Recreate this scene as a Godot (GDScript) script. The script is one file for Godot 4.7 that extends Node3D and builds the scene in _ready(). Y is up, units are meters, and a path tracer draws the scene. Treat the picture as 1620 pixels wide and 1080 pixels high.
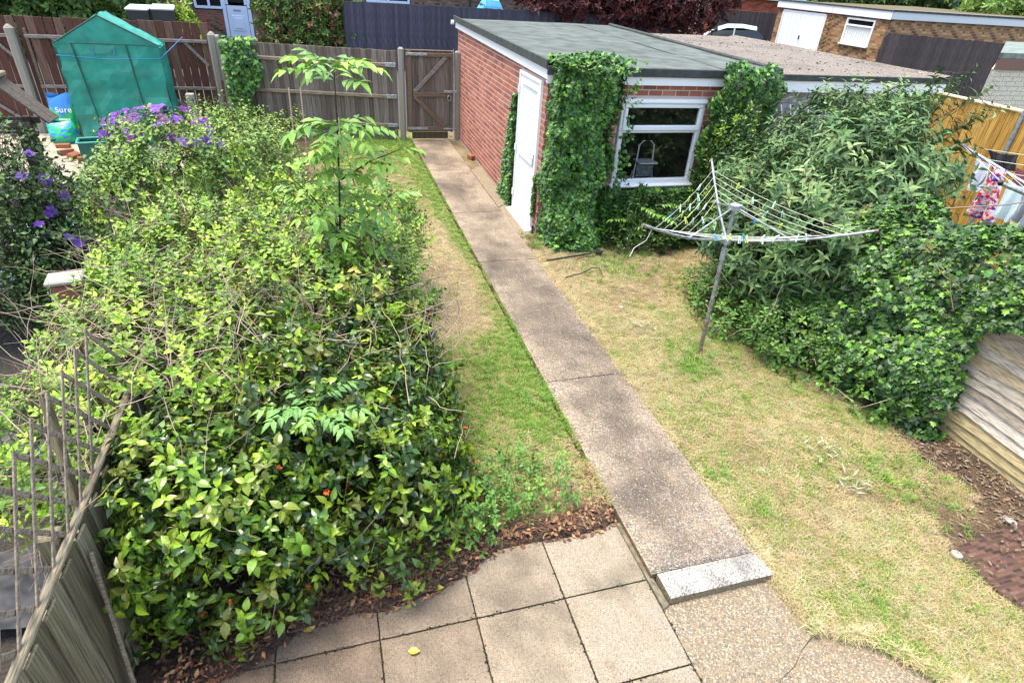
extends Node3D
# A back garden seen from an upstairs window. x to the side, y up, -z away from the house.

var counts := {}
var rng := RandomNumberGenerator.new()
var big_noise := FastNoiseLite.new()
var fine_noise := FastNoiseLite.new()
var M := {}
var box_cache := {}


# ---------------------------------------------------------------- mesh helpers
class Shape:
	var v := PackedVector3Array()
	var n := PackedVector3Array()
	var c := PackedColorArray()
	var uv := PackedVector2Array()
	var ink := Color(1, 1, 1)
	var with_uv := false

	func tri(p: Vector3, q: Vector3, r: Vector3) -> void:
		var m := (q - p).cross(r - p).normalized()
		v.append(p); v.append(r); v.append(q)
		n.append(m); n.append(m); n.append(m)
		c.append(ink); c.append(ink); c.append(ink)

	func quad(p: Vector3, q: Vector3, r: Vector3, s: Vector3) -> void:
		tri(p, q, r)
		tri(p, r, s)

	func smooth_quad(p: Vector3, q: Vector3, r: Vector3, s: Vector3, np: Vector3, nq: Vector3, nr: Vector3, ns: Vector3) -> void:
		v.append(p); v.append(r); v.append(q); v.append(p); v.append(s); v.append(r)
		n.append(np); n.append(nr); n.append(nq); n.append(np); n.append(ns); n.append(nr)
		for i in 6: c.append(ink)

	func out_quad(p: Vector3, q: Vector3, r: Vector3, s: Vector3, middle: Vector3) -> void:
		if (q - p).cross(r - p).dot((p + q + r + s) * 0.25 - middle) < 0.0: quad(s, r, q, p)
		else: quad(p, q, r, s)

	func box(at: Vector3, size: Vector3, bev := 0.0, turn := Basis()) -> void:
		var h := size * 0.5
		if bev <= 0.0:
			var k := []
			for sx in [-1, 1]:
				for sy in [-1, 1]:
					for sz in [-1, 1]:
						k.append(at + turn * Vector3(h.x * sx, h.y * sy, h.z * sz))
			for f in [[0, 1, 3, 2], [4, 5, 7, 6], [0, 1, 5, 4], [2, 3, 7, 6], [0, 2, 6, 4], [1, 3, 7, 5]]:
				out_quad(k[f[0]], k[f[1]], k[f[2]], k[f[3]], at)
			return
		var b := minf(bev, minf(h.x, minf(h.y, h.z)) * 0.9)
		var g := h - Vector3(b, b, b)
		var pt := func(ax: int, sx: int, sy: int, sz: int) -> Vector3:
			var q := Vector3(g.x * sx, g.y * sy, g.z * sz)
			q[ax] = h[ax] * [sx, sy, sz][ax]
			return at + turn * q
		for s in [-1, 1]:
			out_quad(pt.call(0, s, -1, -1), pt.call(0, s, 1, -1), pt.call(0, s, 1, 1), pt.call(0, s, -1, 1), at)
			out_quad(pt.call(1, -1, s, -1), pt.call(1, 1, s, -1), pt.call(1, 1, s, 1), pt.call(1, -1, s, 1), at)
			out_quad(pt.call(2, -1, -1, s), pt.call(2, 1, -1, s), pt.call(2, 1, 1, s), pt.call(2, -1, 1, s), at)
			for t in [-1, 1]:
				out_quad(pt.call(0, s, t, -1), pt.call(0, s, t, 1), pt.call(1, s, t, 1), pt.call(1, s, t, -1), at)
				out_quad(pt.call(0, s, -1, t), pt.call(0, s, 1, t), pt.call(2, s, 1, t), pt.call(2, s, -1, t), at)
				out_quad(pt.call(1, -1, s, t), pt.call(1, 1, s, t), pt.call(2, 1, s, t), pt.call(2, -1, s, t), at)
				for w in [-1, 1]:
					var p: Vector3 = pt.call(0, s, t, w)
					var q: Vector3 = pt.call(1, s, t, w)
					var r: Vector3 = pt.call(2, s, t, w)
					if (q - p).cross(r - p).dot(p - at) < 0.0: tri(p, r, q)
					else: tri(p, q, r)

	func tube(pts: Array, radii: Array, sides := 6, caps := true) -> void:
		var rings := []
		var norms := []
		var up := Vector3.UP
		for i in pts.size():
			var d: Vector3 = pts[mini(i + 1, pts.size() - 1)] - pts[maxi(i - 1, 0)]
			d = d.normalized() if d.length() > 1e-7 else Vector3.UP
			if absf(d.dot(up)) > 0.95: up = Vector3.RIGHT if absf(d.x) < 0.9 else Vector3.BACK
			var a := d.cross(up).normalized()
			var b := d.cross(a).normalized()
			up = b.cross(d) if false else up
			var ring := []
			var nn := []
			var rad: float = radii[mini(i, radii.size() - 1)]
			for k in sides:
				var t := TAU * k / sides
				var o := a * cos(t) + b * sin(t)
				ring.append(pts[i] + o * rad)
				nn.append(o)
			rings.append(ring)
			norms.append(nn)
		for i in pts.size() - 1:
			for k in sides:
				var m := (k + 1) % sides
				smooth_quad(rings[i][k], rings[i][m], rings[i + 1][m], rings[i + 1][k], norms[i][k], norms[i][m], norms[i + 1][m], norms[i + 1][k])
		if caps:
			for k in range(1, sides - 1):
				tri(rings[0][0], rings[0][k + 1], rings[0][k])
				var e := pts.size() - 1
				tri(rings[e][0], rings[e][k], rings[e][k + 1])

	# a level polygon (x, z) with height
	func prism(poly: PackedVector2Array, y0: float, y1: float) -> void:
		var tris := Geometry2D.triangulate_polygon(poly)
		for i in range(0, tris.size(), 3):
			var a := poly[tris[i]]
			var b := poly[tris[i + 1]]
			var d := poly[tris[i + 2]]
			var pa := Vector3(a.x, y1, a.y)
			var pb := Vector3(b.x, y1, b.y)
			var pd := Vector3(d.x, y1, d.y)
			if (pb - pa).cross(pd - pa).y < 0.0: tri(pa, pd, pb)
			else: tri(pa, pb, pd)
		var mid := Vector2.ZERO
		for p in poly: mid += p / poly.size()
		for i in poly.size():
			var a := poly[i]
			var b := poly[(i + 1) % poly.size()]
			out_quad(Vector3(a.x, y0, a.y), Vector3(b.x, y0, b.y), Vector3(b.x, y1, b.y), Vector3(a.x, y1, a.y), Vector3(mid.x, (y0 + y1) * 0.5, mid.y))

	# a leaf along dir from base, its upper side towards up; two halves folded along the midrib
	func leaf(base: Vector3, dir: Vector3, up: Vector3, length: float, width: float, kind := 0, fold := 0.25, droop := 0.25, segs := 3) -> void:
		var d := dir.normalized()
		var side := d.cross(up)
		side = side.normalized() if side.length() > 1e-4 else d.cross(Vector3(0.3, 0.5, 0.8)).normalized()
		var u := side.cross(d).normalized()
		var pm := []
		var pl := []
		var pr := []
		for i in segs + 1:
			var t := float(i) / segs
			var w := 0.0
			if kind == 0: w = sin(PI * pow(t, 0.8)) # oval
			elif kind == 1: w = sin(PI * pow(t, 0.55)) * (1.0 - 0.35 * t) # lance
			else: w = sin(PI * pow(t, 0.65)) # egg
			if i == 0: w = 0.06
			if i == segs: w = 0.0
			w *= width * 0.5
			var mid := base + d * (length * t) - u * (droop * length * t * t)
			pm.append(mid)
			pl.append(mid + side * w + u * (w * fold))
			pr.append(mid - side * w + u * (w * fold))
		for i in segs:
			if i == segs - 1:
				tri(pm[i], pm[i + 1], pl[i])
				tri(pm[i], pr[i], pm[i + 1])
			else:
				quad(pm[i], pm[i + 1], pl[i + 1], pl[i])
				quad(pm[i], pr[i], pr[i + 1], pm[i + 1])

	func ivy(base: Vector3, dir: Vector3, up: Vector3, size: float) -> void:
		var d := dir.normalized()
		var side := d.cross(up).normalized()
		var u := side.cross(d).normalized()
		var outline := [Vector2(0, 0), Vector2(-0.3, -0.12), Vector2(-0.55, 0.12), Vector2(-0.3, 0.38), Vector2(-0.42, 0.62), Vector2(-0.16, 0.68), Vector2(0, 1.05), Vector2(0.16, 0.68), Vector2(0.42, 0.62), Vector2(0.3, 0.38), Vector2(0.55, 0.12), Vector2(0.3, -0.12)]
		var heart := base + d * size * 0.36
		var p := []
		for o in outline:
			p.append(base + (side * o.x + d * o.y) * size - u * size * (0.28 * o.x * o.x + 0.10 * maxf(o.y, 0.0)))
		for i in p.size():
			tri(heart, p[(i + 1) % p.size()], p[i])

	func mesh() -> ArrayMesh:
		var a := []
		a.resize(Mesh.ARRAY_MAX)
		a[Mesh.ARRAY_VERTEX] = v
		a[Mesh.ARRAY_NORMAL] = n
		a[Mesh.ARRAY_COLOR] = c
		if uv.size() == v.size(): a[Mesh.ARRAY_TEX_UV] = uv
		var m := ArrayMesh.new()
		m.add_surface_from_arrays(Mesh.PRIMITIVE_TRIANGLES, a)
		return m


class Copies:
	var t: Array[Transform3D] = []
	var c := PackedColorArray()
	func add(x: Transform3D, ink: Color) -> void:
		t.append(x)
		c.append(ink)


# ---------------------------------------------------------------- node helpers
func numbered(called: String) -> String:
	counts[called] = counts.get(called, 0) + 1
	return called if counts[called] == 1 else "%s_%03d" % [called, counts[called] - 1]


func tag(o: Node3D, label := "", category := "", group := "", kind := "") -> Node3D:
	if label: o.set_meta("label", label)
	if category: o.set_meta("category", category)
	if group: o.set_meta("group", group)
	if kind: o.set_meta("kind", kind)
	return o


func thing(called: String, label: String, category: String, at := Vector3.ZERO, group := "") -> Node3D:
	var o := Node3D.new()
	o.name = numbered(called)
	add_child(o, true)
	o.position = at
	return tag(o, label, category, group)


# one mesh under a parent; s is given in the parent's axes moved by -parent position
func put(called: String, s, m: Material, parent: Node = self, at := Vector3.ZERO, turn := Basis()) -> MeshInstance3D:
	var o := MeshInstance3D.new()
	o.name = numbered(called)
	o.mesh = s.mesh() if s is Shape else s
	o.material_override = m
	o.transform = Transform3D(turn, at)
	parent.add_child(o, true)
	return o


func structure(called: String, s, m: Material) -> MeshInstance3D:
	var o := put(called, s, m)
	o.set_meta("kind", "structure")
	return o


func spread(called: String, mesh: Mesh, m: Material, k: Copies, parent: Node = self, stuff := true) -> MultiMeshInstance3D:
	var o := MultiMeshInstance3D.new()
	o.name = numbered(called)
	var mm := MultiMesh.new()
	mm.transform_format = MultiMesh.TRANSFORM_3D
	mm.use_colors = true
	mm.mesh = mesh
	mm.instance_count = k.t.size()
	for i in k.t.size():
		mm.set_instance_transform(i, k.t[i])
		mm.set_instance_color(i, k.c[i])
	o.multimesh = mm
	o.material_override = m
	parent.add_child(o, true)
	if stuff: o.set_meta("kind", "stuff")
	return o


func cbox(size: Vector3, bev: float) -> ArrayMesh:
	var key := "%.4f %.4f %.4f %.4f" % [size.x, size.y, size.z, bev]
	if not box_cache.has(key):
		var s := Shape.new()
		s.box(Vector3.ZERO, size, bev)
		box_cache[key] = s.mesh()
	return box_cache[key]


func bar(called: String, a: Vector3, b: Vector3, w: float, d: float, m: Material, parent: Node, bev := 0.004, face := Vector3.BACK) -> MeshInstance3D:
	# a straight timber from a to b; w across, d along the way it faces
	var y := (b - a).normalized()
	var z := face - y * face.dot(y)
	z = z.normalized() if z.length() > 1e-4 else Vector3.RIGHT
	var x := y.cross(z).normalized()
	return put(called, cbox(Vector3(w, (b - a).length(), d), bev), m, parent, (a + b) * 0.5, Basis(x, y, z))


func rod(called: String, pts: Array, r: float, m: Material, parent: Node, sides := 8) -> MeshInstance3D:
	var s := Shape.new()
	s.tube(pts, [r], sides)
	return put(called, s, m, parent)


func rnd(a: float, b: float) -> float:
	return rng.randf_range(a, b)


func rdir() -> Vector3:
	var y := rnd(-1, 1)
	var a := rnd(0, TAU)
	var r := sqrt(maxf(0.0, 1.0 - y * y))
	return Vector3(r * cos(a), y, r * sin(a))


func along(dir: Vector3, spin := 0.0) -> Basis: # y axis along dir
	var y := dir.normalized()
	var x := y.cross(Vector3(0.31, 0.2, 0.93)).normalized()
	if absf(y.dot(Vector3(0.31, 0.2, 0.93).normalized())) > 0.98: x = y.cross(Vector3.RIGHT).normalized()
	return Basis(x, y, x.cross(y)) * Basis(Vector3.UP, spin)


func jitter(k: Color, amount: float) -> Color:
	var l := 1.0 + rnd(-amount, amount)
	return Color(clampf(k.r * l * (1.0 + rnd(-amount, amount) * 0.5), 0, 1), clampf(k.g * l, 0, 1), clampf(k.b * l * (1.0 + rnd(-amount, amount) * 0.5), 0, 1))


# ---------------------------------------------------------------- materials
func noise_tex(freq: float, lo: Color, hi: Color, seed_ := 1, octaves := 4, mid = null, size := 512) -> NoiseTexture2D:
	var f := FastNoiseLite.new()
	f.seed = seed_
	f.frequency = freq
	f.fractal_octaves = octaves
	var t := NoiseTexture2D.new()
	t.width = size
	t.height = size
	t.seamless = true
	t.noise = f
	var g := Gradient.new()
	g.set_color(0, lo)
	g.set_color(1, hi)
	if mid != null: g.add_point(0.5, mid)
	t.color_ramp = g
	return t


func cell_tex(freq: float, inks: Array, seed_: int, value := true, size := 1024) -> NoiseTexture2D:
	var f := FastNoiseLite.new()
	f.seed = seed_
	f.noise_type = FastNoiseLite.TYPE_CELLULAR
	f.cellular_return_type = FastNoiseLite.RETURN_CELL_VALUE if value else FastNoiseLite.RETURN_DISTANCE
	f.frequency = freq
	f.fractal_type = FastNoiseLite.FRACTAL_NONE
	f.cellular_jitter = 1.0
	var t := NoiseTexture2D.new()
	t.width = size
	t.height = size
	t.seamless = true
	t.seamless_blend_skirt = 0.05
	t.noise = f
	var g := Gradient.new()
	g.interpolation_mode = Gradient.GRADIENT_INTERPOLATE_CONSTANT if value else Gradient.GRADIENT_INTERPOLATE_LINEAR
	g.set_color(0, inks[0])
	g.set_color(1, inks[inks.size() - 1])
	for i in range(1, inks.size() - 1): g.add_point(float(i) / (inks.size() - 1), inks[i])
	t.color_ramp = g
	return t


func brick_tex() -> ImageTexture: # for walls too far away to tell their bricks apart: 4 by 12 bricks
	var w := 256
	var im := Image.create(w, w, false, Image.FORMAT_RGB8)
	im.fill(Color(0.8, 0.76, 0.7))
	var r := RandomNumberGenerator.new()
	r.seed = 5
	for j in 12:
		for i in 5:
			var l := r.randf_range(0.45, 1.0)
			var x := int((i - (0.5 if j % 2 else 0.0)) * w / 4.0)
			im.fill_rect(Rect2i(x + 2, int(j * w / 12.0) + 2, int(w / 4.0) - 4, int(w / 12.0) - 4), Color(l, l * r.randf_range(0.88, 1.0), l * r.randf_range(0.82, 1.0)))
	return ImageTexture.create_from_image(im)


func paint(ink: Color, rough := 0.8, tex: Texture2D = null, scale := Vector3.ONE, bump: Texture2D = null, depth := 0.3, world := true) -> StandardMaterial3D:
	var m := StandardMaterial3D.new()
	m.albedo_color = ink.linear_to_srgb()
	m.roughness = rough
	m.vertex_color_use_as_albedo = true
	m.cull_mode = BaseMaterial3D.CULL_DISABLED
	if tex != null or bump != null:
		m.uv1_triplanar = true
		m.uv1_world_triplanar = world
		m.uv1_triplanar_sharpness = 4.0
		m.uv1_scale = scale
	if tex != null: m.albedo_texture = tex
	if bump != null:
		m.heightmap_enabled = true
		m.heightmap_texture = bump
		m.heightmap_scale = depth
	return m


func leafy(rough := 0.5, back := 0.5) -> StandardMaterial3D:
	var m := paint(Color(1, 1, 1), rough)
	m.backlight_enabled = true
	m.backlight = Color(back, back, back)
	return m


func woods(called: String, inks: Array, tex: Texture2D, scale: Vector3, rough := 0.85) -> void:
	M[called] = []
	for k in inks: M[called].append(paint(k, rough, tex, scale, T.grain, 0.25))


func pick(called: String) -> Material:
	var a: Array = M[called]
	return a[rng.randi() % a.size()]


var T := {}


func make_materials() -> void:
	T.grain = noise_tex(0.02, Color(0.0, 0.0, 0.0), Color(1, 1, 1), 3, 5)
	T.wood = noise_tex(0.02, Color(0.45, 0.42, 0.4), Color(1, 1, 1), 5, 5, Color(0.82, 0.8, 0.78))
	T.bleached = noise_tex(0.045, Color(0.55, 0.52, 0.49), Color(1, 0.99, 0.97), 7, 5, Color(0.9, 0.88, 0.86))
	T.speck = noise_tex(0.09, Color(0.55, 0.54, 0.52), Color(1, 1, 1), 9, 3, Color(0.88, 0.87, 0.86))
	T.patch = noise_tex(0.008, Color(0.6, 0.6, 0.58), Color(1, 1, 1), 11, 5, Color(0.85, 0.85, 0.84))
	T.streak = noise_tex(0.012, Color(0.55, 0.55, 0.58), Color(1, 1, 1), 15, 4, Color(0.72, 0.72, 0.75))
	T.sand = cell_tex(0.16, [Color(0.76, 0.73, 0.69), Color(0.94, 0.92, 0.89), Color(0.84, 0.81, 0.77), Color(0.88, 0.86, 0.82), Color(0.66, 0.63, 0.59), Color(0.97, 0.95, 0.93), Color(0.86, 0.83, 0.79), Color(0.81, 0.77, 0.73)], 27)
	T.pebble = cell_tex(0.075, [Color(0.58, 0.54, 0.5), Color(0.7, 0.65, 0.57), Color(0.52, 0.49, 0.46), Color(0.66, 0.61, 0.55), Color(0.61, 0.58, 0.55), Color(0.76, 0.66, 0.53), Color(0.56, 0.53, 0.5), Color(0.68, 0.65, 0.61), Color(0.86, 0.83, 0.78), Color(0.62, 0.56, 0.5)], 21)
	T.pebble_relief = cell_tex(0.075, [Color(1, 1, 1), Color(0.1, 0.1, 0.1)], 21, false)
	T.brickwork = brick_tex()
	T.chip = cell_tex(0.11, [Color(0.4, 0.37, 0.35), Color(0.66, 0.6, 0.56), Color(0.5, 0.46, 0.44), Color(0.8, 0.75, 0.7), Color(0.45, 0.42, 0.41)], 23)
	T.dark_speck = cell_tex(0.05, [Color(1, 1, 1), Color(0.97, 0.97, 0.96), Color(0.93, 0.92, 0.9), Color(1, 1, 1), Color(0.5, 0.49, 0.47), Color(1, 1, 0.99), Color(0.9, 0.9, 0.88)], 25)
	T.dirt = noise_tex(0.05, Color(0.4, 0.38, 0.35), Color(1.0, 0.98, 0.94), 31, 5, Color(0.75, 0.73, 0.7))

	var upright := Vector3(8, 0.16, 8)
	woods("grey_board", [Color(0.2, 0.165, 0.135), Color(0.26, 0.22, 0.185), Color(0.15, 0.12, 0.098), Color(0.3, 0.255, 0.22), Color(0.23, 0.19, 0.16)], T.wood, upright)
	woods("red_board", [Color(0.13, 0.045, 0.028), Color(0.15, 0.055, 0.032), Color(0.115, 0.04, 0.026), Color(0.14, 0.05, 0.03), Color(0.22, 0.12, 0.085)], T.wood, upright)
	woods("dark_board", [Color(0.075, 0.062, 0.068), Color(0.09, 0.075, 0.08), Color(0.06, 0.05, 0.056)], T.wood, upright)
	woods("yellow_board", [Color(0.68, 0.39, 0.075), Color(0.74, 0.44, 0.1), Color(0.54, 0.29, 0.05), Color(0.8, 0.5, 0.14), Color(0.62, 0.35, 0.065)], T.wood, upright)
	woods("lap_board", [Color(0.6, 0.53, 0.44), Color(0.44, 0.38, 0.31), Color(0.72, 0.66, 0.58), Color(0.56, 0.45, 0.29), Color(0.64, 0.57, 0.48)], T.bleached, Vector3(4, 4, 0.3))
	woods("lap_low", [Color(0.58, 0.48, 0.27), Color(0.52, 0.43, 0.23)], T.bleached, Vector3(4, 4, 0.3))
	woods("old_board", [Color(0.22, 0.195, 0.11), Color(0.29, 0.26, 0.165), Color(0.12, 0.105, 0.055), Color(0.25, 0.225, 0.145), Color(0.155, 0.135, 0.075)], T.wood, upright)
	M.rail = paint(Color(0.33, 0.275, 0.2), 0.9, T.wood, Vector3(0.5, 7, 7), T.grain, 0.2)
	M.grey_rail = paint(Color(0.3, 0.27, 0.26), 0.9, T.wood, Vector3(0.5, 7, 7), T.grain, 0.2)
	M.gate_rail = paint(Color(0.22, 0.16, 0.115), 0.85, T.wood, Vector3(1.5, 5, 5), T.grain, 0.2)
	M.trellis = paint(Color(0.33, 0.27, 0.21), 0.9, T.wood, Vector3(6, 6, 2), T.grain, 0.2)
	M.cut_edge = paint(Color(0.31, 0.265, 0.18), 0.85, T.wood, Vector3(8, 8, 0.7))
	M.arch = paint(Color(0.11, 0.088, 0.068), 0.85, T.wood, Vector3(3, 3, 3), T.grain, 0.3)
	M.arch_dark = paint(Color(0.09, 0.07, 0.055), 0.9, T.wood, Vector3(5, 1, 5))
	M.concrete = paint(Color(0.4, 0.375, 0.33), 0.92, T.speck, Vector3(3, 3, 3), T.grain, 0.3)
	M.post = paint(Color(0.36, 0.33, 0.28), 0.92, T.speck, Vector3(4, 4, 4), T.grain, 0.4)
	M.old_concrete = paint(Color(0.2, 0.17, 0.12), 0.95, T.patch, Vector3(3, 3, 3), T.grain, 0.5)
	M.path = paint(Color(0.66, 0.61, 0.54), 0.9, T.pebble, Vector3(1.75, 1.75, 1.75), T.pebble_relief, 0.5)
	M.apron = paint(Color(0.54, 0.49, 0.405), 0.9, T.pebble, Vector3(1.6, 1.6, 1.6), T.pebble_relief, 0.5)
	M.slab = paint(Color(0.34, 0.3, 0.25), 0.92, T.sand, Vector3(1.5, 1.5, 1.5), T.sand, 0.2)
	M.stone = paint(Color(0.42, 0.39, 0.35), 0.9, T.speck, Vector3(6, 6, 6))
	M.white_slab = paint(Color(0.37, 0.35, 0.325), 0.9, T.dark_speck, Vector3(3.4, 3.4, 3.4), T.grain, 0.3)
	M.mortar = paint(Color(0.74, 0.6, 0.53), 0.95, T.speck, Vector3(3, 3, 3))
	M.brick = []
	for k in [Color(0.5, 0.16, 0.1), Color(0.54, 0.19, 0.12), Color(0.43, 0.14, 0.1), Color(0.56, 0.23, 0.15), Color(0.36, 0.125, 0.095), Color(0.52, 0.2, 0.15)]:
		M.brick.append(paint(k, 0.9, T.speck, Vector3(2.1, 2.1, 2.1), T.grain, 0.3))
	M.brick_white = paint(Color(1, 1, 1), 0.9, T.speck, Vector3(2.1, 2.1, 2.1), T.grain, 0.3)
	M.loose_brick = paint(Color(0.48, 0.19, 0.085), 0.9, T.dirt, Vector3(4, 4, 4), T.grain, 0.3)
	M.felt = paint(Color(0.112, 0.132, 0.118), 0.85, T.patch, Vector3(0.5, 0.5, 0.5), T.grain, 0.25)
	M.felt_edge = paint(Color(0.055, 0.062, 0.06), 0.8, T.patch, Vector3(1, 1, 1))
	M.chippings = paint(Color(0.46, 0.445, 0.42), 0.95, T.chip, Vector3(0.8, 0.8, 0.8), T.grain, 0.4)
	M.upvc = paint(Color(0.8, 0.81, 0.83), 0.3)
	M.fascia = paint(Color(0.8, 0.8, 0.83), 0.35)
	M.seam = paint(Color(0.25, 0.25, 0.27), 0.5)
	M.mauve_wall = paint(Color(0.47, 0.42, 0.44), 0.85, T.patch, Vector3(1, 1, 1))
	M.cream_wall = paint(Color(0.78, 0.71, 0.6), 0.85, T.speck, Vector3(0.8, 0.8, 0.8))
	M.glass = StandardMaterial3D.new()
	M.glass.transparency = BaseMaterial3D.TRANSPARENCY_ALPHA
	M.glass.albedo_color = Color(0.3, 0.33, 0.33, 0.02)
	M.glass.roughness = 0.03
	M.dark_glass = paint(Color(0.012, 0.014, 0.018), 0.06)
	M.inside = paint(Color(0.22, 0.17, 0.14), 0.95, T.brickwork, Vector3.ONE)
	M.alloy = paint(Color(0.5, 0.51, 0.52), 0.45)
	M.alloy.metallic = 0.6
	M.galv = paint(Color(0.45, 0.49, 0.55), 0.42, T.patch, Vector3(3, 3, 3))
	M.galv.metallic = 0.55
	M.pole = paint(Color(0.42, 0.44, 0.48), 0.4, T.patch, Vector3(3, 3, 3))
	M.pole.metallic = 0.5
	M.sleeve = paint(Color(0.27, 0.21, 0.16), 0.7, T.patch, Vector3(5, 5, 5))
	M.cord = paint(Color(0.62, 0.6, 0.54), 0.7)
	M.black_pipe = paint(Color(0.02, 0.02, 0.021), 0.5)
	M.soil = paint(Color(1, 1, 1), 0.95, T.dirt, Vector3(2.2, 2.2, 2.2), T.grain, 1.2)
	M.leaf_gloss = leafy(0.34, 0.18)
	M.leaf = leafy(0.5, 0.3)
	M.leaf_matt = leafy(0.65, 0.35)
	M.petal = leafy(0.6, 0.5)
	M.twig = paint(Color(0.23, 0.155, 0.11), 0.85)
	M.pale_twig = paint(Color(0.42, 0.31, 0.235), 0.85)
	M.bark = paint(Color(0.1, 0.075, 0.055), 0.9, T.grain, Vector3(6, 2, 6))
	M.green_stem = paint(Color(0.12, 0.2, 0.05), 0.7)
	M.blade = leafy(0.6, 0.45)
	M.litter = paint(Color(1, 1, 1), 0.8)
	M.asphalt = paint(Color(0.075, 0.073, 0.072), 0.95, T.speck, Vector3(1, 1, 1))
	M.plastic = {}


# ---------------------------------------------------------------- ground cover, read by the ground colours and by the grass alike
func greenness(x: float, z: float) -> float:
	var a := big_noise.get_noise_2d(x * 1.1, z * 1.1)
	var b := big_noise.get_noise_2d(x * 4.0 + 40.0, z * 4.0)
	var g := 0.0
	if x < 2.3:
		g = 0.66 + 0.6 * a + 0.4 * b
		g += 0.4 * smoothstep(0.55, 0.0, 1.9 - x) * smoothstep(-3.6, -4.6, z)
		g += 0.5 * smoothstep(-12.0, -13.6, z)
		g += 0.35 * smoothstep(-5.9, -5.2, z) * smoothstep(-3.3, -4.0, z)
		g -= 0.85 * smoothstep(-5.2, -6.2, z) * smoothstep(-10.6, -9.0, z) * smoothstep(1.85, 1.5, x)
		g -= 0.5 * smoothstep(-3.5, -3.0, z) * smoothstep(1.2, 1.6, x)
	else:
		g = 0.32 + 0.4 * a + 0.5 * b
		g += 0.3 * smoothstep(-2.4, -1.4, z) * smoothstep(4.0, 3.0, x)
		g += 0.35 * smoothstep(0.5, 0.1, Vector2(x - 4.5, (z + 2.75) * 0.8).length())
		g -= 0.3 * smoothstep(-5.5, -6.5, z)
	return clampf(g, 0.0, 1.0)


func bare(x: float, z: float) -> float: # how much bare soil shows
	var b := big_noise.get_noise_2d(x * 3.0 - 9.0, z * 3.0 + 20.0)
	var c := fine_noise.get_noise_2d(x * 9.0, z * 9.0)
	var s := 0.12 + 0.35 * b + 0.3 * c
	if x > 2.3:
		s += 1.1 * smoothstep(4.75 - 0.25 * b, 5.15, x + 0.12 * (z + 2.8))
		s += 0.35 * smoothstep(-6.6, -7.5, z)
		s += 0.8 * smoothstep(0.7, 0.2, Vector2(x - 4.6, (z + 1.6) * 0.7).length()) * smoothstep(4.2, 4.5, x)
		s += 0.9 * smoothstep(-1.75, -1.62, z - lawn_edge(x)) * 0.0
	else:
		s += 1.0 * smoothstep(0.85, 0.5, x) * smoothstep(-7.5, -6.5, z)
		s += 1.1 * smoothstep(-3.05 + 0.15 * b, -2.8, z)
		s += 0.8 * smoothstep(0.2, -0.5, x)
	return clampf(s, 0.0, 1.0)


func lawn_edge(x: float) -> float: # z of the lawn's ragged edge at the concrete apron
	if x < 2.75: return lerpf(-2.02, -1.6, clampf((x - 2.68) / 0.07, 0, 1))
	if x < 3.1: return lerpf(-1.6, -1.44, (x - 2.75) / 0.35)
	return lerpf(-1.44, -1.08, clampf((x - 3.1) / 0.26, 0, 1.6))


func bed_edge(x: float) -> float: # z where the soil of the bed laps over the paving
	return -2.62 - 0.09 * x * x * 0.25 + lerpf(0.42, -0.1, clampf((x + 1.2) / 2.4, 0, 1)) + 0.05 * sin(x * 5.0) + 0.03 * big_noise.get_noise_2d(x * 9.0, 3.0)


func ground_height(x: float, z: float) -> float:
	var h := 0.036 + 0.012 * big_noise.get_noise_2d(x * 2.0, z * 2.0) + 0.006 * fine_noise.get_noise_2d(x * 14.0, z * 14.0)
	if x < 1.87:
		var e := bed_edge(x)
		if z > e: h = minf(h, 0.03) - smoothstep(0.0, 0.08, z - e) * 0.12
		elif x > -1.4: h += 0.03 * smoothstep(-0.6, -0.1, z - e) * (0.5 + 0.5 * fine_noise.get_noise_2d(x * 20.0, z * 20.0))
	elif x > 2.55:
		var d := z - lawn_edge(x)
		if d > 0.0: h -= smoothstep(0.0, 0.05, d) * 0.14
		h += 0.03 * smoothstep(4.9, 5.4, x)
	if x > 1.85 and x < 2.74: h = -0.08 if z > -14.35 else 0.02
	if x > 2.66 and x <= 2.74 and z < -2.1: h = 0.03
	return h


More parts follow.
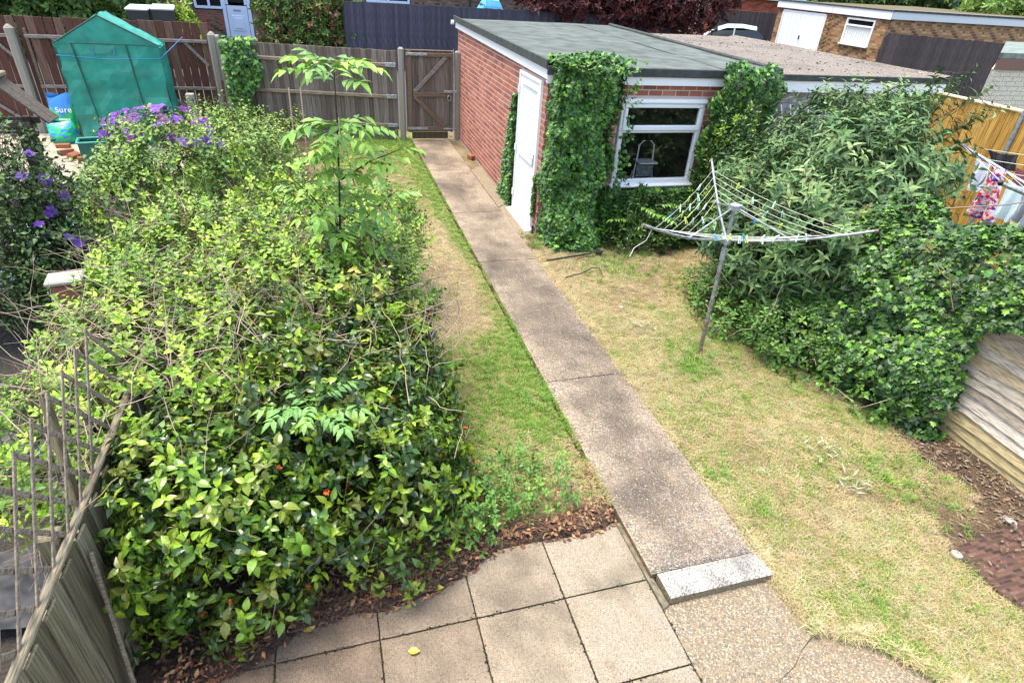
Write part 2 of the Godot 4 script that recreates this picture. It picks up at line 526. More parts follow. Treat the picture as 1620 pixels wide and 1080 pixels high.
func build_ground() -> void:
	var s := Shape.new()
	s.prism(PackedVector2Array([Vector2(-90, 30), Vector2(90, 30), Vector2(90, -140), Vector2(-90, -140)]), -0.5, -0.14)
	structure("ground", s, paint(Color(0.1, 0.085, 0.06), 0.95, T.dirt, Vector3(0.7, 0.7, 0.7)))

	s = Shape.new()
	s.prism(PackedVector2Array([Vector2(-40, -15.55), Vector2(19, -15.55), Vector2(19, -24.9), Vector2(-40, -24.9)]), -0.12, 0.0)
	structure("access_lane", s, M.asphalt)

	s = Shape.new()
	s.prism(PackedVector2Array([Vector2(19.9, -16.2), Vector2(60, -16.2), Vector2(60, -27.2), Vector2(19.9, -27.2)]), -0.13, 0.66)
	structure("raised_yard", s, M.asphalt)

	# the garden: one uneven sheet under grass, bed and soil
	s = Shape.new()
	var step := 0.06
	var nx := int((5.62 + 1.46) / step)
	var nz := int(14.9 / step)
	var hs := []
	var ks := []
	for j in nz + 1:
		var hr := PackedFloat32Array()
		var kr := PackedColorArray()
		for i in nx + 1:
			var x := -1.46 + i * step
			var z := -15.4 + j * step
			hr.append(ground_height(x, z))
			var g := greenness(x, z)
			var b := bare(x, z)
			var f := fine_noise.get_noise_2d(x * 25.0, z * 25.0) * 0.22 + 1.0
			var straw := Color(0.52, 0.425, 0.25).lerp(Color(0.36, 0.25, 0.16), clampf(0.1 + 1.6 * big_noise.get_noise_2d(x * 1.7 + 11.0, z * 1.7 - 5.0), 0, 0.8))
			var green := Color(0.32, 0.36, 0.09)
			var earth := Color(0.075, 0.046, 0.03).lerp(Color(0.17, 0.11, 0.07), clampf(0.5 + big_noise.get_noise_2d(x * 6.0, z * 6.0), 0, 1))
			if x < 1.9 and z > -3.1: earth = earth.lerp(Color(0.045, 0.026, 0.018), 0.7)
			var k := straw.lerp(green, g * 0.8).lerp(earth, b)
			kr.append(Color(k.r * f, k.g * f, k.b * f))
		hs.append(hr)
		ks.append(kr)
	for j in nz:
		for i in nx:
			var x := -1.46 + i * step
			var z := -15.4 + j * step
			var p := Vector3(x, hs[j][i], z)
			var q := Vector3(x + step, hs[j][i + 1], z)
			var r := Vector3(x + step, hs[j + 1][i + 1], z + step)
			var t := Vector3(x, hs[j + 1][i], z + step)
			s.v.append_array([p, q, r, p, r, t])
			var m := (t - p).cross(q - p).normalized()
			s.n.append_array([m, m, m, m, m, m])
			s.c.append_array([ks[j][i], ks[j][i + 1], ks[j + 1][i + 1], ks[j][i], ks[j + 1][i + 1], ks[j + 1][i]])
	var lawn := structure("lawn", s, M.soil)
	lawn.set_meta("label", "dry patchy lawn with bare soil along its edges")

	# neighbours' ground on both sides
	s = Shape.new()
	s.prism(PackedVector2Array([Vector2(-14, -1), Vector2(-1.5, -1), Vector2(-1.5, -9.5), Vector2(-2.2, -15.2), Vector2(-14, -15.2)]), -0.1, 0.01)
	structure("neighbour_ground", s, paint(Color(0.05, 0.042, 0.035), 0.95, T.dirt, Vector3(1.5, 1.5, 1.5), T.grain, 1.0))
	s = Shape.new()
	s.prism(PackedVector2Array([Vector2(-9, -11.6), Vector2(-2.6, -11.6), Vector2(-2.75, -15.1), Vector2(-9, -15.1)]), 0.0, 0.055)
	structure("neighbour_patio", s, paint(Color(0.46, 0.38, 0.3), 0.9, T.patch, Vector3(1, 1, 1), T.grain, 0.4))
	s = Shape.new()
	s.prism(PackedVector2Array([Vector2(5.6, 0), Vector2(16, 0), Vector2(16, -14), Vector2(10.05, -14), Vector2(10.05, -8.5), Vector2(5.6, -8.5)]), -0.1, 0.02)
	structure("neighbour_lawn", s, paint(Color(0.16, 0.2, 0.06), 0.95, T.dirt, Vector3(1.5, 1.5, 1.5)))


func stain(x: float, z: float, base: Color) -> Color:
	var a := big_noise.get_noise_2d(x * 3.4 + 70.0, z * 2.2)
	var b := fine_noise.get_noise_2d(x * 7.0, z * 7.0)
	var l := 1.0 + 0.55 * a + 0.35 * b
	return Color(base.r * l, base.g * l, base.b * l)


# a level slab whose top is a fine grid, so that its stains can vary
func stained_slab(x0: float, x1: float, z0: float, z1: float, y0: float, y1: float, step: float, ink: Callable) -> Shape:
	var s := Shape.new()
	var nx := maxi(1, int((x1 - x0) / step))
	var nz := maxi(1, int((z1 - z0) / step))
	var b := 0.008
	for j in nz:
		for i in nx:
			var p := []
			for o in [[0, 0], [0, 1], [1, 1], [1, 0]]:
				var u: int = i + o[0]
				var w: int = j + o[1]
				var x := lerpf(x0, x1, float(u) / nx)
				var z := lerpf(z0, z1, float(w) / nz)
				var low := (u == 0 or u == nx or w == 0 or w == nz)
				if low and nx > 1:
					x += 0.0025 * fine_noise.get_noise_2d(x * 30.0, z * 30.0)
					z += 0.0025 * fine_noise.get_noise_2d(z * 30.0, x * 30.0)
				var wob := (0.004 if low else 0.002) * big_noise.get_noise_2d(x * 12.0, z * 12.0)
				p.append([Vector3(x, y1 + wob - (b * 0.7 if low else 0.0), z), ink.call(x, z)])
			var m := Vector3.UP
			m = (p[1][0] - p[0][0]).cross(p[2][0] - p[0][0]).normalized()
			s.v.append_array([p[0][0], p[2][0], p[1][0], p[0][0], p[3][0], p[2][0]])
			s.n.append_array([m, m, m, m, m, m])
			s.c.append_array([p[0][1], p[2][1], p[1][1], p[0][1], p[3][1], p[2][1]])
	var mid := Vector3((x0 + x1) * 0.5, (y0 + y1) * 0.5, (z0 + z1) * 0.5)
	s.ink = Color(0.5, 0.42, 0.28)
	var y := y1 - b * 0.7
	s.out_quad(Vector3(x0, y0, z0), Vector3(x0, y0, z1), Vector3(x0, y, z1), Vector3(x0, y, z0), mid)
	s.out_quad(Vector3(x1, y0, z0), Vector3(x1, y0, z1), Vector3(x1, y, z1), Vector3(x1, y, z0), mid)
	s.out_quad(Vector3(x0, y0, z0), Vector3(x1, y0, z0), Vector3(x1, y, z0), Vector3(x0, y, z0), mid)
	s.out_quad(Vector3(x0, y0, z1), Vector3(x1, y0, z1), Vector3(x1, y, z1), Vector3(x0, y, z1), mid)
	return s


func build_paving() -> void:
	# garden path of exposed aggregate, cast in bays
	var path := Node3D.new()
	path.name = "path"
	add_child(path)
	tag(path, "long exposed aggregate concrete path leading to the garden gate", "", "", "structure")
	var cuts := [[-2.238, -4.56], [-4.57, -7.485], [-7.495, -9.465], [-9.475, -11.9], [-11.91, -14.36]]
	for k in cuts:
		var dark := func(x: float, z: float) -> Color:
			var c := stain(x, z, Color(0.92, 0.9, 0.9))
			var edge := absf(x - 2.28 + 0.07 * sin(z * 1.7)) / 0.43
			var grime := clampf(0.85 + 1.2 * big_noise.get_noise_2d(x * 2.2, z * 1.3 + 30.0) + 0.5 * fine_noise.get_noise_2d(x * 8.0, z * 8.0) - 0.75 * edge * edge, 0, 1)
			return c.lerp(Color(c.r * 0.56, c.g * 0.55, c.b * 0.55), grime)
		put("path_bay", stained_slab(1.885 + rnd(-0.006, 0.006), 2.735 + rnd(-0.008, 0.008), k[1], k[0], -0.1, 0.06, 0.05, dark), M.path, path)
	put("end_slab", stained_slab(1.925, 2.745, -2.23, -2.03, -0.02, 0.064, 0.05, func(x, z): return stain(x * 2.0, z * 2.0, Color(1, 1, 1)).lerp(Color(0.5, 0.49, 0.5), clampf(0.45 + 1.4 * big_noise.get_noise_2d(x * 7.0, z * 9.0) - 2.2 * absf(x - 2.42), 0, 0.8))), M.white_slab, path)
	var s := Shape.new()
	s.prism(PackedVector2Array([Vector2(1.9, -2.24), Vector2(2.73, -2.24), Vector2(2.73, -2.06), Vector2(1.915, -2.06)]), -0.1, -0.021)
	put("step_riser", s, M.old_concrete, path)
	s = Shape.new()
	s.prism(PackedVector2Array([Vector2(1.85, -2.75), Vector2(1.88, -2.75), Vector2(1.915, -2.02), Vector2(1.865, -2.0)]), -0.1, 0.012)
	put("haunch", s, M.old_concrete, path)
	# strip of rough concrete along the garage
	s = Shape.new()
	s.prism(PackedVector2Array([Vector2(2.75, -9.7), Vector2(2.97, -9.9), Vector2(3.02, -12.2), Vector2(2.75, -11.9)]), -0.1, 0.045)
	s.prism(PackedVector2Array([Vector2(2.75, -8.35), Vector2(2.93, -8.4), Vector2(2.95, -9.85), Vector2(2.75, -9.66)]), -0.1, 0.04)
	put("edge_strip", s, M.apron, path)

	# the stones that stand proud of the worn surface, as far as they can be made out
	var dome := Shape.new()
	dome.tube([Vector3(0, -0.5, 0), Vector3(0, 0.25, 0), Vector3(0, 0.5, 0)], [1.0, 0.85, 0.35], 6)
	var stones := Copies.new()
	for i in 15000:
		var z := -2.25 - 5.0 * pow(rng.randf(), 1.7)
		var x := rnd(1.9, 2.72)
		var y := 0.059
		if i > 10500:
			x = rnd(1.9, 3.6)
			z = rnd(-2.0, -0.6)
			y = -0.009
			if z > lawn_edge(x) - 0.02 and x > 2.7 or x > 3.5 or z < -1.5 and x > 2.72 or z > -1.45 and x > 3.1 and z > lawn_edge(x) - 0.05: continue
		var k: Color = [Color(0.24, 0.2, 0.165), Color(0.34, 0.28, 0.22), Color(0.17, 0.145, 0.13), Color(0.5, 0.45, 0.39), Color(0.3, 0.2, 0.125), Color(0.22, 0.2, 0.195), Color(0.26, 0.23, 0.2), Color(0.36, 0.31, 0.26), Color(0.58, 0.54, 0.49)][rng.randi() % 9]
		stones.add(Transform3D(Basis.from_euler(Vector3(rnd(-0.3, 0.3), rnd(0, TAU), rnd(-0.3, 0.3))) * Basis.from_scale(Vector3(rnd(0.7, 1.3), 0.55, 1.0) * rnd(0.003, 0.0085)), Vector3(x, y, z)), jitter(k, 0.25))
	spread("proud_stones", dome.mesh(), M.litter, stones, path)

	# square slabs
	var patio := Node3D.new()
	patio.name = "patio"
	add_child(patio)
	tag(patio, "square concrete slabs laid in a grid beside the path", "", "", "structure")
	var xs := [-1.846, -1.228, -0.61, 0.007, 0.627, 1.241, 1.862]
	var zs := [-2.862, -2.242, -1.624, -1.006, -0.39]
	for j in 4:
		for i in 6:
			if i < 1: continue
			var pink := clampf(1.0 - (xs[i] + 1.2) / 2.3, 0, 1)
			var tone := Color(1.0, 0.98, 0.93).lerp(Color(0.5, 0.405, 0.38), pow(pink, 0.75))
			var l := rnd(0.92, 1.06)
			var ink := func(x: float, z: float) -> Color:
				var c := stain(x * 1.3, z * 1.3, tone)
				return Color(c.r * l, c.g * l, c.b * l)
			var gap := 0.005
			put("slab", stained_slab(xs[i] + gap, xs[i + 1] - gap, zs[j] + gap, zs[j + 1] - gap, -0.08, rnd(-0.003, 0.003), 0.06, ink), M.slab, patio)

	s = Shape.new()
	s.box(Vector3(1.4, -0.05, -1.3), Vector3(5.1, 0.06, 3.1))
	put("joint_soil", s, paint(Color(0.085, 0.06, 0.04), 0.95, T.dirt, Vector3(5, 5, 5), T.grain, 1.0), patio)
	var moss := Copies.new()
	var clod := Shape.new()
	clod.tube([Vector3(0, 0, 0), Vector3(0, 0.4, 0), Vector3(0.1, 0.7, 0)], [1.0, 0.8, 0.15], 6)
	for i in 1500:
		var x: float = xs[1 + rng.randi() % 6] + rng.randfn() * 0.006
		var z := rnd(-2.86, -0.6)
		if i % 2:
			x = rnd(-1.2, 1.86)
			z = zs[rng.randi() % 4] + rng.randfn() * 0.006
		moss.add(Transform3D(Basis(Vector3.UP, rnd(0, TAU)), Vector3(x, -0.008, z)).scaled_local(Vector3.ONE * rnd(0.004, 0.011)), jitter(Color(0.06, 0.05, 0.03) if rng.randf() < 0.7 else Color(0.09, 0.12, 0.035), 0.4))
	spread("joint_moss", clod.mesh(), M.litter, moss, patio)

	# concrete apron on the right, in two bays
	var apron := Node3D.new()
	apron.name = "apron"
	add_child(apron)
	tag(apron, "pebbly concrete apron at the foot of the path step", "", "", "structure")
	for poly in [[Vector2(1.868, -2.02), Vector2(2.745, -2.06), Vector2(2.83, -1.7), Vector2(2.76, -1.6), Vector2(2.62, -1.535), Vector2(2.5, -1.455), Vector2(2.36, -1.405), Vector2(2.21, -1.312), Vector2(2.1, -1.264), Vector2(1.98, -1.235), Vector2(1.868, -1.2)], [Vector2(1.868, -1.196), Vector2(1.98, -1.23), Vector2(2.1, -1.26), Vector2(2.21, -1.307), Vector2(2.36, -1.401), Vector2(2.5, -1.45), Vector2(2.62, -1.531), Vector2(2.765, -1.594), Vector2(3.2, -1.5), Vector2(3.6, -0.9), Vector2(3.9, 0.2), Vector2(1.868, 0.2)]]:
		s = Shape.new()
		s.prism(PackedVector2Array(poly), -0.13, -0.008)
		put("apron_bay", s, M.apron, apron)


func build_grass() -> void:
	var tufts := []
	for kind in 3:
		var s := Shape.new()
		for i in [11, 12, 14][kind]:
			var a := rnd(0, TAU)
			var lean: float = [rnd(0.1, 0.6), rnd(0.8, 1.6), rnd(0.2, 0.9)][kind]
			var l: float = [rnd(0.5, 1.0), rnd(0.5, 1.2), rnd(0.7, 1.3)][kind]
			var d := Vector3(cos(a), 0, sin(a))
			var side := Vector3(-d.z, 0, d.x) * float([0.036, 0.02, 0.03][kind])
			var o := Vector3(rnd(-0.5, 0.5), 0, rnd(-0.5, 0.5))
			var p1 := o + (Vector3.UP + d * lean * 0.6) * l * 0.5
			var p2 := o + (Vector3.UP * (1.0 - 0.35 * minf(lean, 1.4)) + d * lean * 1.2) * l * 0.85
			s.ink = jitter(Color(0.85, 0.85, 0.85), 0.18)
			s.quad(o - side, o + side, p1 + side * 0.8, p1 - side * 0.8)
			s.tri(p1 - side * 0.8, p1 + side * 0.8, p2)
		tufts.append(s.mesh())
	var green := Copies.new()
	var dry := Copies.new()
	var lush := Copies.new()
	for i in 90000:
		var x := rnd(-0.2, 5.4)
		var z := -2.0 - 12.6 * pow(rng.randf(), 1.35)
		if x > 2.74: z = -0.95 - 7.4 * pow(rng.randf(), 1.25)
		if x > 1.88 and x < 2.75: continue
		if x < 1.9 and z > bed_edge(x) - 0.08: continue
		if x > 2.7 and z > lawn_edge(x) + 0.02: continue
		if x > 2.7 and z < -8.3: continue
		var b := bare(x, z)
		if rng.randf() < b * 1.15 + clampf(1.3 * big_noise.get_noise_2d(x * 1.7 + 11.0, z * 1.7 - 5.0), 0.0, 0.5): continue
		var g := greenness(x, z)
		var y := ground_height(x, z) - 0.004
		var t := Transform3D(Basis(Vector3.UP, rnd(0, TAU)) * Basis(Vector3.RIGHT, rnd(-0.2, 0.2)), Vector3(x, y, z))
		if rng.randf() < g * 0.9 + 0.1:
			var k := Color(0.2, 0.38, 0.035).lerp(Color(0.42, 0.47, 0.1), rng.randf() * 0.7)
			if g > 0.6 and rng.randf() < 0.35: lush.add(t.scaled_local(Vector3.ONE * rnd(0.04, 0.07)), jitter(Color(0.18, 0.33, 0.04), 0.25))
			else: green.add(t.scaled_local(Vector3.ONE * rnd(0.035, 0.07)), jitter(k, 0.2))
		else:
			dry.add(t.scaled_local(Vector3.ONE * rnd(0.02, 0.065)), jitter(Color(0.58, 0.51, 0.3).lerp(Color(0.45, 0.33, 0.15), rng.randf()), 0.25))
	# tufts left long: by the fence, at the ivy's foot, on the lip above the apron
	for spot in [[4.5, -2.75, 0.25, 60], [4.3, -2.35, 0.2, 24], [3.7, -7.0, 0.25, 110], [3.56, -4.53, 0.12, 40], [4.1, -7.3, 0.3, 60], [4.75, -6.2, 0.3, 60], [3.3, -1.35, 0.3, 30], [1.7, -4.2, 0.25, 50], [1.75, -5.2, 0.2, 50], [3.75, -4.85, 0.1, 14], [1.5, -14.0, 0.6, 120], [0.3, -14.3, 0.7, 120], [2.85, -7.9, 0.12, 20], [4.2, -1.5, 0.3, 14], [2.98, -8.3, 0.08, 20]]:
		for i in spot[3]:
			var x: float = spot[0] + rng.randfn() * spot[2]
			var z: float = spot[1] + rng.randfn() * spot[2]
			if x > 1.86 and x < 2.76: continue
			if x > 2.7 and z > lawn_edge(x): continue
			lush.add(Transform3D(Basis(Vector3.UP, rnd(0, TAU)) * Basis(Vector3.RIGHT, rnd(-0.5, 0.5)), Vector3(x, ground_height(x, z) - 0.005, z)).scaled_local(Vector3.ONE * rnd(0.05, 0.11)), jitter(Color(0.17, 0.31, 0.04), 0.25))
	for i in 2600: # ragged growth over the edges of the path and the apron
		var z := -2.1 - 12.0 * pow(rng.randf(), 1.6)
		var x := 1.878 if i % 2 else 2.752
		if i % 2 and z > bed_edge(x) - 0.1: continue
		if i % 5 == 0 and i % 2 == 0:
			x = rnd(2.74, 3.4)
			z = lawn_edge(x) - 0.015
		elif x > 2.7 and z < -8.2: continue
		if big_noise.get_noise_2d(x * 3.0, z * 5.0) < -0.12: continue
		var lean := 1.0 if x < 2.0 else -1.0
		var t := Transform3D(Basis(Vector3.BACK, -lean * rnd(0.2, 0.9)) * Basis(Vector3.UP, rnd(0, TAU)), Vector3(x + rnd(-0.02, 0.008) * lean, 0.04, z)).scaled_local(Vector3.ONE * rnd(0.03, 0.075))
		if rng.randf() < greenness(x - lean * 0.1, z): green.add(t, jitter(Color(0.24, 0.38, 0.05), 0.25))
		else: dry.add(t, jitter(Color(0.56, 0.44, 0.24), 0.3))
	tag(spread("grass", tufts[0], M.blade, green), "short green grass of the lawn", "grass")
	tag(spread("dry_grass", tufts[1], M.blade, dry), "straw coloured dead grass in the lawn", "grass")
	tag(spread("long_grass", tufts[2], M.blade, lush), "lush longer grass tufts of the lawn", "grass")

	# dead stalks, and brown leaf litter on the bare soil
	var stalk := Shape.new()
	stalk.tube([Vector3(0, 0, -0.5), Vector3(0.05, 0.06, 0), Vector3(-0.03, 0, 0.5)], [0.006], 3, false)
	var stalks := Copies.new()
	for i in 5500:
		var x := rnd(0.4, 5.4)
		var z := rnd(-7.8, -1.1)
		if x > 1.86 and x < 2.76: continue
		if x < 1.9 and z > bed_edge(x): continue
		if x > 2.7 and z > lawn_edge(x): continue
		stalks.add(Transform3D(Basis(Vector3.UP, rnd(0, TAU)), Vector3(x, ground_height(x, z) + 0.012, z)).scaled_local(Vector3.ONE * rnd(0.05, 0.17)), jitter(Color(0.52, 0.41, 0.22), 0.35))
	for i in 700:
		var x := rnd(-0.9, 1.85)
		var z := bed_edge(x) - absf(rng.randfn()) * 0.25 + 0.03
		stalks.add(Transform3D(Basis(Vector3.UP, rnd(0, TAU)) * Basis(Vector3.RIGHT, rnd(-0.3, 0.3)), Vector3(x, maxf(ground_height(x, z), 0.0) + 0.015, z)).scaled_local(Vector3.ONE * rnd(0.06, 0.2)), jitter(Color(0.22, 0.13, 0.08), 0.4))
	tag(spread("fallen_stalks", stalk.mesh(), M.litter, stalks), "thin dead stalks strewn over lawn and bed", "litter")
	var lf := Shape.new()
	lf.leaf(Vector3(0, 0, -0.5), Vector3.BACK, Vector3.UP, 1.0, 0.5, 0, 0.5, -0.25, 3)
	var litter := Copies.new()
	for i in 4600:
		if i < 3300 and i % 4 == 0: continue
		var x := rnd(-1.25, 1.86)
		var z := bed_edge(x) + 0.05 - absf(rng.randfn()) * 0.35
		if i > 3300:
			x = 5.4 - absf(rng.randfn()) * 0.45
			z = rnd(-3.2, -1.0)
		if i > 4300:
			x = rnd(2.75, 5.3)
			z = rnd(-7.6, -1.2)
		if x > 2.7 and z > lawn_edge(x): continue
		var k := Color(0.12, 0.045, 0.022) if rng.randf() < 0.6 else Color(0.3, 0.17, 0.08)
		if i > 3300: k = Color(0.17, 0.12, 0.085)
		litter.add(Transform3D(Basis.from_euler(Vector3(rnd(-0.5, 0.5), rnd(0, TAU), rnd(-0.5, 0.5))), Vector3(x, maxf(ground_height(x, z), 0.073 if (Vector2(x, z) - Vector2(4.75, -1.55)).length() < 0.5 else -0.002) + 0.012, z)).scaled_local(Vector3.ONE * rnd(0.016, 0.05)), jitter(k, 0.4))
	tag(spread("leaf_litter", lf.mesh(), M.litter, litter), "brown dead leaves lying on the bare soil", "litter")


# ---------------------------------------------------------------- buildings
# pieces: [centre, along x or z, length]; the nearest 300 become parts, the rest one mesh
func lay_bricks(cells: Array, size: Vector3, parent: Node, most: int) -> void:
	cells.sort_custom(func(a, b): return a[0].distance_squared_to(Vector3(0, 3.6, 0)) < b[0].distance_squared_to(Vector3(0, 3.6, 0)))
	var rest := Copies.new()
	var tones := [Color(0.5, 0.16, 0.1), Color(0.54, 0.19, 0.12), Color(0.43, 0.14, 0.1), Color(0.56, 0.23, 0.15), Color(0.36, 0.125, 0.095), Color(0.52, 0.2, 0.15)]
	for i in cells.size():
		var cell = cells[i]
		var dims := Vector3(size.x, size.y, cell[1]) if size.z == 0.0 else Vector3(cell[1], size.y, size.z)
		dims = Vector3(snappedf(dims.x, 0.005), dims.y, snappedf(dims.z, 0.005))
		if i < most:
			put("brick", cbox(dims, 0.004), M.brick[rng.randi() % M.brick.size()], parent, cell[0])
		else:
			var unit := Vector3(size.x, size.y, 1.0) if size.z == 0.0 else Vector3(1.0, size.y, size.z)
			rest.add(Transform3D(Basis.from_scale(dims / unit), cell[0]), tones[rng.randi() % 6])
	if rest.t.size():
		spread("brickwork", cbox(Vector3(size.x, size.y, 1.0) if size.z == 0.0 else Vector3(1.0, size.y, size.z), 0.004), M.brick_white, rest, parent)


func row_cells(from: float, to: float, offset: float, pitch: float, joint: float) -> Array: # [[centre, length]]
	var out := []
	var a := from - offset
	while a < to - 0.01:
		var p := maxf(a, from)
		var q := minf(a + pitch - joint, to)
		if q - p > 0.03: out.append([(p + q) * 0.5, q - p])
		a += pitch
	return out


func build_brick_garage() -> void:
	var g := thing("brick_garage", "red brick garage with white side door and flat grey felt roof", "garage", Vector3(4.87, 0, -11.54))
	var o := -g.position
	var x0 := 3.02
	var x1 := 6.72
	var zf := -8.434
	var zb := -14.65
	# walls of mortar, with real openings
	var s := Shape.new()
	var th := 0.12
	var wall := func(a: Vector3, b: Vector3) -> void: s.box((a + b) * 0.5 + o, (b - a).abs())
	wall.call(Vector3(x0, -0.1, zb), Vector3(x0 + th, 2.4, -9.66))
	wall.call(Vector3(x0, 2.27, -9.66), Vector3(x0 + th, 2.4, -8.6))
	wall.call(Vector3(x0, -0.1, -8.6), Vector3(x0 + th, 2.4, zf))
	wall.call(Vector3(x0, -0.1, -9.66), Vector3(x0 + th, 0.03, -8.6))
	wall.call(Vector3(x0 + th, -0.1, zf - th), Vector3(4.18, 2.38, zf))
	wall.call(Vector3(4.18, -0.1, zf - th), Vector3(5.6, 0.8, zf))
	wall.call(Vector3(4.18, 2.08, zf - th), Vector3(5.6, 2.38, zf))
	wall.call(Vector3(5.6, -0.1, zf - th), Vector3(x1, 2.38, zf))
	wall.call(Vector3(x0 + th, -0.1, zb), Vector3(x1, 2.38, zb + th))
	wall.call(Vector3(x1 - th, -0.1, zb + th), Vector3(x1, 2.38, zf - th))
	put("wall", s, M.mortar, g)
	s = Shape.new()
	for k in [[Vector3(3.16, 1.2, -12.15), Vector3(0.02, 2.3, 4.9)], [Vector3(6.58, 1.2, -11.5), Vector3(0.02, 2.3, 5.9)], [Vector3(4.87, 1.2, -14.5), Vector3(3.4, 2.3, 0.02)]]:
		s.box(k[0] + o, k[1])
	put("lining", s, M.inside, g)
	# bricks, stretcher bond
	var cells := []
	var course := 0.0857
	for r in 27:
		var y := 0.06 + course * (r + 0.5)
		for k in row_cells(zb, zf + 0.004, 0.0 if r % 2 else 0.113, 0.226, 0.015):
			var lo: float = k[0] - k[1] * 0.5
			var hi: float = k[0] + k[1] * 0.5
			if y < 2.26:
				if lo > -9.67 and hi < -8.59: continue
				if lo < -9.67 and hi > -9.67: hi = -9.67
				if lo < -8.59 and hi > -8.59: lo = -8.59
			if hi - lo < 0.02: continue
			cells.append([Vector3(x0 + 0.0055 - rnd(0, 0.002), y, (lo + hi) * 0.5) + o, hi - lo])
	lay_bricks(cells, Vector3(0.02, course - 0.017, 0.0), g, 300)
	cells = []
	for r in 26:
		var y := 0.06 + course * (r + 0.5)
		for k in row_cells(x0 + 0.012, x1, 0.113 if r % 2 else 0.0, 0.226, 0.015):
			var lo: float = k[0] - k[1] * 0.5
			var hi: float = k[0] + k[1] * 0.5
			if y > 0.79 and y < 2.09:
				if lo > 4.17 and hi < 5.61: continue
				if lo < 4.17 and hi > 4.17: hi = 4.17
				if lo < 5.61 and hi > 5.61: lo = 5.61
			if hi - lo < 0.02: continue
			cells.append([Vector3((lo + hi) * 0.5, y, zf - 0.0055 + rnd(0, 0.002)) + o, hi - lo])
	lay_bricks(cells, Vector3(0.0, course - 0.017, 0.02), g, 60)
	# floor inside, ceiling
	s = Shape.new()
	s.box(Vector3(4.87, 0.04, -11.54) + o, Vector3(3.4, 0.02, 5.9))
	put("floor", s, M.inside, g)
	s = Shape.new()
	s.box(Vector3(4.87, 2.34, -11.54) + o, Vector3(3.44, 0.02, 5.9))
	put("ceiling", s, M.inside, g)
	# roof: one felt slab falling a little to the front, upstand at the left verge, torn ridge at the right
	s = Shape.new()
	var rx0 := x0 - 0.08
	var rx1 := x1 + 0.01
	var rf := -8.28
	var rb := zb - 0.08
	var n := 24
	for j in n:
		for i in n:
			var p := []
			for q in [[0, 0], [0, 1], [1, 1], [1, 0]]:
				var x := lerpf(rx0, rx1, float(i + q[0]) / n)
				var z := lerpf(rb, rf, float(j + q[1]) / n)
				var y := lerpf(2.58, 2.515, float(j + q[1]) / n) + 0.012 * big_noise.get_noise_2d(x * 1.6, z * 1.2)
				if i + q[0] == 0: y += 0.045
				p.append(Vector3(x, y, z) + o)
			s.ink = Color(1, 1, 1) * (0.9 + 0.25 * big_noise.get_noise_2d(p[0].x * 1.2, p[0].z * 0.5) + 0.06 * fine_noise.get_noise_2d(p[0].x * 9.0, p[0].z * 9.0))
			s.quad(p[0], p[1], p[2], p[3])
	var roof := put("roof", s, M.felt, g)
	s = Shape.new()
	for k in [5.75]: # felt lap
		s.box(Vector3(k, 2.552, -11.5) + o, Vector3(0.05, 0.008, 6.3), 0.0, Basis(Vector3.RIGHT, 0.0105))
	put("felt_lap", s, M.felt, roof)
	s = Shape.new()
	s.box(Vector3((rx0 + rx1) * 0.5, 2.458, rf + 0.004) + o, Vector3(rx1 - rx0, 0.115, 0.03), 0.008)
	s.box(Vector3(rx0 - 0.002, 2.555, (rf + rb) * 0.5) + o, Vector3(0.03, 0.12, rf - rb), 0.008, Basis(Vector3.RIGHT, 0.0075))
	s.box(Vector3(rx1 - 0.03, 2.56, (rf + rb) * 0.5) + o, Vector3(0.08, 0.07, rf - rb), 0.02, Basis(Vector3.RIGHT, 0.0105))
	put("drip_edge", s, M.felt_edge, roof)
	s = Shape.new()
	s.box(Vector3((x0 + x1) * 0.5 - 0.03, 2.345, zf + 0.11) + o, Vector3(x1 - x0 + 0.06, 0.125, 0.02), 0.003)
	s.box(Vector3(x0 - 0.052, 2.435, (zf + zb) * 0.5 + 0.05) + o, Vector3(0.018, 0.135, zf - zb + 0.12), 0.003, Basis(Vector3.RIGHT, 0.0105))
	put("fascia", s, M.fascia, g)
	s = Shape.new()
	s.box(Vector3((x0 + x1) * 0.5, 2.30, zf + 0.05) + o, Vector3(x1 - x0 + 0.08, 0.012, 0.1))
	s.box(Vector3((x0 + x1) * 0.5, 2.42, -11.5) + o, Vector3(x1 - x0 + 0.02, 0.03, 6.3))
	put("soffit", s, M.fascia, g)
	s = Shape.new()
	s.tube([Vector3(x0 - 0.09, 2.5, zb - 0.06) + o, Vector3(x0 - 0.15, 2.5, zb - 0.06) + o], [0.045], 10)
	put("gutter_end", s, M.upvc, g)
	# side door of white plastic
	var d := Node3D.new()
	d.name = "door"
	g.add_child(d)
	d.position = Vector3(x0 - 0.012, 0, -9.13) + o
	s = Shape.new()
	s.box(Vector3(0, 1.165, 0.505), Vector3(0.07, 2.21, 0.05), 0.006)
	s.box(Vector3(0, 1.165, -0.505), Vector3(0.07, 2.21, 0.05), 0.006)
	s.box(Vector3(0, 2.245, 0), Vector3(0.07, 0.05, 0.96), 0.006)
	put("door_frame", s, M.upvc, d)
	s = Shape.new()
	s.box(Vector3(0.005, 1.15, 0.415), Vector3(0.05, 2.13, 0.11), 0.008)
	s.box(Vector3(0.005, 1.15, -0.415), Vector3(0.05, 2.13, 0.11), 0.008)
	for y in [2.155, 1.08, 0.16]: s.box(Vector3(0.005, y, 0), Vector3(0.05, 0.13 if y > 0.5 else 0.16, 0.72), 0.008)
	put("door_leaf", s, M.upvc, d)
	for y in [[1.615, 0.94], [0.63, 0.77]]:
		s = Shape.new()
		s.box(Vector3(0.014, y[0], 0), Vector3(0.02, y[1], 0.72))
		put("door_panel", s, M.upvc, d)
	s = Shape.new()
